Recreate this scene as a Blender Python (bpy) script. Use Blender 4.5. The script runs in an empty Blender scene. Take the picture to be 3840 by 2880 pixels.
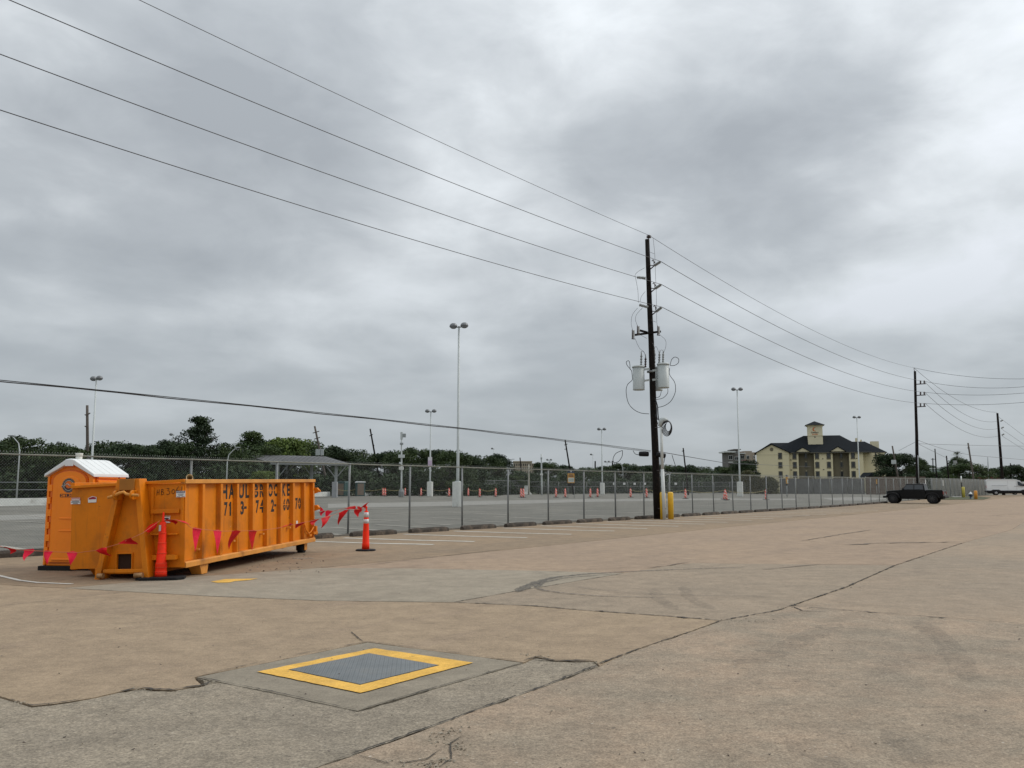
import bpy, bmesh, math, random
import numpy as np
from mathutils import Vector, Matrix

R = math.radians
random.seed(7); rng = np.random.default_rng(7)
sc = bpy.context.scene
COL = sc.collection

# ------------------------------------------------------------------ camera
F, HOR, CH = 3300.0, 1828.0, 1.62          # focal length / horizon row in photo pixels, eye height
TH = math.atan((HOR-1440)/F)
cam = bpy.data.cameras.new('camera'); co = bpy.data.objects.new('camera', cam); COL.objects.link(co)
co.location = (0, 0, CH); co.rotation_euler = (R(90)+TH, 0, 0)
cam.sensor_width = 36; cam.lens = F/3840*36; cam.clip_start = .1; cam.clip_end = 4000
sc.camera = co

# ------------------------------------------------------------------ sky
SUN_EL, SUN_AZ = 44, 72                    # azimuth measured from +Y towards +X
w = bpy.data.worlds.new("World"); sc.world = w; w.use_nodes = True
nt = w.node_tree; nt.nodes.clear()
def N(t, **k):
    n = nt.nodes.new(t)
    for a, b in k.items(): setattr(n, a, b)
    return n
def Lk(a, b): nt.links.new(a, b)
out = N('ShaderNodeOutputWorld'); mixs = N('ShaderNodeMixShader'); mixs.inputs[0].default_value = .93
bg1 = N('ShaderNodeBackground'); bg2 = N('ShaderNodeBackground')
sky = N('ShaderNodeTexSky', sky_type='NISHITA', sun_disc=False); sky.sun_elevation = R(SUN_EL); sky.sun_rotation = R(SUN_AZ)
bg1.inputs[1].default_value = .08; Lk(sky.outputs[0], bg1.inputs[0])
def M2(op, a, b, cl=False):
    n = N('ShaderNodeMath', operation=op, use_clamp=cl)
    for i, s in enumerate((a, b)):
        if s is None: continue
        if isinstance(s, (int, float)): n.inputs[i].default_value = s
        else: Lk(s, n.inputs[i])
    return n.outputs[0]
tc = N('ShaderNodeTexCoord'); sx = N('ShaderNodeSeparateXYZ'); Lk(tc.outputs['Generated'], sx.inputs[0])
zc = M2('ADD', M2('MAXIMUM', sx.outputs[2], 0.0), .14)
cb = N('ShaderNodeCombineXYZ'); Lk(M2('DIVIDE', sx.outputs[0], zc), cb.inputs[0]); Lk(M2('DIVIDE', sx.outputs[1], zc), cb.inputs[1])
def cloud(scale, detail, rough, dist, loc, rot, sc3):
    mp = N('ShaderNodeMapping'); mp.inputs['Location'].default_value = loc; mp.inputs['Rotation'].default_value = (0, 0, R(rot)); mp.inputs['Scale'].default_value = sc3
    Lk(cb.outputs[0], mp.inputs[0])
    n = N('ShaderNodeTexNoise'); n.inputs['Scale'].default_value = scale; n.inputs['Detail'].default_value = detail
    n.inputs['Roughness'].default_value = rough; n.inputs['Distortion'].default_value = dist
    Lk(mp.outputs[0], n.inputs['Vector']); return n.outputs['Fac']
c1 = cloud(.9, 2.5, .45, .25, (3.1, 7.4, 0), 20, (1.0, .95, 1))
c2 = cloud(2.2, 5, .5, .2, (1.7, 2.2, 0), 20, (1, .9, 1))
c3 = N('ShaderNodeTexNoise'); c3.inputs['Scale'].default_value = 7.5; c3.inputs['Detail'].default_value = 6; c3.inputs['Roughness'].default_value = .55; c3.inputs['Distortion'].default_value = .3
mp3 = N('ShaderNodeMapping'); mp3.inputs['Scale'].default_value = (1, 1, 1.9); Lk(tc.outputs['Generated'], mp3.inputs[0]); Lk(mp3.outputs[0], c3.inputs['Vector']); c3 = c3.outputs['Fac']
cs = M2('ADD', M2('ADD', M2('MULTIPLY', c1, .46), M2('MULTIPLY', c2, .26)), M2('MULTIPLY', c3, .28))
# broad banks of thicker (darker) and thinner (brighter) cloud, as directions in the sky
def dirof(px, py):
    x = (px-1920)/F; y = -(py-1440)/F; v = Vector((x, math.cos(TH)-y*math.sin(TH), math.sin(TH)+y*math.cos(TH))); return v.normalized()
for px_, py_, wd_, am_ in ((2300, 560, .09, -.07), (2650, 380, .10, -.065), (3100, 250, .10, -.06), (3250, 520, .10, -.065), (2950, 820, .10, -.07), (3700, 120, .10, -.06), (900, 90, .17, -.075), (350, 1080, .16, -.085), (850, 960, .14, -.05), (1250, 620, .14, -.035), (2350, 1180, .18, -.04),
        (2000, 560, .07, .02), (3780, 520, .15, .13), (3300, 1180, .14, .085), (1750, 300, .16, -.05), (3500, 330, .08, .03), (80, 150, .14, .06), (2500, 60, .14, .04), (900, 1260, .13, .035), (2050, 880, .10, .03), (1500, 900, .1, .02)):
    dp = N('ShaderNodeVectorMath', operation='DOT_PRODUCT'); Lk(tc.outputs['Generated'], dp.inputs[0]); dp.inputs[1].default_value = dirof(px_, py_)
    g_ = M2('EXPONENT', M2('MULTIPLY', M2('SUBTRACT', dp.outputs['Value'], 1.0), 2/wd_**2), None)
    cs = M2('ADD', cs, M2('MULTIPLY', g_, am_*.85))
rp = N('ShaderNodeValToRGB'); Lk(cs, rp.inputs[0])
els = rp.color_ramp.elements
els[0].position = .32; els[0].color = (.345, .372, .400, 1)
els[1].position = .64; els[1].color = (.80, .835, .885, 1)
for p_, c_ in ((.42, (.435, .466, .494, 1)), (.50, (.565, .598, .625, 1)), (.57, (.70, .738, .768, 1))):
    e = els.new(p_); e.color = c_
# towards the horizon the layers merge into one even pale grey
hz = N('ShaderNodeMapRange'); Lk(sx.outputs[2], hz.inputs[0]); hz.inputs[1].default_value = 0; hz.inputs[2].default_value = .30
mx = N('ShaderNodeMixRGB'); Lk(M2('POWER', hz.outputs[0], .75), mx.inputs[0]); mx.inputs[1].default_value = (.445, .49, .525, 1); Lk(rp.outputs[0], mx.inputs[2])
# overcast sky: the zenith is brighter than the horizon
gr = M2('ADD', M2('MULTIPLY', M2('MAXIMUM', sx.outputs[2], 0), .85), .83)
mm = N('ShaderNodeMixRGB', blend_type='MULTIPLY'); mm.inputs[0].default_value = 1; Lk(mx.outputs[0], mm.inputs[1])
cg = N('ShaderNodeCombineXYZ')
for i in range(3): Lk(gr, cg.inputs[i])
Lk(cg.outputs[0], mm.inputs[2]); Lk(mm.outputs[0], bg2.inputs[0]); bg2.inputs[1].default_value = 1.08
Lk(bg1.outputs[0], mixs.inputs[1]); Lk(bg2.outputs[0], mixs.inputs[2]); Lk(mixs.outputs[0], out.inputs[0])

sun = bpy.data.lights.new('sun', 'SUN'); so = bpy.data.objects.new('sun', sun); COL.objects.link(so)
sun.energy = 1.5; sun.angle = R(24); sun.color = (1, .965, .91)
so.rotation_euler = Vector((math.sin(R(SUN_AZ))*math.cos(R(SUN_EL)), math.cos(R(SUN_AZ))*math.cos(R(SUN_EL)), math.sin(R(SUN_EL)))).to_track_quat('Z', 'Y').to_euler()
vs = sc.view_settings; vs.view_transform = 'Standard'; vs.look = 'None'; vs.exposure = 0; vs.gamma = 1; vs.use_curve_mapping = False

# ------------------------------------------------------------------ photo <-> place
def sm(a, b, x):
    t = min(1, max(0, (x-a)/(b-a))); return t*t*(3-2*t)
def T(y): return .38*sm(60, 130, y)+.2*sm(180, 230, y)       # the ground rises very slightly far away
def ray(px, py):
    x = (px-1920)/F; y = -(py-1440)/F
    return np.array([x, math.cos(TH)-y*math.sin(TH), math.sin(TH)+y*math.cos(TH)])
def pt(px, py, Y):                                           # point seen at a photo pixel, at distance Y
    d = ray(px, py); return Vector((d[0]/d[1]*Y, Y, CH+d[2]/d[1]*Y))
def gp(px, py, z=0):                                         # point on the ground seen at a photo pixel
    d = ray(px, py); t = (z-CH)/d[2]; p = d*t
    for _ in range(6):
        zz = z+T(p[1]); p = d*((zz-CH)/d[2])
    return Vector((p[0], p[1], zz))
def proj(P):
    x, y, z = P[0], P[1], P[2]-CH
    dep = y*math.cos(TH)+z*math.sin(TH); up = -y*math.sin(TH)+z*math.cos(TH)
    return 1920+F*x/dep, 1440-F*up/dep
def gx(px, Y, z=0):                                          # x of a pixel column at distance Y, height z above the ground
    k = (px-1920)/F; zz = T(Y)+z-CH; return k*(Y*math.cos(TH)+zz*math.sin(TH))
FO, FD, FP = Vector((-5.6, 30.2, 0)), Vector((.592, .806, 0)), Vector((.806, -.592, 0))   # fence origin, direction, towards camera
def fp(t, off=0, z=0):
    p = FO+FD*t+FP*off; return Vector((p.x, p.y, T(p.y)+z))
def ft(px, off=0):                                           # distance along the fence of a pixel column
    k = (px-1920)/F; s, c = math.sin(TH), math.cos(TH); o = FO+FP*off
    return (k*(o.y*c-CH*s)-o.x)/(FD.x-k*FD.y*c)

# ------------------------------------------------------------------ materials
MATS = {}
def mat(name, col, rough=.6, metal=0, var=.12, scale=3., bump=0., bscale=40., dirt=None, dscale=1.2, rnd=0., coord='Object', spec=.5):
    if name in MATS: return MATS[name]
    m = bpy.data.materials.new(name); m.use_nodes = True; t = m.node_tree; b = t.nodes['Principled BSDF']
    MATS[name] = m
    b.inputs['Roughness'].default_value = rough; b.inputs['Metallic'].default_value = metal
    b.inputs['Specular IOR Level'].default_value = spec
    n = t.nodes.new; l = t.links.new
    tcn = n('ShaderNodeTexCoord')
    cs_ = tcn.outputs[coord]
    if coord == 'World':
        pass
    col4 = (*col, 1)
    nz = n('ShaderNodeTexNoise'); nz.inputs['Scale'].default_value = scale; nz.inputs['Detail'].default_value = 6; nz.inputs['Roughness'].default_value = .6
    l(cs_, nz.inputs['Vector'])
    mr = n('ShaderNodeMapRange'); l(nz.outputs['Fac'], mr.inputs[0]); mr.inputs[1].default_value = .3; mr.inputs[2].default_value = .7
    mr.inputs[3].default_value = 1-var; mr.inputs[4].default_value = 1+var
    mu = n('ShaderNodeMixRGB'); mu.blend_type = 'MULTIPLY'; mu.inputs[0].default_value = 1; mu.inputs[1].default_value = col4
    cx = n('ShaderNodeCombineXYZ')
    for i in range(3): l(mr.outputs[0], cx.inputs[i])
    l(cx.outputs[0], mu.inputs[2]); res = mu.outputs[0]
    if dirt:
        dn = n('ShaderNodeTexNoise'); dn.inputs['Scale'].default_value = dscale; dn.inputs['Detail'].default_value = 8; dn.inputs['Roughness'].default_value = .65
        l(cs_, dn.inputs['Vector'])
        dr = n('ShaderNodeMapRange'); l(dn.outputs['Fac'], dr.inputs[0]); dr.inputs[1].default_value = .52; dr.inputs[2].default_value = .72; dr.inputs[4].default_value = .75
        dm = n('ShaderNodeMixRGB'); l(dr.outputs[0], dm.inputs[0]); l(res, dm.inputs[1]); dm.inputs[2].default_value = (*dirt, 1); res = dm.outputs[0]
    if rnd:
        oi = n('ShaderNodeObjectInfo'); rr = n('ShaderNodeMapRange'); l(oi.outputs['Random'], rr.inputs[0]); rr.inputs[3].default_value = 1-rnd; rr.inputs[4].default_value = 1+rnd
        c3 = n('ShaderNodeCombineXYZ')
        for i in range(3): l(rr.outputs[0], c3.inputs[i])
        m3 = n('ShaderNodeMixRGB'); m3.blend_type = 'MULTIPLY'; m3.inputs[0].default_value = 1; l(res, m3.inputs[1]); l(c3.outputs[0], m3.inputs[2]); res = m3.outputs[0]
    l(res, b.inputs['Base Color'])
    if bump:
        bn = n('ShaderNodeTexNoise'); bn.inputs['Scale'].default_value = bscale; bn.inputs['Detail'].default_value = 4; l(cs_, bn.inputs['Vector'])
        bp_ = n('ShaderNodeBump'); bp_.inputs['Strength'].default_value = bump; bp_.inputs['Distance'].default_value = .01
        l(bn.outputs['Fac'], bp_.inputs['Height']); l(bp_.outputs[0], b.inputs['Normal'])
    return m

def pave(name, ca, cb_, cst, speck=.5, streak=.5, big=.30, rot=36, flecks=.5, fine=55, rough=.9, dark=.6):
    """worn concrete / asphalt: broad tone patches, drawn-out wheel streaks, aggregate grains, pale and dark flecks"""
    m = bpy.data.materials.new(name); m.use_nodes = True; t = m.node_tree; b = t.nodes['Principled BSDF']
    b.inputs['Roughness'].default_value = rough; b.inputs['Specular IOR Level'].default_value = .25
    n = t.nodes.new; l = t.links.new
    g = n('ShaderNodeNewGeometry'); P = g.outputs['Position']
    def noise(sc_, det, ro, sxyz=None, dist=0, r=rot):
        v = P
        if sxyz:
            mp = n('ShaderNodeMapping'); mp.vector_type = 'TEXTURE'; mp.inputs['Rotation'].default_value = (0, 0, R(-r)); mp.inputs['Scale'].default_value = sxyz; l(P, mp.inputs[0]); v = mp.outputs[0]
        q = n('ShaderNodeTexNoise'); q.inputs['Scale'].default_value = sc_; q.inputs['Detail'].default_value = det; q.inputs['Roughness'].default_value = ro; q.inputs['Distortion'].default_value = dist
        l(v, q.inputs['Vector']); return q.outputs['Fac']
    def rng_(v, a, b_, c, d):
        q = n('ShaderNodeMapRange'); l(v, q.inputs[0])
        for i, x in enumerate((a, b_, c, d)): q.inputs[i+1].default_value = x
        return q.outputs[0]
    def mixc(fac, a, b_, mode='MIX'):
        q = n('ShaderNodeMixRGB'); q.blend_type = mode
        for i, x in enumerate((fac, a, b_)):
            if isinstance(x, tuple): q.inputs[i].default_value = (*x, 1)
            elif isinstance(x, (int, float)): q.inputs[i].default_value = x
            else: l(x, q.inputs[i])
        return q.outputs[0]
    def grey(v):
        q = n('ShaderNodeCombineXYZ')
        for i in range(3): l(v, q.inputs[i])
        return q.outputs[0]
    c = mixc(rng_(noise(big, 5, .6, dist=.4), .36, .64, 0, 1), ca, cb_)
    c = mixc(rng_(noise(1.1, 6, .7, (1, 6, 1)), .53, .68, 0, streak), c, cst)
    c = mixc(rng_(noise(2.9, 7, .75, dist=.5), .47, .62, 0, .30+.35*speck), c, cb_)
    c = mixc(rng_(noise(5.5, 6, .8), .56, .70, 0, .5*speck), c, cst)
    c = mixc(1.0, c, grey(rng_(noise(2.6, 7, .72), .3, .7, .80, 1.18)), 'MULTIPLY')
    c = mixc(1.0, c, grey(rng_(noise(15, 6, .8), .35, .65, 1-.32*speck, 1+.32*speck)), 'MULTIPLY')
    c = mixc(1.0, c, grey(rng_(noise(fine, 3, .8), .33, .67, 1-.5*speck, 1+.5*speck)), 'MULTIPLY')
    c = mixc(rng_(noise(24, 3, .6), .66, .72, 0, flecks), c, (.50, .45, .38))
    c = mixc(rng_(noise(7, 4, .6, (1, 2.2, 1)), .70, .745, 0, dark), c, (.075, .065, .055))
    l(c, b.inputs['Base Color'])
    bu = n('ShaderNodeBump'); bu.inputs['Strength'].default_value = .5; bu.inputs['Distance'].default_value = .012
    l(noise(28, 6, .75), bu.inputs['Height']); l(bu.outputs[0], b.inputs['Normal'])
    MATS[name] = m; return m

TAN = pave('tan_concrete', (0.328, 0.247, 0.163), (0.280, 0.210, 0.141), (0.221, 0.165, 0.120), speck=.5, streak=.5, flecks=.25)
TAN2 = pave('brown_concrete', (0.278, 0.202, 0.129), (0.233, 0.174, 0.116), (0.182, 0.140, 0.102), speck=.35, streak=.45, flecks=.1)
TAN3 = pave('lane_concrete', (0.324, 0.238, 0.164), (0.284, 0.211, 0.150), (0.232, 0.174, 0.128), speck=.35, streak=.5, flecks=.15)
GRY = pave('grey_concrete', (0.272, 0.228, 0.170), (0.226, 0.193, 0.148), (0.184, 0.155, 0.120), speck=.8, streak=.4, flecks=.6)
GRY2 = pave('mottled_concrete', (0.322, 0.243, 0.172), (0.242, 0.199, 0.147), (0.191, 0.154, 0.117), speck=.72, streak=.45, flecks=.65, big=.8)
GRY3 = pave('pale_concrete', (0.297, 0.254, 0.194), (0.266, 0.227, 0.172), (0.221, 0.185, 0.142), speck=.28, streak=.4, flecks=.12, dark=.25)
GRY4 = pave('patch_concrete', (0.296, 0.232, 0.167), (0.251, 0.202, 0.148), (0.202, 0.162, 0.122), speck=.5, streak=.35, flecks=.35)
MIXC = pave('mixed_concrete', (0.313, 0.237, 0.166), (0.255, 0.205, 0.151), (0.204, 0.162, 0.122), speck=.5, streak=.4, flecks=.35, big=.16)
PAD = pave('pad_concrete', (0.249, 0.215, 0.164), (0.224, 0.193, 0.147), (0.194, 0.165, 0.128), speck=.35, streak=.2, flecks=.2, dark=.2)
ASPH = pave('old_asphalt', (0.116, 0.113, 0.096), (0.177, 0.168, 0.143), (0.241, 0.226, 0.192), speck=.5, streak=.75, big=.22, rot=75, flecks=.3)
ASPL = pave('pale_asphalt', (.27, .262, .235), (.24, .232, .21), (.20, .19, .17), speck=.4, streak=.4, big=.2, rot=62)
DIRT = pave('dark_dirt', (.05, .043, .035), (.035, .03, .026), (.06, .05, .04), speck=.8, streak=.1)
GRASS = pave('far_grass', (.050, .066, .026), (.085, .080, .045), (.12, .10, .07), speck=.8, streak=.3)
WHITEP = pave('white_road_paint', (.66, .64, .58), (.55, .53, .47), (.42, .38, .33), speck=.3, streak=.5)
OLDWP = pave('faded_white_paint', (.40, .38, .33), (.33, .31, .27), (.26, .24, .2), speck=.4, streak=.6)
YELP = pave('yellow_road_paint', (.70, .41, .085), (.66, .385, .08), (.46, .29, .10), speck=.3, streak=.45, flecks=0, dark=.6)
YELP2 = MATS['yellow_road_paint']
ORG = mat('orange_steel_paint', (.665, .192, .001), .55, 0, .12, 2.2, .08, 60, dirt=(.34, .115, .010), dscale=1.6, spec=.3)
ORGL = mat('worn_orange_rail', (.66, .27, .04), .52, 0, .12, 3, .1, 50, dirt=(.38, .16, .04))
for M_o in (ORG, ORGL):      # vertical rust and grime runs, small scrapes of bare primer
    t_ = M_o.node_tree; b_ = t_.nodes['Principled BSDF']; old_ = b_.inputs['Base Color'].links[0].from_socket
    tc_ = t_.nodes.new('ShaderNodeTexCoord')
    for sc_, lo, hi, amt, cc, map_ in ((7, .56, .72, .5, (.20, .075, .012), (1, 1, .10)), (5, .66, .72, .55, (.13, .05, .015), (1, .5, 1.3)), (9, .70, .74, .6, (.55, .42, .30), (1, .4, 1))):
        mp_ = t_.nodes.new('ShaderNodeMapping'); mp_.inputs['Scale'].default_value = map_; t_.links.new(tc_.outputs['Object'], mp_.inputs[0])
        nn = t_.nodes.new('ShaderNodeTexNoise'); nn.inputs['Scale'].default_value = sc_; nn.inputs['Detail'].default_value = 7; nn.inputs['Roughness'].default_value = .7; t_.links.new(mp_.outputs[0], nn.inputs['Vector'])
        rr_ = t_.nodes.new('ShaderNodeMapRange'); rr_.inputs[1].default_value = lo; rr_.inputs[2].default_value = hi; rr_.inputs[4].default_value = amt; t_.links.new(nn.outputs['Fac'], rr_.inputs[0])
        mm_ = t_.nodes.new('ShaderNodeMixRGB'); t_.links.new(rr_.outputs[0], mm_.inputs[0]); t_.links.new(old_, mm_.inputs[1]); mm_.inputs[2].default_value = (*cc, 1); old_ = mm_.outputs[0]
    t_.links.new(old_, b_.inputs['Base Color'])
TOI = mat('orange_plastic', (.94, .25, .006), .38, 0, .05, 3)
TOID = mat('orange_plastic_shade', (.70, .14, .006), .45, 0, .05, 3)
WPL = mat('white_plastic', (.74, .76, .75), .4, 0, .04, 3)
WHT = mat('white_paint', (.70, .72, .70), .6, 0, .10, 1.5, dirt=(.45, .44, .40))
WHC = mat('white_painted_concrete', (.66, .67, .63), .85, 0, .1, 2, .3, 30, dirt=(.38, .36, .32))
CREAM = mat('cream_pvc', (.60, .50, .30), .4)
BLK = mat('black_rubber', (.011, .011, .012), .75, 0, .3, 8, spec=.25)
INK = mat('black_stencil_paint', (.010, .009, .008), .6, 0, .25, 20)
CONE = mat('fluorescent_orange', (.90, .032, .006), .6, 0, .10, 5, dirt=(.55, .05, .02), dscale=9, spec=.2)
REFL = mat('white_reflective_band', (.58, .58, .58), .35, 0, .06, 20)
FLAG = mat('red_vinyl', (.52, .003, .007), .55, 0, .25, 9, spec=.2)
FLAGP = mat('pink_red_vinyl', (.66, .008, .04), .55, 0, .2, 9, spec=.2)
ROPE = mat('faded_orange_rope', (.55, .16, .08), .8)
GALV = mat('galvanised_steel', (.195, .205, .205), .5, .35, .15, 4, dirt=(.18, .16, .12), rnd=.12)
GALVR = mat('lichened_rail', (.225, .225, .185), .6, .2, .2, 3, dirt=(.14, .14, .10))
WIREM = mat('chain_link_wire', (.24, .25, .24), .5, .35, .1, 2)
STOP = mat('weathered_wheel_stop', (.050, .040, .031), .9, 0, .35, 7, .6, 40, dirt=(.20, .15, .11), dscale=4, rnd=.2)
WOOD = mat('creosoted_pole', (.011, .009, .008), .9, 0, .5, 5, .8, 30, dirt=(.040, .024, .016), dscale=6, spec=.15)
WOODG = mat('weathered_grey_pole', (.10, .082, .068), .9, 0, .25, 5)
CABLE = mat('black_cable', (.012, .012, .013), .6)
ALU = mat('aluminium_conductor', (.055, .055, .06), .5)
CAN = mat('grey_transformer_paint', (.42, .45, .44), .45, 0, .06, 3)
PORC = mat('grey_insulator', (.22, .23, .22), .35)
PORCD = mat('dark_insulator', (.05, .035, .035), .35)
BOLY = mat('yellow_bollard_paint', (.78, .47, .03), .5, 0, .06, 4, dirt=(.5, .3, .04), dscale=5)
BOLO = mat('orange_bollard_paint', (.70, .30, .04), .5)
LAMPH = mat('lamp_housing', (.16, .165, .17), .45, .2)
LENS = mat('lamp_lens', (.20, .21, .22), .15)
POLEW = mat('lamp_pole_paint', (.50, .53, .52), .5, 0, .07, 2, rnd=.08)
POLEG = mat('lamp_pole_grey', (.27, .29, .29), .5, .1)
BUFF = mat('hotel_stucco', (.66, .585, .385), .9, 0, .05, .4)
BUFF2 = mat('tower_stucco', (.66, .60, .42), .9, 0, .05, .4)
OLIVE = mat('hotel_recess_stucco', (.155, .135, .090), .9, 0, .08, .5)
TRIM = mat('cream_trim', (.58, .52, .36), .8)
ROOF = mat('dark_shingle', (.016, .019, .022), .95, 0, .25, 2.5, .3, 6, spec=.1)
FRAME = mat('olive_window_frame', (.11, .10, .072), .7)
GLASS = mat('dark_window_glass', (.035, .04, .042), .12, 0, .3, 1.5, rnd=.5)
CARP = mat('black_car_paint', (.003, .003, .0035), .3, 0, .1, spec=.25)
CART = mat('tinted_car_glass', (.030, .036, .042), .06)
TRIMB = mat('black_plastic_trim', (.010, .010, .011), .6, spec=.3)
RIM = mat('dark_alloy', (.03, .03, .032), .4, .3)
SILV = mat('silver_wheel', (.45, .46, .47), .4, .5)
VAN = mat('white_van_paint', (.78, .80, .80), .25, 0, .03)
REDL = mat('red_lamp', (.30, .02, .015), .25)
SHED = mat('grey_sheet_metal', (.135, .135, .135), .6, .2, .08, .6)
LEAFS = []
def leafmat(name, c1_, c2_):
    m = mat(name, c1_, .65, 0, .45, .9, rnd=.22, spec=.25)
    t = m.node_tree; b = t.nodes['Principled BSDF']
    # clumps of two greens that belong to the plant, varied from leaf to leaf
    tcn = t.nodes.new('ShaderNodeTexCoord'); v = t.nodes.new('ShaderNodeTexNoise'); v.inputs['Scale'].default_value = .35; v.inputs['Detail'].default_value = 5
    t.links.new(tcn.outputs['Object'], v.inputs['Vector'])
    r = t.nodes.new('ShaderNodeMapRange'); r.inputs[1].default_value = .45; r.inputs[2].default_value = .62; t.links.new(v.outputs['Fac'], r.inputs[0])
    old = b.inputs['Base Color'].links[0].from_socket
    mxn = t.nodes.new('ShaderNodeMixRGB'); t.links.new(r.outputs[0], mxn.inputs[0]); t.links.new(old, mxn.inputs[1]); mxn.inputs[2].default_value = (*c2_, 1)
    t.links.new(mxn.outputs[0], b.inputs['Base Color'])
    return m
LOAK = leafmat('oak_leaves', (.034, .058, .016), (.058, .084, .024))
LDRK = leafmat('dark_leaves', (.019, .036, .013), (.034, .056, .018))
LLGT = leafmat('light_leaves', (.085, .120, .022), (.060, .095, .022))
LIVY = leafmat('hedge_leaves', (.060, .064, .026), (.085, .075, .034))
BARK = mat('bark', (.06, .05, .04), .9, 0, .3, 6)

# ------------------------------------------------------------------ mesh helpers
class MB:
    def __init__(s): s.v = []; s.f = []; s.s = []
    def add(s, vs, fs, smooth=False):
        o = len(s.v); s.v += [tuple(v) for v in vs]; s.f += [tuple(i+o for i in f) for f in fs]; s.s += [smooth]*len(fs); return s
    def box(s, x0, x1, y0, y1, z0, z1):
        return s.add([(x0,y0,z0),(x1,y0,z0),(x1,y1,z0),(x0,y1,z0),(x0,y0,z1),(x1,y0,z1),(x1,y1,z1),(x0,y1,z1)],
                     [(0,3,2,1),(4,5,6,7),(0,1,5,4),(1,2,6,5),(2,3,7,6),(3,0,4,7)])
    def beam(s, a, b, wd, h, up=(0,0,1)):
        a = Vector(a); b = Vector(b); d = (b-a).normalized(); u = Vector(up); r = d.cross(u)
        if r.length < 1e-4: r = d.cross(Vector((1,0,0)))
        r.normalize(); u = r.cross(d).normalized(); vs_ = []
        for p in (a, b):
            for i, j in ((-1,-1),(1,-1),(1,1),(-1,1)): vs_.append(p+r*(i*wd/2)+u*(j*h/2))
        return s.add(vs_, [(0,3,2,1),(4,5,6,7),(0,1,5,4),(1,2,6,5),(2,3,7,6),(3,0,4,7)])
    def tube(s, pts, r, n=8, caps=True, smooth=True):
        pts = [Vector(p) for p in pts]; m = len(pts); rs = r if isinstance(r, (list, tuple)) else [r]*m
        vs_ = []; prev = None
        for i, p in enumerate(pts):
            d = (pts[min(i+1, m-1)]-pts[max(i-1, 0)]).normalized()
            if prev is None:
                a = Vector((0,0,1)) if abs(d.z) < .9 else Vector((1,0,0)); u = d.cross(a).normalized()
            else: u = (prev-d*prev.dot(d)).normalized()
            prev = u; v = d.cross(u)
            for k in range(n):
                c_ = 2*math.pi*k/n; vs_.append(p+(u*math.cos(c_)+v*math.sin(c_))*rs[i])
        fs = [(i*n+k, i*n+(k+1)%n, (i+1)*n+(k+1)%n, (i+1)*n+k) for i in range(m-1) for k in range(n)]
        s.add(vs_, fs, smooth)
        if caps:
            o = len(s.v)-len(vs_); s.f += [tuple(o+k for k in range(n))[::-1], tuple(o+(m-1)*n+k for k in range(n))]; s.s += [False, False]
        return s
    def lathe(s, prof, c=(0,0,0), n=16, ax='z', smooth=True):
        vs_ = []; m = len(prof)
        for r_, z in prof:
            for k in range(n):
                a = 2*math.pi*k/n; x, y = r_*math.cos(a), r_*math.sin(a)
                vs_.append({'z': (c[0]+x, c[1]+y, c[2]+z), 'y': (c[0]+x, c[1]+z, c[2]+y), 'x': (c[0]+z, c[1]+x, c[2]+y)}[ax])
        fs = [(i*n+k, i*n+(k+1)%n, (i+1)*n+(k+1)%n, (i+1)*n+k) for i in range(m-1) for k in range(n)]
        s.add(vs_, fs, smooth); o = len(s.v)-len(vs_)
        s.f += [tuple(o+k for k in range(n))[::-1], tuple(o+(m-1)*n+k for k in range(n))]; s.s += [False, False]; return s
    def prism(s, poly, a0, a1, ax='y'):
        """poly in the two other axes (x,z for y; y,z for x; x,y for z)"""
        def P(p, a): return {'y': (p[0], a, p[1]), 'x': (a, p[0], p[1]), 'z': (p[0], p[1], a)}[ax]
        n = len(poly)
        return s.add([P(p, a0) for p in poly]+[P(p, a1) for p in poly],
                     [tuple(range(n)), tuple(range(n, 2*n))[::-1]]+[(i, n+i, n+(i+1)%n, (i+1)%n) for i in range(n)])
    def build(s, name, m, parent=None, base=None, bevel=0, fix=True, kind=None):
        vs_ = s.v
        if base is not None: vs_ = [(v[0]-base[0], v[1]-base[1], v[2]-base[2]) for v in vs_]
        me = bpy.data.meshes.new(name); me.from_pydata(vs_, [], s.f)
        me.polygons.foreach_set('use_smooth', s.s)
        if fix:
            bm = bmesh.new(); bm.from_mesh(me); bmesh.ops.recalc_face_normals(bm, faces=bm.faces); bm.to_mesh(me); bm.free()
        me.materials.append(m); me.update()
        o = bpy.data.objects.new(name, me); COL.objects.link(o)
        if parent: o.parent = parent
        if base is not None and not parent: o.location = base
        if bevel:
            b = o.modifiers.new('bevel', 'BEVEL'); b.width = bevel; b.segments = 2; b.limit_method = 'ANGLE'
        if kind: o['kind'] = kind
        return o
def tag(o, label=None, cat=None, group=None, kind=None):
    if label: o['label'] = label
    if cat: o['category'] = cat
    if group: o['group'] = group
    if kind: o['kind'] = kind
    return o
def thing(name, label, cat, loc=(0,0,0), rz=0, group=None):
    o = bpy.data.objects.new(name, None); COL.objects.link(o); o.location = loc; o.rotation_euler = (0, 0, rz); o.empty_display_size = .3
    return tag(o, label, cat, group)
KIDS = {}
def kids(o):
    return [c for c in bpy.data.objects if c.parent == o]
def copy_tree(o, loc=None, rz=None, label=None, group=None, parent=None, scale=None):
    c = o.copy(); COL.objects.link(c)
    if parent: c.parent = parent
    if loc is not None: c.location = loc
    if rz is not None: c.rotation_euler = (0, 0, rz)
    if scale is not None: c.scale = scale
    if label: c['label'] = label
    if group: c['group'] = group
    for k in kids(o): copy_tree(k, parent=c)
    return c
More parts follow.
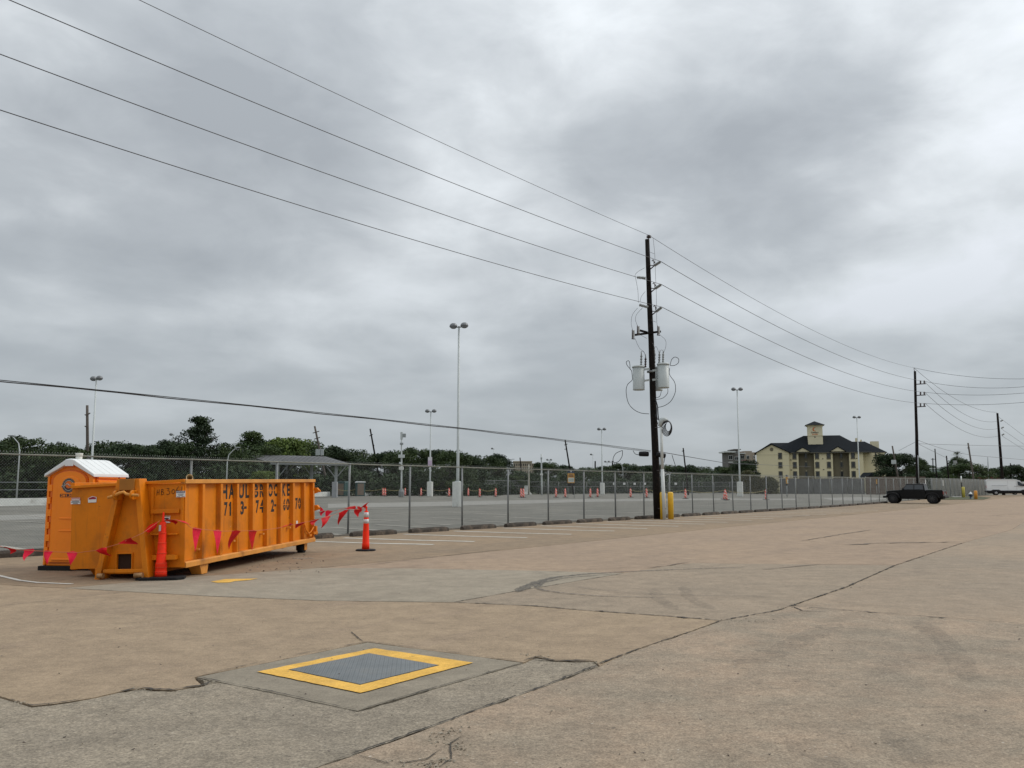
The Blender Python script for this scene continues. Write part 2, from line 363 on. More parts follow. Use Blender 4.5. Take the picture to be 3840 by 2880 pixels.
def text_mesh(txt, bold=.012):
    cu = bpy.data.curves.new('t', 'FONT'); cu.body = txt; cu.offset = bold; cu.resolution_u = 4
    ob = bpy.data.objects.new('t', cu); COL.objects.link(ob)
    dg = bpy.context.evaluated_depsgraph_get(); me = bpy.data.meshes.new_from_object(ob.evaluated_get(dg))
    v = np.array([x.co[:] for x in me.vertices]); f = [tuple(p.vertices) for p in me.polygons]
    bpy.data.objects.remove(ob); bpy.data.curves.remove(cu); bpy.data.meshes.remove(me)
    mn, mxx = v[:, :2].min(0), v[:, :2].max(0); v[:, :2] = (v[:, :2]-mn)/(mxx-mn)
    return v[:, :2], f
def lettering(mb, txt, fn, bold=.012, cut=None):
    """txt fitted into the unit square, each point placed by fn(u, v)"""
    uv, fs = text_mesh(txt, bold)
    if cut:
        bm = bmesh.new(); vv = [bm.verts.new((a, b, 0)) for a, b in uv]
        for f_ in fs:
            try: bm.faces.new([vv[i] for i in f_])
            except ValueError: pass
        for ax, lo, hi in cut:
            nrm = (1, 0, 0) if ax == 'u' else (0, 1, 0)
            for q in (lo, hi):
                bmesh.ops.bisect_plane(bm, geom=bm.verts[:]+bm.edges[:]+bm.faces[:], plane_co=tuple(q*x for x in nrm), plane_no=nrm)
            k = 0 if ax == 'u' else 1
            bmesh.ops.delete(bm, geom=[f_ for f_ in bm.faces if lo < f_.calc_center_median()[k] < hi], context='FACES')
        bm.verts.index_update(); uv = [v.co[:2] for v in bm.verts]; fs = [tuple(v.index for v in f_.verts) for f_ in bm.faces]; bm.free()
    mb.add([fn(a, b) for a, b in uv], fs)
    return mb

# ------------------------------------------------------------------ the ground
def grid_ground(name, xs, ys, zoff, m):
    v = []; f = []
    for y in ys:
        for x in xs: v.append((x, y, T(y)+zoff))
    nx = len(xs)
    for j in range(len(ys)-1):
        for i in range(nx-1): f.append((j*nx+i, j*nx+i+1, (j+1)*nx+i+1, (j+1)*nx+i))
    mb = MB(); mb.add(v, f); o = mb.build(name, m, fix=False); o['kind'] = 'structure'; return o
ysA = [-60, 0, 60]+list(range(66, 240, 6))+[300, 500, 900, 1800, 3200]
grid_ground('ground', [-2600, -600, -150, 0, 150, 600, 2600], ysA, -.09, GRASS)

def inset(poly, d):
    n = len(poly); out_ = []
    A = sum(poly[i][0]*poly[(i+1)%n][1]-poly[(i+1)%n][0]*poly[i][1] for i in range(n))
    sg = 1 if A > 0 else -1
    for i in range(n):
        p0 = Vector(poly[i-1]); p1 = Vector(poly[i]); p2 = Vector(poly[(i+1)%n])
        a = (p1-p0).normalized(); b = (p2-p1).normalized()
        n1 = Vector((-a.y, a.x))*sg; n2 = Vector((-b.y, b.x))*sg
        q = n1+n2; l_ = max(.35, (1+n1.dot(n2)))
        out_.append(p1+q*(d/l_))
    return out_
def slab(name, poly, m, z=0., gap=.007, jit=.005, step=.12, far=None, parent=None, thick=.06, chip=None):
    P = inset([tuple(p[:2]) for p in poly], gap); pts = []
    n = len(P)
    for i in range(n):
        a, b = P[i], P[(i+1)%n]; L = (b-a).length; near = min(a.length, b.length) < 22
        k = max(1, int(L/(step if near else 1.5))); nr = Vector((-(b-a).y, (b-a).x)).normalized() if L > 0 else Vector((0,0))
        ch = chip(i) if chip else 1
        w1 = 0
        for j in range(k):
            w1 = .6*w1+random.gauss(0, 1)*.8
            q = a+(b-a)*(j/k)+(nr*(w1*jit*ch) if j else Vector((0,0))); pts.append(q)
    from mathutils.geometry import delaunay_2d_cdt
    cv, _, cf, _, _, _ = delaunay_2d_cdt([Vector((q.x, q.y)) for q in pts], [], [list(range(len(pts)))], 1, 1e-4)
    bm = bmesh.new(); vv = [bm.verts.new((q.x, q.y, 0)) for q in cv]
    for f_ in cf:
        try: bm.faces.new([vv[i] for i in f_])
        except ValueError: pass
    ymax = max(q.y for q in pts)
    y = 60
    while y < ymax:
        bmesh.ops.bisect_plane(bm, geom=bm.verts[:]+bm.edges[:]+bm.faces[:], plane_co=(0, y, 0), plane_no=(0, 1, 0)); y += 7
    for v in bm.verts: v.co.z = T(v.co.y)+z
    ext = bmesh.ops.extrude_face_region(bm, geom=bm.faces[:])
    for e in ext['geom']:
        if isinstance(e, bmesh.types.BMVert): e.co.z += thick
    for v in bm.verts: v.co.z -= thick
    bmesh.ops.recalc_face_normals(bm, faces=bm.faces)
    me = bpy.data.meshes.new(name); bm.to_mesh(me); bm.free(); me.materials.append(m)
    o = bpy.data.objects.new(name, me); COL.objects.link(o); o.parent = parent
    return o

lot = grid_ground('parking_lot', [-16, 10, 40, 100], [-6, 30, 60], -.07, DIRT)
# recessed bed under the slabs, cut to the near side of the fence
bpy.data.objects.remove(lot)
bed = MB()
ts_ = list(np.linspace(-45, 150, 40))
va = [];
for t_ in ts_:
    for off in (-.12, 6, 30, 90):
        p = FO+FD*t_+FP*off; va.append((p.x, p.y, T(p.y)-.055))
fa = [(i*4+k, i*4+k+1, (i+1)*4+k+1, (i+1)*4+k) for i in range(len(ts_)-1) for k in range(3)]
bed.add(va, fa); lot = bed.build('parking_lot', DIRT, fix=False); lot['kind'] = 'structure'

crack_l = [(-3.98, 7.09), (-3.73, 6.91), (-3.57, 6.79), (-3.36, 6.93), (-3.23, 7.09), (-3.14, 7.25), (-3.01, 7.38), (-2.73, 7.3), (-2.54, 7.49)]
PL, PT_, PR, PB = (-2.72, 7.81), (-1.52, 9.54), (.11, 8.44), (-1.13, 6.66)
f2 = [(.23, 8.71), (.40, 8.52), (.77, 8.50)]
Bl = [(.80, 8.28), (1.29, 9.15), (2.04, 10.23), (2.56, 11.03)]
Bf = [(3.54, 11.95), (3.83, 12.37), (5.49, 14.72), (8.03, 18.75), (13.44, 26.5), (19.21, 34.28), (24.28, 42.21), (55, 88)]
Cl = [(1.96, 11.41), (.99, 11.92), (.29, 12.37), (-.83, 12.77), (-2.76, 12.94), (-4.63, 13.51), (-5.97, 14.05), (-7.25, 14.53)]
El = [(.08, 14.12), (2.13, 17.02), (3.21, 18.56)]
seam = [(-3.89, 18.14), (-.1, 23.4), (7.7, 35), (28, 64), (58, 106), (84, 142)]
slab('concrete_slab', [(-10, 11.0), (-6.2, 8.6)]+crack_l+[PL, PB, PR]+f2+[Bl[0], (-.56, 6.21), (-1.12, 5.38), (-6.2, -2.4), (-16, 4)], GRY, z=-.004, gap=.012, jit=.012, parent=lot)
slab('concrete_slab', [(-10, 11.0), (-6.2, 8.6)]+crack_l+[PL, PT_, PR]+f2+Bl+Cl+[(-10.5, 15.8)], TAN, z=.0, gap=.009, jit=.011, parent=lot)
slab('concrete_slab', [PL, PT_, PR, PB], PAD, z=-.001, gap=.007, jit=.003, parent=lot)
slab('concrete_slab', [(-6.2, -2.4), (-1.12, 5.38), (-.56, 6.21), Bl[0], Bl[1], Bl[2], Bl[3], (3.0, 11.5), (3.54, 11.95), (3.83, 12.37), (4.26, 12.02), (6.1, 10.76), (15, 4.6), (9, -5)], GRY2, z=.002, gap=.012, jit=.012, parent=lot)
slab('concrete_slab', [(3.83, 12.37), (4.26, 12.02), (6.1, 10.76), (15, 4.6), (72, 90), (55, 88)]+Bf[2:7][::-1], MIXC, z=-.002, jit=.008, parent=lot)
slab('concrete_slab', [Cl[3]]+El+[(3.9, 19.3), (8.03, 18.75), (5.49, 14.72), (3.83, 12.37), (3.54, 11.95), (2.56, 11.03), Cl[0], Cl[1], Cl[2]], GRY4, z=.001, jit=.008, parent=lot)
slab('concrete_slab', Cl[3:]+[(-5.91, 16.27), (-3.89, 18.14), (-2.13, 18.02), (.54, 17.51), (2.13, 17.02), (.08, 14.12)], GRY3, z=.003, jit=.004, parent=lot)
slab('concrete_slab', [(-3.89, 18.14), (-2.13, 18.02), (.54, 17.51), (2.13, 17.02), (3.21, 18.56), (3.9, 19.3), (8.03, 18.75)]+Bf[4:]+[(84, 122), (95, 140), (84, 142)]+seam[::-1][1:-1], TAN3, z=.0, jit=.003, gap=.005, parent=lot)
slab('concrete_slab', [(-10.5, 15.8), (-7.25, 14.53), (-5.91, 16.27)]+seam+[tuple(fp(148, .25)[:2]), tuple(fp(-30, .25)[:2]), (-30, 10), (-20, 12)], TAN2, z=.004, jit=.002, gap=.004, parent=lot)
slab('concrete_slab', [(55, 88), (72, 90), (150, 200), (100, 180), (84, 142), (95, 140), (84, 122)], TAN3, z=-.003, jit=.002, gap=.004, parent=lot)
slab('concrete_slab', [(15, 4.6), (60, -10), (300, 140), (150, 200), (72, 90)], TAN3, z=-.005, jit=.002, gap=.004, parent=lot)

def ribbon(mb, pts, wd, z=.006, jit=.3, step=.1, taper=True, holes=0, wild=False):
    """an irregular strip lying on the slabs (crack filling, paint, tyre marks)"""
    P = [Vector(p[:2]) for p in pts]; out_ = []
    for a, b in zip(P[:-1], P[1:]):
        L = (b-a).length; k = max(1, int(L/step))
        for j in range(k): out_.append(a+(b-a)*(j/k))
    out_.append(P[-1]); n = len(out_); vs_ = []; wk = .8
    for i, p in enumerate(out_):
        wk += .25*(.75-wk)+random.gauss(0, .28)
        d = (out_[min(i+1, n-1)]-out_[max(0, i-1)]).normalized(); nr = Vector((-d.y, d.x))
        ww = (wd[0]+(wd[1]-wd[0])*i/(n-1)) if isinstance(wd, tuple) else wd
        if wild: ww *= max(.12, min(2.2, wk))
        if taper: ww *= min(1, .15+min(i, n-1-i)/3)
        a = ww/2*(1+random.gauss(0, jit)); b = ww/2*(1+random.gauss(0, jit)); c = nr*random.gauss(0, jit*ww*.6)
        for q in (p+c+nr*a, p+c-nr*b): vs_.append((q.x, q.y, T(q.y)+z))
    fs = []
    for i in range(n-1):
        if holes and random.random() < holes: continue
        fs.append((2*i, 2*i+1, 2*i+3, 2*i+2))
    mb.add(vs_, fs); return mb
def pxs(L): return [gp(*p) for p in L]
CRK = mat('crack_soil', (.045, .038, .030), .95, 0, .4, 30)
SEAM = mat('stained_joint', (.135, .105, .080), .95, 0, .3, 20)
mb = MB()
for pl, wd in (([(1315, 2370), (1345, 2395), (1362, 2408)], .012), ([(735, 2539), (711, 2537)], .015), ([(1341, 2666), (1375, 2676)], .008), ([(1341, 2666), (1312, 2675)], .008),
        ([(1345, 2836), (1420, 2856), (1470, 2872)], .012), ([(1470, 2872), (1600, 2850), (1655, 2812)], .010), ([(1740, 2760), (1690, 2790), (1690, 2850), (1640, 2885)], .012),
        ([(1990, 2080+70), (2150, 2140), (2400, 2128)], .012), ([(0, 2273), (250, 2246), (488, 2219)], .012),
        ([(2966, 2273), (3010, 2292), (3100, 2296)], .02), ([(1980, 2470), (2060, 2478), (2200, 2484)], .02)):
    ribbon(mb, pxs(pl), wd, .0085, .35, .05)
o = mb.build('fine_cracks', CRK, lot, fix=False); o['kind'] = 'stuff'
mb = MB()
for pl, wd in (([(1200, 2873), (1611, 2729), (1830, 2648), (2030, 2578), (2246, 2494)], .020), ([(2246, 2490), (2400, 2433), (2595, 2368), (2706, 2328)], .016), ([(2706, 2328), (2921, 2289), (2966, 2273), (3175, 2201), (3357, 2120)], .024), ([(3357, 2120), (3617, 2034)], .02),
        ([(1700, 2259), (2000, 2273), (2200, 2290)], .03), ([(2200, 2290), (2500, 2311), (2706, 2328)], .034), ([(2966, 2273), (3116, 2286), (3840, 2341)], .030), ([(0, 2614), (76, 2635), (123, 2649), (264, 2632), (364, 2614)], .014), ([(430, 2598), (529, 2582), (646, 2590), (764, 2570), (805, 2552)], .040),
        ([(735, 2539), (1040, 2600), (1341, 2666)], .012), ([(1341, 2666), (1650, 2575), (1964, 2487)], .012), ([(735, 2539), (1060, 2465), (1379, 2408), (1700, 2448), (1964, 2485)], .008), ([(1964, 2478), (2011, 2464), (2081, 2479), (2228, 2479)], .03), ([(1700, 2259), (1940, 2217), (2340, 2150)], .010), ([(241, 2206), (488, 2219), (764, 2235), (1200, 2253), (1700, 2259)], .008)):
    ribbon(mb, pxs(pl), wd, .0092, .35, .04, holes=.04, wild=True)
o = mb.build('joint_soil', CRK, lot, fix=False); o['kind'] = 'stuff'
mb = MB()
for pl, wd in (([(2400, 2136), (2595, 2107)], .05), ([(2850, 2138), (3070, 2117), (3357, 2120)], .04), ([(3160, 2045), (3300, 2037), (3617, 2033)], .13),
        ([(3000, 2030), (3150, 2005), (3270, 1987)], .05), ([(3555, 1967), (3700, 1970), (3793, 1972)], .10), ([(2930, 1941), (3050, 1933), (3215, 1930)], .10),
        ([(3215, 1930), (3500, 1925), (3840, 1915)], .06), ([(1955, 2012), (2230, 2016)], .05), ([(1375, 2120), (1650, 2087), (1900, 2059)], .03),
        ([(3700, 1935), (3840, 1927)], .06), ([(3640, 1910), (3790, 1906)], .06)):
    ribbon(mb, pxs(pl), wd, .0105, .5, .25)
o = mb.build('stained_joints', SEAM, lot, fix=False); o['kind'] = 'stuff'
# pale mineral seam right of the photo and broken edge rubble
def rub(c, sx_, sy_, n, ang=0, s0=.004, s1=.015):
    for _ in range(n):
        a, b = random.gauss(0, sx_), random.gauss(0, sy_); x = c[0]+a*math.cos(ang)-b*math.sin(ang); y = c[1]+a*math.sin(ang)+b*math.cos(ang); s_ = random.uniform(s0, s1)
        q = [Vector((random.uniform(-1,1), random.uniform(-1,1), random.uniform(-.4,.6)))*s_ for _ in range(6)]
        h = T(y)+.004+s_*.2
        mb2.add([(x+v.x, y+v.y, h+v.z) for v in q], [(0,1,2),(0,2,3),(0,3,4),(1,2,5),(2,3,5),(3,4,5),(4,0,1)])
mb2 = MB()
for px_, n_, sa, sb in (((795, 2558), 26, .05, .02), ((560, 2590), 16, .14, .02), ((1665, 2755), 45, .09, .03), ((1700, 2800), 40, .06, .05), ((1650, 2862), 45, .10, .03), ((1560, 2870), 30, .10, .03),
        ((2245, 2488), 24, .05, .03), ((2000, 2460), 26, .12, .02), ((2790, 2330), 26, .25, .03), ((1880, 2618), 10, .05, .02), ((3170, 2203), 16, .15, .04), ((2990, 2280), 16, .15, .03), ((75, 2640), 18, .08, .03)):
    g_ = gp(*px_); rub(g_, sa, sb, n_, R(55 if n_ % 2 else -20))
for k in range(260):
    px_ = random.uniform(-50, 3890); py_ = 2000+880*random.random()**.7; g_ = gp(px_, py_); rub(g_, .03, .03, 1, 0, .004, .011)
o = mb2.build('concrete_rubble', mat('broken_concrete', (.27, .235, .18), .95, 0, .3, 12, rnd=.2), fix=False); o['kind'] = 'stuff'
tag(o, 'loose pale concrete crumbs along the broken joints of the lot', 'rubble', kind='stuff')
# litter under and beside the dumpster, dead leaves
mb2 = MB()
for _ in range(70):
    g_ = gp(random.gauss(1010, 110), random.uniform(2080, 2150)); rub(g_, .1, .1, 1, 0, .01, .035)
for _ in range(90):
    g_ = gp(random.uniform(0, 3840), random.uniform(2030, 2860)); rub(g_, .1, .1, 1, 0, .006, .016)
o = mb2.build('litter', mat('litter', (.16, .13, .11), .9, 0, .8, 9), fix=False)
tag(o, 'small scraps and dead leaves scattered on the concrete beside the orange dumpster', 'litter', kind='stuff')
# tyre marks
mt = bpy.data.materials.new('tyre_rubber_marks'); mt.use_nodes = True; t_ = mt.node_tree; b_ = t_.nodes['Principled BSDF']
b_.inputs['Base Color'].default_value = (.06, .058, .055, 1); b_.inputs['Roughness'].default_value = .8
g_ = t_.nodes.new('ShaderNodeNewGeometry'); nz_ = t_.nodes.new('ShaderNodeTexNoise'); nz_.inputs['Scale'].default_value = 11; nz_.inputs['Detail'].default_value = 7; nz_.inputs['Roughness'].default_value = .75
t_.links.new(g_.outputs['Position'], nz_.inputs['Vector']); r_ = t_.nodes.new('ShaderNodeMapRange'); r_.inputs[1].default_value = .38; r_.inputs[2].default_value = .66; r_.inputs[3].default_value = .72; r_.inputs[4].default_value = .0
t_.links.new(nz_.outputs['Fac'], r_.inputs[0]); t_.links.new(r_.outputs[0], b_.inputs['Alpha'])
mb = MB()
ribbon(mb, pxs([(1943, 2222), (1975, 2200), (2034, 2178), (2093, 2165), (2199, 2154), (2317, 2147), (2434, 2141), (2590, 2135), (2800, 2128)]), (.20, .07), .0115, .12, .1)
ribbon(mb, pxs([(2005, 2205), (2040, 2185), (2110, 2170), (2199, 2162), (2330, 2152)]), (.13, .04), .012, .12, .1)
ribbon(mb, pxs([(2005, 2204), (2046, 2217), (2111, 2226), (2258, 2238), (2500, 2244)]), (.10, .05), .0125, .12, .1)
o = mb.build('tyre_mark', mt, lot, fix=False); o['kind'] = 'stuff'
mt2 = mt.copy(); mt2.name = 'faint_tyre_marks'; [n_ for n_ in mt2.node_tree.nodes if n_.type == 'MAP_RANGE'][0].inputs[3].default_value = .17
mb = MB()
for pl, wd in (([(2940, 2778), (3080, 2850), (3200, 2960)], .22), ([(3310, 2740), (3420, 2830), (3500, 2900)], .2), ([(2450, 2210), (2470, 2250), (2540, 2290)], .2), ([(2560, 2200), (2590, 2250), (2680, 2290)], .2),
        ([(3150, 2340), (3000, 2400), (2900, 2450), (2760, 2500)], .3), ([(3440, 2330), (3560, 2420), (3640, 2560)], .25), ([(820, 2238), (1000, 2246)], .25), ([(2130, 2200), (2400, 2230), (2900, 2240)], .2)):
    ribbon(mb, pxs(pl), wd, .013, .1, .1)
o = mb.build('faint_tyre_mark', mt2, lot, fix=False); o['kind'] = 'stuff'

# painted markings
def stripe(pts, m, wd=.10, z=.012, name='painted_line', jit=.04):
    mb = MB(); ribbon(mb, pts, wd, z, jit, .3, taper=False); return mb.build(name, m, lot, fix=False)
stripe(pxs([(-160, 2128), (0, 2161), (72, 2178), (145, 2187), (271, 2192)]), WHITEP, .085)
stripe(pxs([(1100, 2095), (1176, 2095)]), OLDWP, .08)
Ls = [ft(p, 1.0) for p in (1107, 1285, 1510, 1700, 1883, 2024, 2157, 2270, 2367)]
sp_ = 3.0; t0_ = sum(t-sp_*i for i, t in enumerate(Ls))/len(Ls)
for i in range(-2, 27):
    t = Ls[i] if 0 <= i < len(Ls) else t0_+(Ls[-1]-t0_-(len(Ls)-1)*sp_) + sp_*i
    a = fp(t, 1.05); k = min(1, max(0, i/6)); d = Vector((4.25, -1.95, 0)).lerp(Vector((4.0, -2.95, 0)), k)
    if i < 0: continue
    mid = a+d*.62; e = a+d*1.0+Vector((.08, .22, 0))
    stripe([a, mid, e], WHITEP if i < 18 else OLDWP, .21)
mb = MB()     # yellow frame round the steel access plate, raised coat of paint
yo = [(-2.25, 8.01), (-1.39, 9.15), (-.36, 8.41), (-1.20, 7.20)]; yi = [(-2.0, 8.09), (-1.4, 8.88), (-.66, 8.29), (-1.25, 7.48)]
def edge(a, b, n=14, j=.004):
    a = Vector(a); b = Vector(b); return [a+(b-a)*(i/n)+Vector((random.gauss(0, j), random.gauss(0, j))) for i in range(n)]
for i in range(4):
    A_, B_ = edge(yo[i], yo[(i+1)%4]), edge(yi[i], yi[(i+1)%4], j=.002)
    A_.append(Vector(yo[(i+1)%4])); B_.append(Vector(yi[(i+1)%4])); A_[0] = Vector(yo[i]); B_[0] = Vector(yi[i]); n_ = len(A_)
    mb.add([(p.x, p.y, .007) for p in A_]+[(p.x, p.y, .007) for p in B_], [(k, k+1, n_+k+1, n_+k) for k in range(n_-1)])
o = mb.build('yellow_painted_border', YELP, lot, fix=False)
STEEL = mat('worn_tread_steel', (.16, .172, .175), .45, .5, .18, 3, .1, 80, dirt=(.17, .16, .14), dscale=2.5)
hp = thing('access_plate', 'square grey diamond-tread steel plate inside the yellow painted frame', 'access plate', (-1.33, 8.18, 0))
mb = MB(); q_ = inset(yi, .012); mb.prism([(p[0]+1.33, p[1]-8.18) for p in q_], -.01, .010, 'z'); mb.build('plate', STEEL, hp)
mb = MB(); a_, b__, d_ = Vector(yi[0]), Vector(yi[1]), Vector(yi[3]); u_ = (b__-a_); v_ = (d_-a_); nu, nv = 34, 34
for i in range(1, nu):
    for j in range(1, nv):
        c_ = a_+u_*(i/nu)+v_*(j/nv)-Vector((1.33*-1*-1, 0))*0
        uu = (u_.normalized() if (i+j) % 2 else v_.normalized())*.011; vv = Vector((-uu.y, uu.x))*.3
        x, y = c_.x+1.33, c_.y-8.18
        mb.add([(x-uu.x, y-uu.y, .0102), (x-vv.x, y-vv.y, .0102), (x+uu.x, y+uu.y, .0102), (x+vv.x, y+vv.y, .0102), (x, y, .0125)], [(0,1,4),(1,2,4),(2,3,4),(3,0,4)])
o = mb.build('raised_tread', STEEL, hp, fix=False); o['kind'] = 'stuff'
mb = MB(); ls = pxs([(790, 2183), (845, 2173), (968, 2171), (935, 2177), (880, 2181), (860, 2186), (815, 2187)]); mb.add([(p.x, p.y, .009) for p in ls], [tuple(range(7))]); mb.build('yellow_paint_patch', YELP, lot, fix=False)

# far lot behind the fence
mb = MB(); va = []; rows = list(np.linspace(-60, 150, 43)); offs = (-.12, -30, -90, -200, -330)
for t_ in rows:
    for off in offs: p = FO+FD*t_+FP*off; va.append((p.x, p.y, T(p.y)-.05))
def sheet(name, poly, m, z):
    o = slab(name, poly, m, z=z, gap=0, jit=0, thick=.03); o['kind'] = 'structure'; return o
sheet('asphalt_lot', [tuple(fp(-40, -.12)[:2]), tuple(fp(139, -.12)[:2]), (118, 176), (92, 178), (60, 205), (30, 205), (8, 165), (-6, 150), (-48, 122), (-60, 100), (-62, 40)], ASPH, -.035)
sheet('pale_pavement', [p[:2] for p in pxs([(1230, 1888), (1700, 1879), (2200, 1871), (2700, 1868), (2990, 1869), (2980, 1874), (2600, 1875), (2200, 1881), (1560, 1898), (1230, 1903)])], ASPL, -.031)
sheet('pale_pavement', [p[:2] for p in pxs([(-200, 1935), (200, 1925), (1200, 1908), (1200, 1915), (200, 1942), (-200, 1955)])], ASPL, -.0305)
sheet('pale_pavement', [p[:2] for p in pxs([(3080, 1866), (3240, 1863), (3330, 1868), (3250, 1877), (3120, 1875)])], ASPL, -.0300)
def fstripe(a, b): 
    mb = MB(); ribbon(mb, pxs([a, b]), .26, -.02, .05, .5, taper=False); o = mb.build('painted_line', OLDWP, FARLOT, fix=False)
FARLOT = bpy.data.objects['asphalt_lot']
for a, b in (((1231, 1975), (1410, 1986)), ((1199, 1997), (1280, 2002)), ((1410, 1966), (1630, 1978)), ((1569, 1960), (1695, 1967)), ((1431, 1919), (1630, 1922)), ((1288, 1917), (1516, 1927)),
        ((101, 1930), (172, 1938)), ((0, 2044), (87, 2057)), ((-50, 1950), (172, 1958)), ((1240, 1900), (1420, 1906)), ((1750, 1950), (1990, 1962)), ((1850, 1935), (2180, 1950)), ((2060, 1925), (2340, 1937)),
        ((1700, 1921), (1900, 1929)), ((2300, 1918), (2560, 1928)), ((1960, 1907), (2240, 1915)), ((1240, 1940), (1500, 1952)), ((1620, 1940), (1800, 1948)), ((2480, 1905), (2750, 1913))):
    fstripe(a, b)
grs = sheet('grass_island', [p[:2] for p in pxs([(3420, 1872), (3545, 1875), (3690, 1874), (3716, 1867), (3660, 1862), (3560, 1863), (3420, 1864)])], GRASS, .035)
# dirt verge and low kerb under the fence
mb = MB()
for i in range(-14, 47):
    a, b = fp(i*3.04, .02), fp((i+1)*3.04, .02); mb.beam((a.x, a.y, a.z+.02), (b.x, b.y, b.z+.0), .16, .10)
o = mb.build('kerb', mat('weathered_kerb', (.19, .17, .14), .95, 0, .3, 4, .4, 30), fix=False); o['kind'] = 'structure'

# ------------------------------------------------------------------ chain-link fence
FH = 2.42
fence = thing('chain_link_fence', 'long galvanised chain-link fence running away behind the dumpster along the parking spaces', 'fence', tuple(fp(0)))
fb = fence.location
PT = [.05+3.043*i for i in range(-8, 45)]
for i, t in enumerate(PT):
    if t > 139: break
    p = fp(t); d = random.gauss(0, .006)
    mb = MB(); mb.tube([(p.x, p.y, p.z-.05), (p.x+d*2, p.y, p.z+FH-.02)], .036 if i % 7 else .042, 8)
    mb.lathe([(.045, 0), (.045, .03), (.02, .055)], (p.x+d*2, p.y, p.z+FH-.03), 8)
    mb.build('post', GALV, fence, base=fb, fix=False)
for i in range(len(PT)-1):
    if PT[i+1] > 139: break
    a, b = fp(PT[i], -.0, FH), fp(PT[i+1], 0, FH); sg = random.uniform(0, .012)
    mb = MB(); mb.tube([a, (a+b)/2-Vector((0, 0, sg)), b], .024, 6, False); mb.build('top_rail', GALVR, fence, base=fb, fix=False)
mb = MB(); dz = FH+.01; pitch = .072; v = []; f = []
def wire_seg(p, q, r=.0026):
    o = len(v); d = (q-p).normalized(); u = Vector((-d.y, d.x, 0)); u = (FP if True else u); w2 = d.cross(u)
    for e in (p, q):
        for k in range(3):
            a = 2.094*k; v.append(tuple(e+(u*math.cos(a)+w2*math.sin(a))*r))
    f.extend([(o, o+1, o+4, o+3), (o+1, o+2, o+5, o+4), (o+2, o, o+3, o+5)])
t = PT[0]
while t < 137:
    for sg in (1, -1):
        a = t if sg > 0 else t+dz
        b = a+sg*(dz)
        pa, pb = fp(a, .04*1, .04), fp(b, .04, FH+.055)
        if min(a, b) > PT[0]-2 and max(a, b) < 139.5: wire_seg(pa, pb, .0016 if t < 40 else .0013)
    t += pitch
mb.v = v; mb.f = f; mb.s = [False]*len(f)
o = mb.build('chain_link_mesh', WIREM, fence, base=fb, fix=False); o['kind'] = 'stuff'
mb = MB()          # twisted wire ends above the top rail
t = PT[0]
while t < 60:
    p = fp(t, .03, FH+.05); a = random.uniform(-.4, .4); mb.beam(p, p+Vector((.02*a, 0, .035)), .012, .008); t += pitch
o = mb.build('wire_barbs', WIREM, fence, base=fb, fix=False); o['kind'] = 'stuff'

# wheel stops
def wheel_stop(t, L, lab, off=.62):
    p = fp(t+L/2, off); o = thing_mesh = MB()
    segs = 10; prof = [(-.115, 0), (-.110, .10), (-.07, .165), (.07, .165), (.110, .10), (.115, 0)]
    vs_ = []; 
    for k in range(segs+1):
        x = -L/2+L*k/segs; e = .78 if k in (0, segs) else 1
        for (a, z) in prof: vs_.append((x, (a+random.gauss(0, .005))*e, z*e+random.gauss(0, .004)))
    fs = [(k*6+j, k*6+(j+1)%6, (k+1)*6+(j+1)%6, (k+1)*6+j) for k in range(segs) for j in range(6)]+[tuple(range(6)), tuple(segs*6+j for j in range(6))]
    o.add(vs_, fs); ob = o.build('wheel_stop', STOP); ob.location = (p.x, p.y, p.z+.006)
    ob.rotation_euler = (0, 0, math.atan2(FD.y, FD.x)+random.gauss(0, .012)); tag(ob, lab, 'wheel stop', 'wheel stops along the fence'); return ob
ordn = ['first', 'second', 'third', 'fourth', 'fifth', 'sixth', 'seventh', 'eighth', 'ninth', 'tenth', 'eleventh', 'twelfth', 'thirteenth', 'fourteenth', 'fifteenth', 'sixteenth', 'seventeenth', 'eighteenth', 'nineteenth']
wheel_stop(ft(-40, .62), 2.9, 'dark wheel stop at the fence, left of the portable toilet')
wheel_stop(ft(1155, .62), ft(1244, .62)-ft(1155, .62), 'dark wheel stop partly hidden behind the rear end of the orange dumpster')
wheel_stop(ft(1317, .62), ft(1482, .62)-ft(1317, .62), 'dark wheel stop right behind the striped traffic channelizer')
wsx = [(1538, 1677), (1731, 1856), (1897, 2005), (2040, 2139), (2167, 2257), (2285, 2358), (2385, 2450), (2487, 2545), (2560, 2624), (2638, 2694), (2709, 2761), (2774, 2821), (2833, 2878), (2887, 2931), (2939, 2980), (2987, 3025), (3032, 3069), (3076, 3108), (3112, 3143), (3149, 3179), (3183, 3209), (3215, 3242), (3245, 3273), (3275, 3299), (3303, 3326)]
for i, (a, b) in enumerate(wsx):
    if i <= 5: lab = 'dark wheel stop at the fence, %s one to the right of the striped channelizer' % ordn[i]
    elif i == 6: lab = 'dark wheel stop at the fence just left of the wooden utility pole base'
    elif i == 7: lab = 'dark wheel stop mostly hidden behind the two yellow bollards'
    elif i < 24: lab = 'dark wheel stop at the fence, %s one to the right of the yellow bollards' % ordn[i-8]
    else: lab = 'last dark wheel stop at the fence, beside the front wheel of the black pickup'
    t0 = ft(a, .62); wheel_stop(t0, min(2.35, ft(b, .62)-t0), lab)

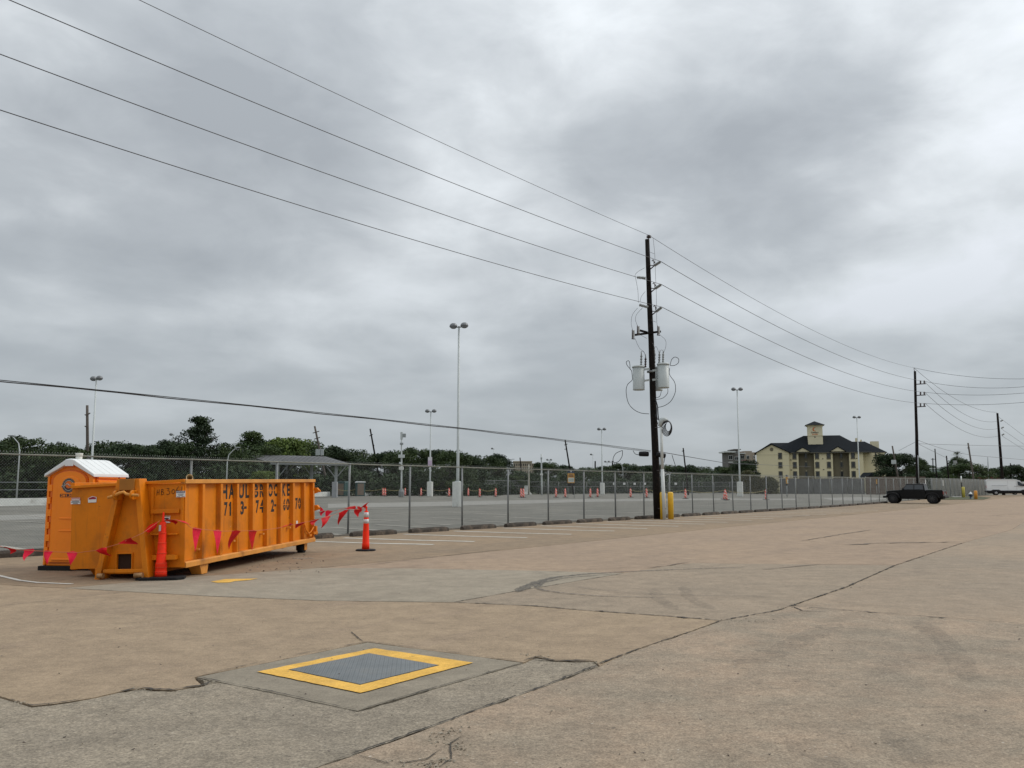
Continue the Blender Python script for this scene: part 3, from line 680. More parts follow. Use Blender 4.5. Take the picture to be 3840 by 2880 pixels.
# ------------------------------------------------------------------ roll-off dumpster
DO = Vector((-5.85, 16.0, 0)); DR = -math.atan2(.83, 6.7); DL, DW = 6.78, 2.19
bin_ = thing('roll_off_dumpster', 'orange steel roll-off dumpster with black stencilled letters parked beside the portable toilet', 'dumpster', DO, DR)
bin_.rotation_euler = (R(.55), R(-1.5), DR)
Z0, Z1 = .22, 1.765
cosr, sinr = math.cos(DR), math.sin(DR)
def dy(px, X=0., zz=1.3):                       # pixel column -> position along the dumpster side
    lo, hi = -1., 9.
    for _ in range(40):
        m_ = (lo+hi)/2; P = Vector((DO.x+X*cosr-m_*sinr, DO.y+X*sinr+m_*cosr, zz))
        if proj(P)[0] < px: lo = m_
        else: hi = m_
    return m_
REC = -.085
mb = MB()
mb.box(REC-.006, REC, .0, DL, Z0+.02, Z1-.01); mb.build('side_panel', ORG, bin_)
mb = MB(); mb.box(-DW, -DW+.006, 0, DL, Z0, Z1-.01); mb.build('side_panel', ORG, bin_)
mb = MB(); mb.box(-DW, -.085, DL-.006, DL, Z0, Z1-.02); mb.build('tailgate', ORG, bin_)
mb = MB(); mb.box(-DW, -.09, .03, DL-.03, Z0+.05, Z0+.056); mb.build('floor_plate', ORG, bin_)
mb = MB()
mb.box(-DW+.0, -.0, -.0, .008, .205, 1.70); mb.build('front_wall', ORG, bin_, bevel=.003)
ribx = [767.8, 835.4, 896.9, 955, 1008, 1059, 1105.5, 1147]
RW = .095
for p_ in ribx:
    y = dy(p_); mb = MB(); mb.prism([(REC-.001, y-.018), (0, y), (0, y+RW), (REC-.001, y+RW+.018)], Z0+.075, Z1-.075, 'z'); mb.build('rib', ORG, bin_, bevel=.006)
mb = MB(); mb.prism([(REC-.001, -.002), (0.0, -.002), (0.0, .02), (REC-.001, .05)], .30, Z1-.08, 'z'); mb.build('corner_post', ORG, bin_)
# the wide flush plate between the front corner and the first rib
mb = MB(); yA = dy(752, REC); mb.box(REC, REC+.012, .05, yA, Z0+.08, Z1-.08); mb.build('front_bay_plate', ORG, bin_, bevel=.003)
mb = MB(); yp = dy(1181)-.03; mb.box(REC-.02, .0, yp, DL-.0, Z0+.02, Z1-.077); mb.build('rear_post', ORG, bin_, bevel=.006)
mb = MB(); mb.box(-.075, .025, -.03, DL+.01, Z1-.075, Z1); mb.build('top_rail', ORGL, bin_, bevel=.008)
mb = MB(); mb.box(-DW-.02, -DW+.06, -.02, DL, Z1-.08, Z1); mb.build('top_rail', ORG, bin_, bevel=.008)
mb = MB(); mb.beam((-DW, -.02, 1.685), (0, -.02, 1.745), .075, .05); mb.build('front_rail', ORG, bin_, bevel=.006)
mb = MB(); mb.prism([(-.10, Z0+.075), (-.004, Z0+.075), (.02, Z0+.055), (.02, Z0-.03), (-.10, Z0-.03)], 0.03, DL, 'y'); mb.build('bottom_rail', ORGL, bin_, bevel=.006)
mb = MB(); mb.box(-DW, -DW+.1, .03, DL, Z0-.03, Z0+.08); mb.build('bottom_rail', ORG, bin_)
mb = MB()
for x in (-.62, -1.62): mb.box(x-.05, x+.05, -.06, DL-.1, Z0-.13, Z0-.005)
mb.build('long_sill', ORG, bin_, bevel=.006)
mb = MB()
for k in range(9): mb.box(-DW+.1, -.1, .4+k*.75, .46+k*.75, Z0-.06, Z0-.004)
mb.build('cross_member', ORG, bin_)
# legs
def leg(x, y, z0=0, s=1):
    mb = MB(); w1, w0 = .17, .12
    vs_ = [(x-w0-.06, y-.1, z0), (x+.02, y-.1, z0), (x+.02, y+w0, z0), (x-w0-.06, y+w0, z0), (x-w1-.06, y-.18, Z0-.03), (x+.02, y-.18, Z0-.03), (x+.02, y+w1, Z0-.03), (x-w1-.06, y+w1, Z0-.03)]
    mb.add(vs_, [(0,3,2,1),(4,5,6,7),(0,1,5,4),(1,2,6,5),(2,3,7,6),(3,0,4,7)]); mb.build('leg', ORGL if s else ORG, bin_, bevel=.005)
leg(-.05, dy(782), .005); leg(-DW+.42, .45, .06, 0)
for x in (-.1, -DW+.28):
    r_ = .125; z_ = r_-.065 if x > -1 else r_-.0
    mb = MB(); mb.tube([(x-.17, DL-.42, z_+.0), (x-.02, DL-.42, z_+.0)], r_, 20); mb.build('wheel', BLK, bin_)
    for xx in (x, x-.21):
        mb = MB(); mb.box(xx, xx+.02, DL-.5, DL-.32, z_-.05, Z0-.02); mb.build('wheel_bracket', ORGL, bin_, bevel=.004)
# hook frame on the front wall
def lx(px, Y=-.0, zz=1.):                       # pixel column -> local x on a plane just ahead of the front wall
    lo, hi = -5., 3.
    for _ in range(40):
        m_ = (lo+hi)/2; P = Vector((DO.x+m_*cosr-Y*sinr, DO.y+m_*sinr+Y*cosr, zz))
        if proj(P)[0] < px: lo = m_
        else: hi = m_
    return m_
D_ = -.30
def lz(py, Y=0.): return CH+(HOR-py)/F*(16.1+Y)*1.0+.0
xa, xb, xc, xd = lx(447, D_), lx(374, D_), lx(510, D_), lx(566, D_)
def channel(x0, z0, x1, z1, wd, name, y0=-.30, y1=-.09):
    mb = MB()
    mb.add([(x0-wd/2, y0, z0), (x0+wd/2, y0, z0), (x1+wd/2, y1, z1), (x1-wd/2, y1, z1), (x0-wd/2, 0, z0), (x0+wd/2, 0, z0), (x1+wd/2, 0, z1), (x1-wd/2, 0, z1)],
           [(0,1,2,3), (4,7,6,5), (0,4,5,1), (1,5,6,2), (2,6,7,3), (3,7,4,0)]); return mb.build(name, ORG, bin_, bevel=.008)
channel(xb+.02, .02, xa, 1.80, .10, 'hook_frame_leg', -.34, -.26); channel(xd-.02, .02, xc, 1.80, .10, 'hook_frame_leg', -.34, -.26)
mb = MB(); mb.add([(xb+.05, -.10, .16), (xd-.05, -.10, .16), (xc-.04, -.06, 1.80), (xa+.04, -.06, 1.80)], [(0,1,2,3)])
ox0, ox1, oz0, oz1 = lx(453, -.1), lx(508, -.1), .20, .47
mb = MB()          # web plate between the legs with its square opening
def wy(z): return -.14+.06*(z/1.8)
def wq(x0, x1, z0, z1): mb.add([(x0, wy(z0), z0), (x1, wy(z0), z0), (x1, wy(z1), z1), (x0, wy(z1), z1)], [(0,1,2,3)])
def el(z): return xb+.06+(xa-xb)*(z/1.8)
def er(z): return xd-.06+(xc-xd)*(z/1.8)
mb.add([(el(oz1), wy(oz1), oz1), (er(oz1), wy(oz1), oz1), (er(1.8), wy(1.8), 1.8), (el(1.8), wy(1.8), 1.8)], [(0,1,2,3)])
mb.add([(el(.12), wy(.12), .12), (ox0, wy(.12), .12), (ox0, wy(oz1), oz1), (el(oz1), wy(oz1), oz1)], [(0,1,2,3)])
mb.add([(ox1, wy(.12), .12), (er(.12), wy(.12), .12), (er(oz1), wy(oz1), oz1), (ox1, wy(oz1), oz1)], [(0,1,2,3)])
wq(ox0, ox1, .12, oz0); mb.build('web_plate', ORG, bin_, fix=False)
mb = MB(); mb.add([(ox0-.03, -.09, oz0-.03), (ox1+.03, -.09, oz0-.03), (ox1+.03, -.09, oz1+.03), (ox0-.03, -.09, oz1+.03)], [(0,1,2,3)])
mb.build('opening_shade_sheet', mat('painted_opening_shade', (.03, .012, .004), .9), bin_, fix=False)  # near-black sheet behind the opening, its colour stands for the shade inside
for (a, b, c, d) in ((ox0-.02, ox0, oz0, oz1), (ox1, ox1+.02, oz0, oz1), (ox0-.02, ox1+.02, oz1, oz1+.02), (ox0-.02, ox1+.02, oz0-.02, oz0)):
    mb = MB(); mb.box(a, b, -.155, -.10, c, d); mb.build('opening_frame', ORG, bin_)
mb = MB(); mb.box(xa+.02, xc-.02, -.30, -.1, 1.60, 1.80); mb.build('hook_plate', mat('darker_orange', (.34, .13, .01), .6, 0, .15, 4), bin_, bevel=.006)  # plate between the leg tops, a darker orange than the legs
mb = MB()
z_ = 1.525; mb.tube([(xa-.12, -.42, z_-.05), (xa-.02, -.42, z_-.02), (xa+.10, -.42, z_+.03), (xa+.18, -.42, z_+.045), (xc-.10, -.42, z_+.01), (xc+.0, -.42, z_-.01), (xc+.14, -.42, z_-.02)], .026, 10)
mb.build('hook_bar', ORGL, bin_)
for x in (xa, xc):
    mb = MB(); mb.lathe([(.085, -.02), (.085, .02)], (x, -.37, z_-.01), 16, 'x'); mb.box(x-.02, x+.02, -.37, -.2, z_-.09, z_+.07); mb.build('hook_ear', ORG, bin_, bevel=.004)
mb = MB(); mb.box(lx(400, -.3), lx(556, -.3), -.33, -.26, .155, .215); mb.build('front_cross_bar', ORG, bin_, bevel=.008)
for a, b in ((lx(384, -.35), lx(405, -.35)), (lx(521, -.35), lx(551, -.35))):
    mb = MB(); mb.tube([(a, -.40, .115), (b, -.40, .115)], .045, 12); mb.build('roller', mat('worn_roller', (.35, .20, .09), .45, .4, .3, 12), bin_)
# ladder bars, stiffeners, stickers on the front wall
for (a, b, z, dp, h) in ((577, 682, 1.205, .07, .075), (577, 677, .80, .09, .03), (575, 678, .395, .15, .09)):
    x0, x1 = lx(a), lx(b); mb = MB(); mb.prism([(0, z+h*.3), (-dp, z+h*.5), (-dp, z-h*.5), (0, z-h*.5)], x0, x1, 'x'); mb.build('ladder_step', ORG, bin_, bevel=.006)
for (a, z0, z1) in ((579, .98, 1.64), (690, 1.02, 1.66)):
    x0 = lx(a); mb = MB(); mb.box(x0-.025, x0+.025, -.035, -.001, z0, z1); mb.build('stiffener', ORG, bin_, bevel=.005)
def fsheet(x0, x1, z0, z1, m, y=-.012, name='sticker', sub=None):
    mb = MB(); mb.box(x0, x1, y, y+.004, z0, z1); s_ = mb.build(name, m, bin_)
    for (u0, u1, v0, v1, mm_) in (sub or []):
        q = MB(); q.add([(x0+(x1-x0)*u0, y-.002, z0+(z1-z0)*v0), (x0+(x1-x0)*u1, y-.002, z0+(z1-z0)*v0), (x0+(x1-x0)*u1, y-.002, z0+(z1-z0)*v1), (x0+(x1-x0)*u0, y-.002, z0+(z1-z0)*v1)], [(0,1,2,3)])
        q.build('printed_field', mm_, s_, fix=False)
    return s_
WST = mat('white_sticker', (.72, .72, .70), .4, 0, .05, 20); DBL = mat('dark_blue_print', (.02, .025, .10), .5); DRD = mat('dark_red_print', (.33, .01, .04), .5); GRP = mat('grey_print', (.16, .16, .17), .5); KHK = mat('olive_print', (.30, .27, .05), .5); PNK = mat('faded_pink_print', (.55, .30, .28), .5)
bars = [(.08, .92, .55, .70, GRP), (.05, .95, .30, .42, GRP), (.15, .85, .08, .20, GRP)]
s_ = fsheet(lx(670), lx(704), 1.525-.075, 1.525+.035, WST, y=-.046, sub=[(.04, .96, .72, .95, DBL), (.15, .85, .50, .56, GRP), (.2, .8, .36, .42, GRP), (.25, .75, .2, .27, GRP), (.05, .4, .05, .12, GRP), (.6, .95, .05, .12, GRP)])
q = MB(); lettering(q, 'NOTICE', lambda u, v_: (lx(675)+(lx(699)-lx(675))*u, -.0495, 1.537+v_*.015), .01); q.build('lettering', WST, s_, fix=False)
fsheet(lx(619), lx(645), .995, 1.125, WST, sub=[(.05, .95, .86, .97, KHK), (.2, .8, .5, .68, INK), (.15, .7, .45, .52, GRP), (.1, .9, .22, .27, GRP)])
fsheet(lx(273), lx(306), 1.44, 1.49, PNK, sub=[(.1, .9, .2, .4, WST)]); fsheet(lx(271), lx(307), 1.375, 1.437, WST, sub=[(.1, .9, .68, .88, GRP), (.05, .95, .38, .56, GRP), (.25, .75, .1, .26, GRP)])
xs0, xs1 = lx(336), lx(367)
mb = MB(); mb.prism([(xs0, 1.395), (xs1, 1.395), (xs1+.003, 1.49), ((xs0+xs1)/2, 1.51), (xs0-.003, 1.475)], -.012, -.008, 'y'); s_ = mb.build('sticker', WST, bin_)
q = MB(); q.add([(xs0+.01, -.0135, 1.45), (xs1-.008, -.0135, 1.455), (xs1-.008, -.0135, 1.485), ((xs0+xs1)/2+.01, -.0135, 1.50), (xs0+.012, -.0135, 1.475)], [(0,1,2,3,4)]); q.build('printed_field', DRD, s_, fix=False)
# hand-written number in marker strokes
mb = MB(); MK = mat('marker_ink', (.06, .018, .01), .6)
gl = {'H': [[(0,0),(.1,1)],[(.55,.12),(.65,1.05)],[(.05,.5),(.6,.6)]], 'B': [[(.1,0),(.2,1)],[(.2,1),(.6,.95),(.62,.7),(.2,.52),(.7,.5),(.75,.15),(.1,0)]],
      '3': [[(.05,1),(.6,1.05),(.25,.62),(.7,.55),(.72,.15),(.4,-.02),(0,.05)]], '0': [[(.4,.75),(.05,.5),(.1,.1),(.45,0),(.8,.25),(.75,.6),(.4,.75)]], '6': [[(.6,1.15),(.15,.7),(.02,.25),(.3,0),(.7,.12),(.72,.42),(.3,.5),(.08,.25)]], '1': [[(.5,1.1),(.35,.05)]]}
for ch, p0, p1 in (('H', 593, 607), ('B', 608, 622), ('3', 629, 646), ('0', 648, 664), ('6', 665, 681), ('1', 683, 698)):
    x0, x1 = lx(p0), lx(p1); zb = 1.49+(p0-593)/105*.045; hh = .105
    for st in gl[ch]:
        y_ = -.006 if ch != '1' else -.040
        mb.tube([(x0+(x1-x0)*a, y_, zb+b*hh) for a, b in st], .0045, 4)
mb.build('handwritten_number', MK, bin_, fix=False)
# stencilled lettering on the recessed side panels
HW = dy(885, REC)-dy(864.3, REC)
GL = [('H', dy(858.8, REC)-HW, dy(858.8, REC), 0), ('A', dy(864.3, REC), dy(885, REC), 0), ('U', dy(921, REC)-HW, dy(921, REC), 0), ('L', dy(927, REC), dy(941, REC), 0),
      ('B', dy(974.8, REC)-HW*.95, dy(974.8, REC), 1), ('R', dy(980, REC), dy(995.5, REC), 1), ('O', dy(1028.3, REC)-HW, dy(1028.3, REC), 1), ('O', dy(1033, REC), dy(1048.5, REC), 1),
      ('K', dy(1076.5, REC)-HW*.9, dy(1076.5, REC), 0), ('E', dy(1081.7, REC), dy(1093.5, REC), 0)]
GL2 = [('7', 848, 860, 0), ('1', 864, 874.5, 0), ('3', 908.5, 921, 0), ('-', 922, 931.4, 0), ('7', 965.6, 977, 0), ('4', 980, 994, 1), ('2', 1022, 1033.7, 0), ('-', 1034.5, 1041.5, 0), ('6', 1068, 1076.5, 1), ('0', 1079, 1091, 1), ('7', 1113, 1122, 0), ('0', 1124, 1133, 1)]
def stencil(mb, ch, y0, y1, z0, z1, cut):
    cc = [('v', .46, .54)] if cut else None
    if ch == '1':
        P_ = [(.30, 0), (.95, 0), (.95, 1), (.45, 1), (.0, .80), (.0, .66), (.30, .74)]
        mb.add([(REC+.0035, y0+(y1-y0)*(.15+.8*a), z0+(z1-z0)*b) for a, b in P_], [tuple(range(7))]); return
    if ch == '0' and cut: cc = [('v', .47, .53), ('u', .46, .54)]
    lettering(mb, ch, lambda u, v_: (REC+.0035, y0+(y1-y0)*u, z0+(z1-z0)*v_), .034, cc)
for ch, y0, y1, cut in GL:
    mb = MB(); stencil(mb, ch, y0, y1, 1.375, 1.665, cut); mb.build('stencil_letter', INK, bin_, fix=False)
for ch, a, b, cut in GL2:
    z0, z1 = 1.035, 1.315
    if ch == '-': z0, z1 = 1.15, 1.20
    mb = MB(); stencil(mb, ch, dy(a, REC), dy(b, REC), z0, z1, cut); mb.build('stencil_letter', INK, bin_, fix=False)
# tailgate hinges, latch chain, lugs, sticker
for z in (1.46, 1.02):
    mb = MB(); mb.prism([(.0, z-.06), (.09, z-.03), (.12, z+.03), (.07, z+.09), (.0, z+.09)], DL-.04, DL+.07, 'y'); mb.tube([(-.05, DL+.05, z), (.14, DL+.05, z)], .03, 8); mb.build('hinge', ORG, bin_, bevel=.006)
mb = MB(); mb.tube([(.03, DL-.16, .42), (.03, DL-.16, 1.48)], .014, 6); mb.build('latch_rod', ORGL, bin_)
mb = MB(); y0 = dy(1145); mb.tube([(.02, y0, .66), (.03, y0+.05, .52), (.04, y0+.22, .42), (.04, y0+.40, .46), (.05, y0+.55, .56)], .018, 6); mb.box(-.02, .06, y0+.25, y0+.42, .34, .40); mb.box(-.01, .07, DL-.25, DL+.05, .38, .44); mb.box(.0, .06, DL-.06, DL+.04, .36, .58); mb.build('latch_chain', ORG, bin_, bevel=.005)
mb = MB(); y0 = dy(1128.5); mb.box(REC+.002, REC+.006, y0, y0+.10, .60, .76); mb.build('sticker', WST, bin_)
for k, p_ in enumerate((757, 888, 996, 1095)):
    mb = MB(); z = .46+.05*k; mb.box(REC, .005, dy(p_)-.03, dy(p_)+.03, z, z+.035); mb.build('tarp_lug', ORGL, bin_, bevel=.004)
P0 = pt(711, 1790, 16.35)
mb = MB(); d_ = Vector((-.32, .9, -.16)).normalized(); n_ = 20; ro, ri = .062, .052
pp = [(ro, 0), (ro, .9), (ri, .9), (ri, 0), (ro, 0)]
M_ = d_.to_track_quat('Z', 'Y').to_matrix(); vs_ = []
for r_, z in pp:
    for k in range(n_): a = 2*math.pi*k/n_; vs_.append(tuple(M_ @ Vector((r_*math.cos(a), r_*math.sin(a), z))))
mb.add(vs_, [(i*n_+k, i*n_+(k+1)%n_, (i+1)*n_+(k+1)%n_, (i+1)*n_+k) for i in range(4) for k in range(n_)], True)
o = mb.build('plastic_pipe', CREAM); o.location = P0; tag(o, 'cream plastic pipe end sticking up over the front corner of the orange dumpster', 'pipe')

# ------------------------------------------------------------------ portable toilet
TL = Vector((-9.25, 17.62, 0)); TA = R(-9); TW = 1.0; TD = 1.08
to = thing('portable_toilet', 'orange portable toilet with white gabled roof standing behind the dumpster', 'portable toilet', TL, TA)
mb = MB(); mb.box(-.06, .66, -.05, .06, -.0, .09); mb.box(-.06, TW+.02, .1, TD, 0, .09); mb.build('skid', BLK, to, bevel=.01)
EV, RG = 1.86, 2.16
mb = MB(); mb.prism([(0, .09), (TW, .09), (TW-.015, EV), (TW/2, RG-.03), (.015, EV)], .05, TD, 'y'); mb.build('cabin', TOI, to, bevel=.012)
for x0, x1 in ((0.0, .055), (TW-.10, TW)):
    mb = MB(); mb.box(x0+.004, x1-.004, .0, .06, .10, EV-.02); mb.build('corner_post', TOI, to, bevel=.015)
# door with arched head
def arch(x0, x1, zb, zs, rise, n=10):
    xc_ = (x0+x1)/2; return [(x0, zb), (x1, zb)]+[(xc_+(x1-x0)/2*math.cos(math.pi*k/n), zs+rise*math.sin(math.pi*k/n)) for k in range(n+1)]
mb = MB(); mb.prism(arch(.10, TW-.13, .14, EV-.10, .215), .025, .05, 'y'); mb.build('door_surround', TOID, to, fix=True)
mb = MB(); mb.prism(arch(.125, TW-.155, .16, EV-.115, .20), .0, .05, 'y'); dr = mb.build('door', TOI, to, bevel=.008)
mb = MB(); mb.prism(arch(.26, TW-.27, .22, EV-.17, .15), -.016, .0, 'y'); mb.build('raised_panel', TOI, dr, bevel=.010)
for z in (1.0, .76):
    mb = MB(); mb.box(.33, TW-.33, -.028, -.01, z, z+.03); mb.build('moulded_rib', TOI, dr, bevel=.008)
mb = MB(); mb.box(.2, TW-.2, -.03, .0, .20, .235); mb.build('kick_rib', TOI, dr, bevel=.008)
for k in range(6):
    z = .32+k*.245; mb = MB(); mb.box(.045, .125 if k % 2 else .10, -.012, .03, z, z+.13); mb.build('hinge_knuckle', TOI, to, bevel=.006)
    mb = MB(); mb.box(.09, .135, -.002, .035, z+.13, z+.245); mb.build('hinge_gap', TOID, to)
# roof
OV = .045
mb = MB(); rf = [(-OV, EV-.035), (-OV+.01, EV+.03), (TW*.42, RG+.015), (TW*.5, RG+.03), (TW*.58, RG+.015), (TW+OV-.01, EV+.03), (TW+OV, EV-.035), (TW-.02, EV-.0), (TW/2, RG-.05), (.02, EV-.0)]
mb.prism(rf, -.05, TD+.06, 'y'); ro_ = mb.build('roof', WPL, to, bevel=.012)
mb = MB(); mb.box(TW/2-.09, TW/2+.09, -.065, -.048, RG-.12, RG+.01); mb.build('gable_cap', WPL, ro_, bevel=.006)
for k in range(5):
    for sgn in (-1, 1):
        y = .1+k*.22; mb = MB(); x1 = TW/2+sgn*.07; x2 = TW/2+sgn*(TW/2+OV-.03); mb.beam((x1, y, RG+.022), (x2, y, EV+.04), .05, .014); mb.build('roof_rib', WPL, ro_, bevel=.003)
mb = MB(); mb.tube([(TW*.42, .35, RG-.05), (TW*.42, .35, RG+.10)], .062, 14); mb.lathe([(.062, 0), (.07, .0), (.07, .035), (.074, .05), (.066, .06)], (TW*.42, .35, RG+.09), 14); mb.build('vent_pipe', mat('white_pvc', (.62, .62, .56), .5), to)
for j, (y0, y1) in enumerate(((.12, .78), (.84, TD-.04))):
    mb = MB(); mb.box(TW-.012, TW+.012, y0-.02, y1+.02, 1.48, EV-.02); vf = mb.build('vent_frame', TOID, to)
    for z in (1.52, 1.62, 1.72, 1.80):
        mb = MB(); mb.prism([(y0, z), (y1, z), (y1, z+.035), (y0, z+.045)], TW+.010, TW+.035, 'x'); mb.build('louvre', TOI, vf, bevel=.004)
# round emblem and number plate on the door
lg_c = (.49, 1.66)
BRN = mat('dark_brown_print', (.045, .022, .018), .5); SIL = mat('silver_print', (.42, .42, .38), .4)
def disc(r0, r1, y, m, c=lg_c, n=28, par=None, name='emblem_ring'):
    mb = MB(); vs_ = [(c[0]+r*math.cos(2*math.pi*k/n), y, c[1]+r*math.sin(2*math.pi*k/n)) for r in (r0, r1) for k in range(n)]
    mb.add(vs_, [(k, (k+1)%n, n+(k+1)%n, n+k) for k in range(n)]); return mb.build(name, m, par, fix=False)
em = MB(); em.lathe([(.142, 0), (.142, .004)], (lg_c[0], -.021, lg_c[1]), 28, 'y'); em_ = em.build('round_emblem', BRN, to)
disc(.095, .105, -.0225, SIL, par=em_); disc(.128, .132, -.0225, SIL, par=em_); disc(.001, .072, -.0222, TOID, (lg_c[0], lg_c[1]+.015), par=em_, name='emblem_centre')
q = MB(); q.tube([(lg_c[0]-.155, -.024, lg_c[1]-.03), (lg_c[0]-.12, -.024, lg_c[1]+.005), (lg_c[0]-.11, -.024, lg_c[1]-.04), (lg_c[0]-.06, -.024, lg_c[1]+.02), (lg_c[0]-.02, -.024, lg_c[1]+.03), (lg_c[0]+.03, -.024, lg_c[1]-.01), (lg_c[0]+.08, -.024, lg_c[1]+.02), (lg_c[0]+.15, -.024, lg_c[1]-.005)], .009, 6); q.build('emblem_script', SIL, em_)
mb = MB(); mb.box(lg_c[0]-.175, lg_c[0]+.175, -.022, -.016, lg_c[1]-.23, lg_c[1]-.165); pl_ = mb.build('number_plate', BRN, to)
q = MB(); lettering(q, '281.358', lambda u, v_: (lg_c[0]-.16+.32*u, -.0235, lg_c[1]-.222+.048*v_), .03); q.build('lettering', TOI, pl_, fix=False)

# ------------------------------------------------------------------ channelizers and pennants
def cone_base(r, n, h, nm='rubber_base'):
    mb = MB(); mb.lathe([(r, 0), (r, h*.7), (r*.93, h), (.1, h)], (0, 0, 0), n, smooth=False); return mb
C1 = gp(602, 2173); ch1 = thing('traffic_channelizer', 'tall stacked red-orange channelizer in front of the dumpster hook frame', 'traffic cone', C1, R(12), 'channelizers holding the pennant line')
mb = MB(); mb.prism([(-.40, -.12), (-.30, -.24), (.30, -.24), (.41, -.10), (.41, .12), (.3, .24), (-.3, .24), (-.40, .12)], 0, .055, 'z'); mb.build('rubber_base', BLK, ch1, bevel=.01)
zs_ = [(.055, .104), (.135, .102), (.14, .097), (.215, .096), (.22, .100), (.285, .097), (.29, .088), (.46, .083), (.465, .078), (.64, .073), (.645, .069), (.815, .064), (.82, .060), (1.0, .054), (1.005, .045)]
mb = MB(); mb.lathe([(r, z) for z, r in zs_], n=24); bd = mb.build('body', CONE, ch1)
for z, r in ((.137, .1025), (.217, .101), (.287, .098), (.462, .086), (.642, .076), (.817, .067)):
    q = MB(); q.lathe([(r-.003, 0), (r+.003, .004), (r+.003, .012), (r-.003, .016)], (0, 0, z-.008), 24); q.build('moulded_ring', mat('orange_ring', (.85, .07, .03), .6, spec=.2), bd)
mb = MB(); mb.lathe([(.045, 1.0), (.022, 1.03), (.017, 1.16), (.010, 1.185)], n=12); mb.build('handle', CONE, ch1)
mb = MB(); mb.box(-.055, -.02, -.075, -.058, .85, .955); mb.build('reflector_patch', REFL, ch1)
C2 = gp(1371, 2066); ch2 = thing('traffic_channelizer', 'slim orange channelizer with two white reflective bands right of the dumpster', 'traffic cone', C2, R(20), 'channelizers holding the pennant line')
cone_base(.26, 8, .045).build('rubber_base', BLK, ch2, fix=True)
mb = MB(); mb.lathe([(.098, .04), (.092, .2), (.088, .205), (.070, .70), (.055, 1.0), (.045, 1.01)], n=24); bd = mb.build('body', CONE, ch2)
for a, b in ((.70, .81), (.855, .985)):
    ra = .070-(a-.7)*.05; rb = .070-(b-.7)*.05; q = MB(); q.lathe([(ra+.0025, a), (rb+.0025, b)], n=24); q.build('white_band', REFL, bd, fix=False)
mb = MB(); mb.lathe([(.045, 1.0), (.022, 1.03), (.02, 1.09), (.03, 1.12), (.01, 1.14)], n=12); mb.build('handle', CONE, ch2)

def rope_flags(nm, lab, pts, flags):
    """pts: 3-D rope; flags: (px0, px1, tip px, tip py, pink, curl)"""
    t = thing(nm, lab, 'pennants', tuple(pts[0]))
    mb = MB(); mb.tube(pts, .0045, 5); mb.build('rope', ROPE, t, base=t.location)
    P2 = [proj(p) for p in pts]
    def at(px):
        for i in range(len(pts)-1):
            a, b = P2[i][0], P2[i+1][0]
            if min(a, b) <= px <= max(a, b) and a != b: return Vector(pts[i]).lerp(Vector(pts[i+1]), (px-a)/(b-a))
        return Vector(pts[0] if abs(px-P2[0][0]) < abs(px-P2[-1][0]) else pts[-1])
    for k, (a, b, tx, ty, pink, curl) in enumerate(flags):
        A_, B_ = at(a), at(b); Y = (A_.y+B_.y)/2-.03*curl; C_ = pt(tx, ty, Y); n = 6; rows_ = []
        for i in range(n+1):
            u = i/n; l_ = A_.lerp(C_, u); r_ = B_.lerp(C_, u); q = Vector((math.sin(u*4.2+k*2)*.028*curl, math.sin(u*3+k)*.07*curl, math.sin(k*1.7)*.02*u))
            m_ = l_.lerp(r_, .5+.18*math.sin(k*2.1))+Vector((0, (.07 if k % 2 else -.06)*curl*(1-u), .02*(1-u))); rows_.append((l_+q, m_+q, r_+q))
        v_ = [x for rr in rows_ for x in rr]; fs = [(i*3+j, i*3+j+1, (i+1)*3+j+1, (i+1)*3+j) for i in range(n) for j in range(2)]
        mb = MB(); mb.add(v_, fs, True); mb.build('pennant', FLAGP if pink else FLAG, t, base=t.location, fix=False)
top1 = C1+Vector((0, 0, 1.03)); top2 = C2+Vector((0, 0, 1.05))
L1 = [pt(x, y, 15.35+.0*i) for i, (x, y) in enumerate([(-130, 2035), (0, 2049), (72, 2062), (199, 2069), (289, 2073), (358, 2064), (448, 2039), (535, 1999), (598, 1962)])]
L1 = [Vector((-10.4, 14.6, .02)), Vector((-10.3, 14.8, .35))]+L1[:-1]+[top1-Vector((.04, .06, .0))]
rope_flags('pennant_line', 'line of red pennants sagging from the stacked channelizer across the dumpster front to the left', L1,
    [(4, 52, 42, 2078, 0, 1), (76, 118, 97, 2107, 1, 1), (163, 198, 178, 2116, 1, 1), (250, 292, 268, 2116, 1, .6), (358, 400, 418, 2089, 0, 1), (452, 502, 505, 2046, 0, 1), (545, 596, 548, 2003, 0, 1)])
def on_line(px, py, u): 
    Y = top1.y+(top2.y-top1.y)*u; return pt(px, py, Y)
L2 = [top1+Vector((.03, -.05, 0)), pt(657, 1948, 15.55), pt(700, 1965, 15.65), pt(716, 1979, 15.75), pt(757, 1985, 16.1), pt(835, 1992, 17.0), pt(965, 1990, 18.6), pt(1005, 1986, 19.2), pt(1056, 1978, 19.9), pt(1105, 1966, 20.5), pt(1170, 1953, 21.1), pt(1242, 1934, 21.7), pt(1306, 1910, 22.2), top2]
rope_flags('pennant_line', 'line of red and pink pennants strung from the stacked channelizer past the lettered dumpster side', L2,
    [(612, 650, 662, 1983-15, 0, 1), (655, 700, 720, 1972, 1, .4), (722, 757, 731, 2068, 1, .6), (799, 831, 817, 2074, 1, .4), (866, 898, 858, 2065, 0, 1), (934, 967, 940, 2068, 0, .5), (1056, 1092, 1088, 1960, 1, 1), (1104, 1144, 1110, 1980, 0, .4), (1162, 1200, 1170, 1973, 0, .7), (1206, 1243, 1206, 1983, 0, 1), (1268, 1304, 1271, 1967, 0, 1), (1330, 1363, 1337, 1940, 0, 1)])
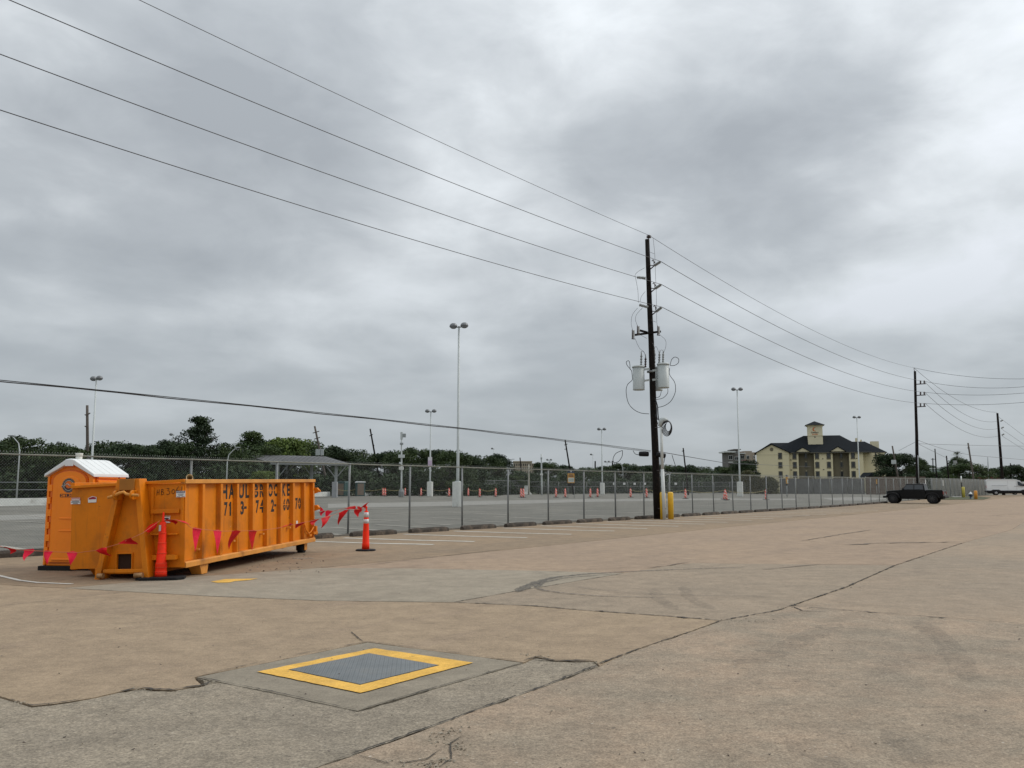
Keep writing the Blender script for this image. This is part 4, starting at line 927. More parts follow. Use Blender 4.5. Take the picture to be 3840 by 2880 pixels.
L3 = [Vector((DO.x+.05*cosr-DL*sinr+.02, DO.y+DL*cosr, .97)), pt(1212, 1915, 22.72), pt(1245, 1918, 22.7), pt(1285, 1909, 22.65), pt(1330, 1897, 22.62), top2+Vector((0, .05, .02))]
rope_flags('pennant_line', 'short pink pennant line from the dumpster tailgate hinge to the banded channelizer', L3,
    [(1191, 1212, 1202, 1900, 1, .5), (1196, 1218, 1206, 1938, 1, .5), (1222, 1250, 1220, 1942, 1, .5), (1290, 1332, 1335, 1906, 0, .6), (1352, 1368, 1385, 1884, 0, .6), (1340, 1360, 1352, 1925, 0, .4)])

# ------------------------------------------------------------------ power line
PM = Vector((7.54, 46, 0)); P2_ = Vector((gx(3443, 100), 100, T(100))); P0_ = PM-FD*67
def wood_pole(name, lab, base, top, r0, r1, m=WOOD, cat='utility pole', group=None, n=14, seg=8):
    t = thing(name, lab, cat, tuple(base), group=group); base = Vector(base); top = Vector(top)
    pts = [base.lerp(top, i/seg)+Vector((random.gauss(0, .008), random.gauss(0, .008), 0)) for i in range(seg+1)]
    pts[0] = base-Vector((0, 0, .2)); pts[-1] = top
    mb = MB(); mb.tube(pts, [r0+(r1-r0)*i/seg for i in range(seg+1)], n); mb.build('pole', m, t, base=t.location); return t
def part(mb, name, m, t, **k): return mb.build(name, m, t, base=t.location, **k)
mtop = pt(2427, 898, 46)
up = wood_pole('utility_pole', 'tall dark wooden utility pole carrying three grey transformers beside the yellow bollards', PM, mtop, .205, .115)
def ins(a, b, r, t, name='insulator', m=PORC, n=6):
    a, b = Vector(a), Vector(b); L = (b-a).length; pts = []; rs = []
    for i in range(n*4+1):
        u = i/(n*4); pts.append(a.lerp(b, u)); rs.append(r*(1 if i % 4 in (1, 2) else .62))
    mb = MB(); mb.tube(pts, rs, 10); return part(mb, name, m, t)
def P46(x, y, d=0): return pt(x, y, 46+d)
RIN = [((2454, 996), (2477, 981), (2438, 1010)), ((2457, 1082), (2479, 1067), (2441, 1096)), ((2461, 1168), (2481, 1152), (2444, 1182))]
mb = MB(); mb.tube([P46(2431, 905, -.1), P46(2433, 885, -.1)], .025, 6); part(mb, 'ridge_pin', PORCD, up)
ins(P46(2433, 893, -.1), P46(2433, 882, -.1), .13, up, m=PORCD, n=2)
for a, b, c in RIN:
    ins(P46(*a, -.35), P46(*b, -.55), .085, up)
    mb = MB(); mb.tube([P46(*c, -.1), P46(*a, -.35)], .03, 6); part(mb, 'bracket_strut', PORCD, up)
    mb = MB(); mb.tube([P46(c[0], a[1]-1, -.1), P46(a[0], a[1], -.35)], .025, 6); part(mb, 'bracket_strut', PORCD, up)
    mb = MB(); q = P46(c[0]+7, b[1]-2, -.5); mb.tube([q, q+Vector((.06, 0, .08)), q+Vector((.1, 0, -.02)), q+Vector((.14, 0, -.1))], .03, 6); mb.tube([q+Vector((.1, 0, -.02)), q+Vector((.1, 0, -.2))], .02, 6); part(mb, 'wire_clamp', PORCD, up)
ins(P46(2421, 1043, -.3), P46(2389, 1040, -.3), .085, up); ins(P46(2430, 1152, -.5), P46(2397, 1143, -.5), .085, up)
for a, b in (((2381, 1256), (2478, 1243)), ((2399, 1239), (2428, 1247))):
    mb = MB(); mb.beam(P46(*a, -.25), P46(*b, -.25), .10, .10); part(mb, 'cross_arm', WOOD, up)
for x, y0, y1 in ((2374, 1236, 1270), (2393, 1221, 1254), (2469, 1221, 1256)):
    ins(P46(x+2, y0+3, -.45), P46(x+2, y1-3, -.45), .06, up, 'fuse_cutout', m=mat('pale_insulator', (.42, .42, .40), .4))
    mb = MB(); mb.tube([P46(x-3, y0, -.5), P46(x-3, y1+2, -.5)], .028, 6); mb.tube([P46(x-5, y1, -.5), P46(x+6, y1+1, -.45)], .03, 6); part(mb, 'fuse_tube', PORCD, up)
def can(px0, px1, y0, y1, d, lab):
    a, b = P46(px0, y0, d), P46(px1, y0, d); r = (b.x-a.x)/2; c = Vector(((a.x+b.x)/2, 46+d, 0)); zt = a.z; zb = P46(px0, y1, d).z
    t = thing('transformer', lab, 'transformer', (c.x, c.y, zb), group='transformers on the wooden pole')
    mb = MB(); mb.lathe([(r*.93, zb), (r*.97, zb+.03), (r*.95, zb+.05), (r*.97, zt-.09)], (c.x, c.y, 0), 24); part(mb, 'tank', CAN, t)
    mb = MB(); mb.lathe([(r*1.04, zt-.10), (r*1.05, zt-.05), (r*.9, zt), (r*.2, zt+.03)], (c.x, c.y, 0), 24); part(mb, 'lid', CAN, t); return t, c, r, zt, zb
t1, c1_, r1_, zt1, zb1 = can(2371, 2417, 1372, 1463, -.15, 'grey pole transformer hanging on the left side of the wooden pole')
t3, c3_, r3_, zt3, zb3 = can(2450, 2484, 1376, 1465, .45, 'grey pole transformer half hidden behind the one on the right')
t2, c2_, r2_, zt2, zb2 = can(2464, 2509, 1362, 1455, -.35, 'grey pole transformer in front on the right side of the wooden pole')
for x0, x1, y in ((2414, 2436, 1386), (2414, 2436, 1428), (2446, 2466, 1390), (2446, 2466, 1425)):
    mb = MB(); mb.beam(P46(x0, y, -.15), P46(x1, y-3, -.1), .06, .10); part(mb, 'mounting_bracket', CAN, up)
mb = MB(); z = P46(2440, 1394).z; mb.lathe([(.20, z-.05), (.20, z+.05)], (PM.x-.02*0+P46(2440, 1394).x-PM.x, 46, 0), 14); part(mb, 'pole_band', GALV, up)
for t, (x, y0, y1) in ((t1, (2404, 1330, 1372)), (t1, (2420, 1342, 1378)), (t2, (2472, 1325, 1362)), (t2, (2486, 1325, 1360)), (t3, (2454, 1322, 1376))):
    d = -.1 if t is not t3 else .3; mm = PORC if x != 2420 else PORCD
    ins(P46(x, y1, d), P46(x+1, y0, d), .06, t, 'bushing', m=mm, n=4)
    mb = MB(); mb.tube([P46(x+1, y0, d), P46(x+1, y0-14, d)], [.035, .012], 6); part(mb, 'bushing_cap', CAN, t)
def lead(pts, m=CABLE, r=.013, d=-.35, par=None, name='jumper_wire'):
    P = [P46(x, y, d) for x, y in pts]; out_ = []
    for i in range(len(P)-1):          # catmull-rom
        p0, p1, p2, p3 = P[max(0, i-1)], P[i], P[i+1], P[min(len(P)-1, i+2)]
        for k in range(5):
            u = k/5; out_.append(.5*((2*p1)+(-p0+p2)*u+(2*p0-5*p1+4*p2-p3)*u*u+(-p0+3*p1-3*p2+p3)*u**3))
    out_.append(P[-1]); mb = MB(); mb.tube(out_, r, 5); return part(mb, name, m, par or up)
THIN = mat('grey_jumper', (.10, .10, .105), .5)
for pl in ([(2418, 1004), (2395, 1017), (2382, 1030), (2384, 1045), (2392, 1090), (2394, 1135)], [(2420, 1093), (2405, 1112), (2401, 1130)], [(2391, 1155), (2372, 1180), (2367, 1212), (2372, 1236)],
           [(2409, 1155), (2388, 1178), (2383, 1200), (2391, 1222)], [(2449, 893), (2455, 950), (2458, 1030), (2461, 1100), (2463, 1208), (2468, 1222)], [(2436, 945), (2454, 952)], [(2443, 1202), (2461, 1208)],
           [(2382, 1270), (2390, 1290), (2400, 1308), (2415, 1320), (2421, 1340)], [(2403, 1325), (2405, 1318), (2412, 1318), (2420, 1330), (2421, 1338)], [(2476, 1257), (2495, 1275), (2497, 1298), (2489, 1322)],
           [(2447, 1287), (2453, 1298), (2454, 1318)], [(2454, 1318), (2456, 1302), (2463, 1302), (2470, 1322)], [(2474, 1325), (2478, 1313), (2486, 1315), (2489, 1325)], [(2403, 1257), (2426, 1269)]):
    lead(pl, THIN, .009)
for pl, r in (([(2365, 1385), (2352, 1370), (2349, 1357), (2358, 1353), (2362, 1366), (2363, 1384), (2368, 1388)], .016), ([(2368, 1388), (2371, 1412), (2370, 1426), (2353, 1443), (2348, 1470), (2356, 1510), (2376, 1535), (2404, 1549), (2434, 1552)], .016),
        ([(2513, 1372), (2518, 1350), (2530, 1339), (2544, 1345), (2544, 1360), (2530, 1370), (2515, 1371)], .016), ([(2511, 1380), (2511, 1405), (2528, 1430), (2533, 1450), (2531, 1475), (2515, 1505), (2490, 1522), (2466, 1528)], .016),
        ([(2504, 1457), (2503, 1475), (2485, 1493), (2455, 1499)], .014), ([(2480, 1466), (2474, 1486), (2458, 1492)], .014), ([(2456, 1492), (2462, 1510), (2466, 1528), (2468, 1560), (2472, 1580)], .03),
        ([(2456, 1508), (2462, 1530), (2463, 1560), (2467, 1575)], .02), ([(2457, 1555), (2464, 1580), (2470, 1598)], .018)):
    lead(pl, CABLE, r)
# service conduit with its weather head and cable coil
CB = P46(2492, 1944, -1.0); cd = thing('service_conduit', 'white service conduit riser standing between the wooden pole and the bollards', 'conduit', (gx(2492, 45), 45, 0))
def P45(x, y, d=0): return pt(x, y, 45+d)
base_c = gp(2492, 1947); base_c = Vector((gx(2492, 45), 45, 0))
mb = MB(); mb.tube([base_c, P45(2484, 1760)], .088, 14); part(mb, 'lower_pipe', mat('conduit_paint', (.55, .57, .55), .5, 0, .06, 2), cd)
mb = MB(); mb.tube([P45(2484, 1762), P45(2479, 1590)], .072, 14); part(mb, 'upper_pipe', MATS['conduit_paint'], cd)
mb = MB(); mb.tube([P45(2479, 1600), P45(2478, 1585), P45(2482, 1576), P45(2492, 1574), P45(2502, 1580)], [.08, .13, .15, .14, .10], 14); part(mb, 'weather_head', CAN, cd)
for y, x in ((1603, 2477), (1764, 2483), (1907, 2488)):
    mb = MB(); mb.beam(P45(x-20, y, .6), P45(x+9, y, -.08), .02, .03); part(mb, 'strap', PORCD, cd)
for k in range(5):
    cx_, cy_, rx_, ry_ = 2501+k*1.2, 1606-k*1.5, 19-k*2.2, 29-k*2.6
    lead([(cx_+rx_*math.cos(a), cy_+ry_*math.sin(a)) for a in np.linspace(-2.9+k*.2, 3.0+k*.25, 15)], CABLE, .020, -1.1-.02*k, par=cd, name='coiled_cable')
# bollards by the pole
def bollard(px, py, h, r, m, lab, group=None, chip=False):
    b = gp(px, py); t = thing('bollard', lab, 'bollard', tuple(b), group=group)
    mb = MB(); mb.lathe([(r, -.02), (r, h-.04), (r*.93, h-.015), (r*.6, h+.01), (.01, h+.02)], n=20); mb.build('post', m, t)
    if chip: q = MB(); q.box(-.05, .02, -r-.004, -r+.02, .30, .38); q.build('rust_hole', DRD, t)
    return t
bollard(2487, 1948, 1.37, .145, BOLY, 'yellow pipe bollard closest to the wooden pole, with a dark rust hole', 'bollards at the utility pole', True)
bollard(2516, 1947, 1.37, .145, BOLY, 'clean yellow pipe bollard right of the white conduit', 'bollards at the utility pole')

# low telecom bundle with splice cases
def span(name, lab, A, B, fit, r, m=ALU, n=40, cat='cable', group=None, wob=0):
    """hanging wire between A and B; sag solved so that it passes through photo pixel fit"""
    A, B = Vector(A), Vector(B)
    def P(u, s): q = A.lerp(B, u); return Vector((q.x, q.y, q.z-4*s*u*(1-u)))
    s = 0.
    if fit is not None:
        best = None
        for k in range(1, 400):
            u = k/400; q = P(u, 0)
            if q.y < 1: continue
            e = abs(proj(q)[0]-fit[0])
            if best is None or e < best[0]: best = (e, u)
        u = best[1]; q = P(u, 0); target = pt(fit[0], fit[1], q.y).z; s = (q.z-target)/(4*u*(1-u))
    pts = [P(i/n, s)+Vector((0, 0, wob*math.sin(i*1.7+wob*90))) for i in range(n+1)]
    mb = MB(); mb.tube(pts, r, 5); o = mb.build(name, m, base=tuple(A)); tag(o, lab, cat, group); return pts
zt0 = P46(2433, 883).z
WL = [((2433, 882), (521, 0), 'topmost'), ((2477, 980), (35, 0), 'second highest'), ((2479, 1066), (0, 200), 'third'), ((2481, 1151), (0, 405), 'lowest')]
for (a, fit, nm) in WL:
    A = P46(*a, -.1 if nm == 'topmost' else -.55); Bq = P0_.copy(); Bq = Vector((P0_.x+.5, P0_.y, A.z+.2))
    span('power_line', '%s of the four overhead wires running from the transformer pole to the upper left' % nm, A, Bq, fit, .0125 if nm != 'topmost' else .010, group='overhead wires left of the transformer pole')
A2 = [(3427, 1379), (3466, 1430), (3468, 1471), (3470, 1513)]
mids = [(2930, 1180), (3331, 1400), (3175, 1400), (3020, 1400)]
Q2 = []
for (a, _, nm), b, fit in zip(WL, A2, mids):
    A = P46(*a, -.1 if nm == 'topmost' else -.55); B = pt(*b, 99.8); Q2.append(B)
    if nm == 'topmost': fit = (2934, 1181)
    span('power_line', '%s of the four overhead wires between the transformer pole and the second pole' % nm, A, B, fit, .016 if nm != 'topmost' else .012, group='overhead wires between the two tall poles')
for k, (yo_, nm) in enumerate(((0, 'upper'), (6, 'middle'), (9, 'lower'))):
    A = P46(2440, 1690+k*3, -.2); B = P0_+Vector((.4, 0, A.z+.35))
    span('telecom_cable', '%s strand of the low black cable bundle sagging left from the pole' % nm, A, B, [(0, 1426), (0, 1429), (0, 1431)][k], [.011, .008, .009][k], CABLE, 50, group='low cable bundle left of the pole', wob=[.0, .012, .01][k])
A = P46(2445, 1689, -.2); B = pt(2723, 1737, 75)
span('telecom_cable', 'low black cable bundle running right from the pole towards the hotel', A, B, (2640, 1723), .020, CABLE)
span('telecom_cable', 'thin cable hanging in front of the yellow hotel wall', B, pt(3040, 1750, 170), None, .02, ALU)
for x0, x1, y0, y1, lab in ((2396, 2433, 1702, 1703, 'black cylindrical splice case hanging left of the wooden pole'), (2461, 2496, 1703, 1710, 'black cylindrical splice case hanging right of the wooden pole')):
    a, b = P46(x0, y0, -.25), P46(x1, y1, -.25); o = MB(); L = b-a
    o.tube([a, a+L*.06, a+L*.5, a+L*.94, b], [.08, .125, .13, .125, .08], 14); ob = o.build('splice_case', BLK, base=tuple(a)); tag(ob, lab, 'splice case', 'splice cases on the low cable')
for pl in ([(2334, 1689), (2333, 1710), (2320, 1730), (2303, 1734), (2299, 1720), (2310, 1700), (2334, 1689)], [(2374, 1690), (2382, 1702), (2396, 1706)], [(2520, 1706), (2524, 1720), (2532, 1745), (2534, 1770)], [(2493, 1715), (2490, 1735)], [(2475, 1712), (2478, 1770), (2500, 1790)]):
    P = [P46(x, y, -.2) for x, y in pl]; lead(pl, CABLE, .016, -.2)

# second tall pole and the lines beyond
p2 = wood_pole('utility_pole', 'tall dark wooden pole behind the black pickup with three stacked insulator arms', (P2_.x, 100, T(100)), pt(3431, 1392, 100), .21, .13)
mb = MB(); mb.tube([pt(3430, 1394, 99.9), pt(3427, 1381, 99.9)], .03, 6); part(mb, 'ridge_pin', PORCD, p2)
for y in (1440, 1482, 1525):
    mb = MB(); mb.beam(pt(3436, y+1, 99.8), pt(3471, y-1, 99.8), .10, .10); part(mb, 'insulator_arm', PORCD, p2)
    for x in (3452, 3466): ins(pt(x, y, 99.8), pt(x, y-13, 99.8), .10, p2, m=PORCD, n=3)
mb = MB(); mb.tube([pt(3446, 1812, 99.6), pt(3442, 1708, 99.7)], .05, 8); part(mb, 'cable_guard', POLEG, p2)
mb = MB()
p3b = Vector((gx(3764, 145), 145, T(145))); p3 = wood_pole('utility_pole', 'tall dark pole leaning left behind the white van', p3b, pt(3740, 1549, 145), .26, .16)
for y, x in ((1580, 3752), (1606, 3755), (1632, 3757)): ins(pt(x, y, 144.8), pt(x+9, y-5, 144.8), .12, p3, m=PORC, n=3)
nm4 = ['top', 'upper', 'middle', 'lower']
for k, (b, fit, e, f2) in enumerate((((3739, 1546), (3640, 1525), (3840, 1413), (3700, 1418)), ((3740, 1579), (3600, 1545), (3840, 1453), (3700, 1455)), ((3741, 1607), (3600, 1577), (3840, 1469), (3620, 1481)), ((3743, 1635), (3600, 1610), (3840, 1507), (3600, 1518)))):
    span('power_line', '%s wire drooping from the second tall pole to the pole behind the van' % nm4[k], Q2[k], pt(*b, 144.8), fit, .02, group='wires between second and third pole')
    e_ = pt(e[0], e[1], 92); d_ = (e_-Q2[k]); far_ = Q2[k]+d_*2.2; far_.z = Q2[k].z+(.8 if k else -1)
    span('power_line', '%s wire leaving the frame to the right of the second tall pole' % nm4[k], Q2[k], far_, f2, .018, group='wires right of the second pole')
for k, (a, b, y0, y1, lab) in enumerate(((3740, 3860, 1560, 1650, 'upper'), (3755, 3860, 1608, 1680, 'middle'), (3757, 3860, 1634, 1700, 'lower'))):
    span('power_line', '%s wire falling right from the pole behind the van' % lab, pt(a, y0, 144.8), pt(b, y1, 170), None, .02)
for a, b, fit, lab in (((3445, 1651), (3370, 1690), None, 'service wire from the second tall pole to the leaning transformer pole'), ((3445, 1664), (3860, 1673), (3650, 1670), 'nearly level wire crossing behind the pole at the right edge'), ((3446, 1652), (3640, 1706), (3560, 1690), 'wire from the second tall pole down to the thin leaning pole'), ((3446, 1666), (3555, 1720), None, 'short wire sloping down right from the second tall pole'), ((3640, 1707), (3850, 1725), None, 'low wire leading right from the thin leaning pole')):
    span('service_wire', lab, pt(*a, 100), pt(*b, 118), fit, .018)

# ------------------------------------------------------------------ lamp posts
def lamp(base, H, lab, rz=0, group='double-headed parking lot lamps', th=2.05, double=True):
    t = thing('lamp_post', lab, 'lamp post', tuple(base), rz, group)
    mb = MB(); mb.lathe([(.30, 0), (.30, th), (.22, th+.02)], n=16, smooth=True) if False else mb.prism([(-.40, -.22), (-.22, -.40), (.22, -.40), (.40, -.22), (.40, .22), (.22, .40), (-.22, .40), (-.40, .22)], -.03, th, 'z'); mb.build('concrete_base', WHC, t, bevel=.03)
    mb = MB(); mb.box(-.19, .19, -.19, .19, th, th+.06); mb.build('base_plate', POLEW, t)
    mb = MB(); mb.tube([(0, 0, th+.05), (0, 0, th+.5), (0, 0, H)], [.13, .125, .075], 12); mb.build('pole', POLEW, t)
    mb = MB(); mb.tube([(0, 0, H-.02), (0, 0, H+.1)], .09, 10); mb.build('pole_cap', POLEG, t)
    for s_ in ((-1, 1) if double else (1,)):
        mb = MB(); mb.beam((0, 0, H-.03), (s_*.28, 0, H+.04), .07, .07); mb.build('arm', POLEG, t)
        mb = MB(); mb.lathe([(.10, -.02), (.27, .0), (.345, .05), (.335, .15), (.27, .28), (.15, .36), (.02, .39)], (s_*.50, 0, H+.02), 16); hd = mb.build('lamp_head', LAMPH, t)
        mb = MB(); mb.lathe([(.325, .06), (.27, -.04), (.15, -.11), (.02, -.13)], (s_*.50, 0, H+.02), 16); mb.build('lens', LENS, hd)
    return t
def lamp_at(px, pxt, pyt, H, lab, Y=None, **k):
    if Y is None:
        lo, hi = 40., 400.
        for _ in range(40):
            m_ = (lo+hi)/2
            if pt(pxt, pyt, m_).z-T(m_) < H: lo = m_
            else: hi = m_
        Y = lo
    return lamp((gx(px, Y), Y, T(Y)), H, lab, **k)
lamp_at(1716, 1716, 1216, 15.2, 'closest tall white double-headed lamp post standing in the empty lot behind the fence', Y=74.3, rz=R(-18))
for px_, pxt, pyt, lab, rz in ((336, 357, 1424, 'double-headed lamp post rising behind the portable toilet', -30), (2776, 2765, 1463, 'double-headed lamp post between the wooden pole and the hotel', -4), (3226, 3214, 1567, 'double-headed lamp post in front of the right end of the hotel', 0),
                     (2259, 2257, 1612, 'small double-headed lamp post left of the wooden pole with a white base', 0), (1612, 1613, 1545, 'double-headed lamp post with a pink and white notice on its pole', -8)):
    Yf = {1613: 126, 357: 92, 2257: 160}.get(pxt); Hh = pt(pxt, pyt, Yf).z-T(Yf) if Yf else 15.2
    L_ = lamp_at(px_, pxt, pyt, Hh, lab, Y=Yf, rz=R(rz)); 
    if pxt == 1613:
        mb = MB(); mb.box(-.30, .30, -.16, -.13, pt(1613, 1748, 126).z-.38, pt(1613, 1714, 126).z-.38); s_ = mb.build('notice_board', mat('white_notice', (.62, .60, .62), .6), L_)
        mb = MB(); mb.box(-.26, .26, -.167, -.161, pt(1613, 1747, 126).z-.38, pt(1613, 1727, 126).z-.38); mb.build('printed_field', mat('pale_pink_print', (.55, .42, .56), .6), s_)
for px_, py_, lab, dbl in ((1791, 1711, 'tiny far double-headed lamp over the dark trees', True), (2060, 1726, 'tiny far double-headed lamp above the trees near the leaning pole', True), (2278, 1733, 'tiny far double-headed lamp right of the small white-based post', True),
                     (1852, 1684, 'far single-headed lamp rising over the round dark tree', False), (2225, 1706, 'far single-headed lamp left of the small white-based post', False), (642, 1632, 'far single-headed lamp just left of the tallest tree', False), (218, 1663, 'far single-headed lamp peeking over the trees at the left', False)):
    Y = 245 if px_ > 1000 else 160; H = pt(px_, py_, Y).z-T(Y); t = lamp((gx(px_, Y), Y, T(Y)), H, lab, group='far parking lot lamps', th=.6, double=dbl, rz=R(180 if not dbl else 0)); 
def street(px, pyt, Y, side, lab, L=2.6, H=None):
    b = Vector((gx(px, Y), Y, T(Y))); zt = pt(px, pyt, Y).z
    t = thing('street_lamp', lab, 'street lamp', tuple(b), group='curved-arm street lamps')
    mb = MB(); mb.tube([b, (b.x, b.y, zt-1.6), (b.x+side*.15, b.y, zt-.8), (b.x+side*.7, b.y, zt-.2), (b.x+side*L, b.y, zt)], [.09, .065, .05, .04, .035], 8); part(mb, 'curved_pole', POLEW, t)
    mb = MB(); mb.box(b.x+side*L-.3, b.x+side*L+.3, b.y-.12, b.y+.12, zt-.05, zt+.07); part(mb, 'lamp_head', POLEG, t, bevel=.05)
street(61, 1634, 92, -1, 'curved-arm street lamp at the far left above the trees', 1.0)
street(847, 1679, 100, 1, 'curved-arm street lamp seen behind the dumpster left of the shelter', 1.1)
street(1886, 1722, 190, 1, 'curved-arm street lamp right of the round dark tree', 2.2)
street(2337, 1733, 200, -1, 'curved-arm street lamp left of the wooden utility pole', 2.6)

# ------------------------------------------------------------------ other poles
def upole(px0, py0, px1, py1, Y, lab, r=.16, m=WOODG, arms=(), base_z=None, boxes=(), cat='utility pole'):
    b = pt(px0, py0, Y); tp = pt(px1, py1, Y)
    d = (tp-b)/(tp.z-b.z); b = b-d*(b.z-T(Y))           # continue the lean down to the ground
    t = wood_pole('utility_pole', lab, b, tp, r, r*.7, m, cat=cat, seg=4, n=8)
    for (x0, y0, x1, y1) in arms:
        mb = MB(); mb.beam(pt(x0, y0, Y-.2), pt(x1, y1, Y-.2), .10, .12); part(mb, 'arm', m, t)
    for (x0, y0, x1, y1, mm_) in boxes:
        a, c = pt(x0, y0, Y-.35), pt(x1, y1, Y-.35); mb = MB(); mb.box(a.x, c.x, Y-.5, Y-.2, c.z, a.z); part(mb, 'equipment_box', mm_, t, bevel=.03)
    return t
upole(328, 1693, 327, 1520, 105, 'brownish pole with short crossarms just left of the lamp behind the toilet', .22, arms=((318, 1555, 327, 1558), (327, 1555, 338, 1549), (318, 1598, 327, 1602)))
upole(1203, 1708, 1180, 1598, 135, 'leaning grey pole with transformers behind the shelter roof', .20, arms=((1173, 1624, 1197, 1617), (1178, 1647, 1200, 1640)), boxes=((1184, 1685, 1201, 1708, CAN), (1203, 1684, 1213, 1708, CAN)))
upole(1408, 1720, 1388, 1608, 150, 'dark leaning pole right of the shelter, without transformers', .18, WOOD, arms=((1385, 1635, 1398, 1629), (1395, 1655, 1403, 1672)))
cp = upole(1505, 1846, 1506, 1620, 118, 'pale mast with white antenna boxes standing in the far lot', .13, POLEW, boxes=((1502, 1620, 1510, 1648, POLEW), (1510, 1626, 1522, 1640, POLEG), (1494, 1705, 1517, 1717, POLEW), (1497, 1733, 1504, 1740, POLEW), (1496, 1750, 1513, 1762, WHC), (1500, 1660, 1512, 1668, POLEG)), cat='mast')
mb = MB(); b_ = cp.location; mb.lathe([(.40, 0), (.38, .7), (.2, 1.1)], (0, 0, 0), 8, smooth=False); mb.build('concrete_foot', MATS['grey_fascia'] if 'grey_fascia' in MATS else GALV, cp)
upole(2136, 1755, 2119, 1649, 160, 'thin black leaning pole rising above the orange parking sign', .17, WOOD, arms=((2116, 1669, 2128, 1665), (2117, 1685, 2122, 1684)))
upole(2031, 1779, 2030, 1702, 150, 'short pale mast with antennas left of the black leaning pole', .16, POLEW, boxes=((2025, 1776, 2036, 1782, WHC), (2027, 1715, 2033, 1723, POLEG)), cat='mast')
upole(2232, 1760, 2232, 1729, 230, 'small dark far post just left of the white-based lamp', .25, WOOD)
upole(2297, 1755, 2297, 1728, 230, 'small dark far post just right of the white-based lamp', .25, WOOD)
upole(1951, 1728, 1950, 1716, 300, 'tiny mast on the roof line of the beige office building', .25, WOOD)
upole(2570, 1752, 2562, 1680, 150, 'thin dark leaning pole just right of the yellow bollards', .15, WOOD, arms=((2557, 1692, 2566, 1690),))
upole(3368, 1792, 3346, 1672, 140, 'leaning grey pole with one transformer in front of the round tree by the hotel', .17, WOODG, boxes=((3343, 1725, 3360, 1740, CAN),))
upole(3650, 1790, 3630, 1661, 160, 'thin dark leaning pole between the palm tree and the van', .19, WOODG, arms=((3627, 1680, 3636, 1679),))
upole(3557, 1790, 3549, 1709, 170, 'small dark leaning pole left of the palm tree', .17, WOOD)
upole(3512, 1784, 3506, 1683, 175, 'slim straight dark pole in front of the pale green store', .15, WOOD)
upole(3499, 1785, 3498, 1718, 200, 'short dark cross-topped pole in front of the pale green store', .15, WOOD, arms=((3491, 1722, 3506, 1722),))
upole(3707, 1790, 3704, 1714, 190, 'slim pale grey pole above the van roof', .12, POLEG)
upole(3790, 1800, 3789, 1737, 190, 'short dark pole at the right edge above the second van', .15, WOOD)
upole(3753, 1790, 3750, 1710, 200, 'slim dark pole immediately left of the tall pole behind the van', .12, WOOD)

# ------------------------------------------------------------------ far side of the empty lot
def wall_run(name, lab, pts, h, th, m, cat='wall', z0=-.1, seg=3.0, piece='block', cap=None):
    t = thing(name, lab, cat, tuple(pts[0]))
    for a, b in zip(pts[:-1], pts[1:]):
        a, b = Vector(a), Vector(b); n = max(1, int((b-a).length/seg)); d = (b-a)/n
        for i in range(n):
            p, q = a+d*i, a+d*(i+1); q = p+(q-p)*.997; hh = h
            mb = MB(); mb.beam(p+Vector((0, 0, (hh+z0)/2)), q+Vector((0, 0, (hh+z0)/2)), th, hh-z0); part(mb, piece, m, t, bevel=.01)
    return t
wall_run('low_kerb_wall', 'low white-painted kerb wall beneath the dark trees at the far left', [gp(-500, 1905), gp(180, 1893), gp(900, 1872), gp(1235, 1860)], .62, .3, WHC, seg=4)
wall_run('low_kerb_wall', 'low white-painted kerb wall between the green toilet and the big lamp post', [gp(1366, 1859), gp(1560, 1856), gp(1730, 1850), gp(1884, 1844)], .46, .3, WHC, seg=4)

stripe_m = bpy.data.materials.new('red_white_barber_stripes'); stripe_m.use_nodes = True
t_ = stripe_m.node_tree; b_ = t_.nodes['Principled BSDF']; tc_ = t_.nodes.new('ShaderNodeTexCoord'); s_ = t_.nodes.new('ShaderNodeSeparateXYZ'); t_.links.new(tc_.outputs['Object'], s_.inputs[0])
def mth(op, a, b):
    n = t_.nodes.new('ShaderNodeMath'); n.operation = op
    for i, x in enumerate((a, b)):
        if isinstance(x, (int, float)): n.inputs[i].default_value = x
        elif x is not None: t_.links.new(x, n.inputs[i])
    return n.outputs[0]
v_ = mth('FRACT', mth('MULTIPLY', mth('ADD', s_.outputs[2], mth('MULTIPLY', s_.outputs[0], 1.3)), 2.9), None)
r_ = t_.nodes.new('ShaderNodeMapRange'); r_.inputs[1].default_value = .58; r_.inputs[2].default_value = .61; t_.links.new(v_, r_.inputs[0])
m_ = t_.nodes.new('ShaderNodeMixRGB'); m_.inputs[1].default_value = (.90, .055, .012, 1); m_.inputs[2].default_value = (.62, .56, .52, 1); t_.links.new(r_.outputs[0], m_.inputs[0]); t_.links.new(m_.outputs[0], b_.inputs['Base Color']); b_.inputs['Roughness'].default_value = .5
def barrier(px, py, lab, h=1.18, r=.13, first=None):
    b = gp(px, py)
    if first: return copy_tree(first, loc=b, label=lab, rz=random.uniform(-.4, .4), scale=(1, 1, h/1.18))
    t = thing('striped_channelizer', lab, 'traffic cone', tuple(b), group='red and white striped channelizers across the empty lot')
    mb = MB(); mb.lathe([(r*1.1, .03), (r*1.05, .3), (r*.82, 1.0), (r*.5, 1.08), (r*.25, 1.1), (r*.3, 1.17), (r*.1, 1.18)], n=14); mb.build('body', stripe_m, t)
    mb = MB(); mb.lathe([(.40, 0), (.40, .03), (.37, .045)], n=8, smooth=False); mb.build('rubber_base', BLK, t); return t
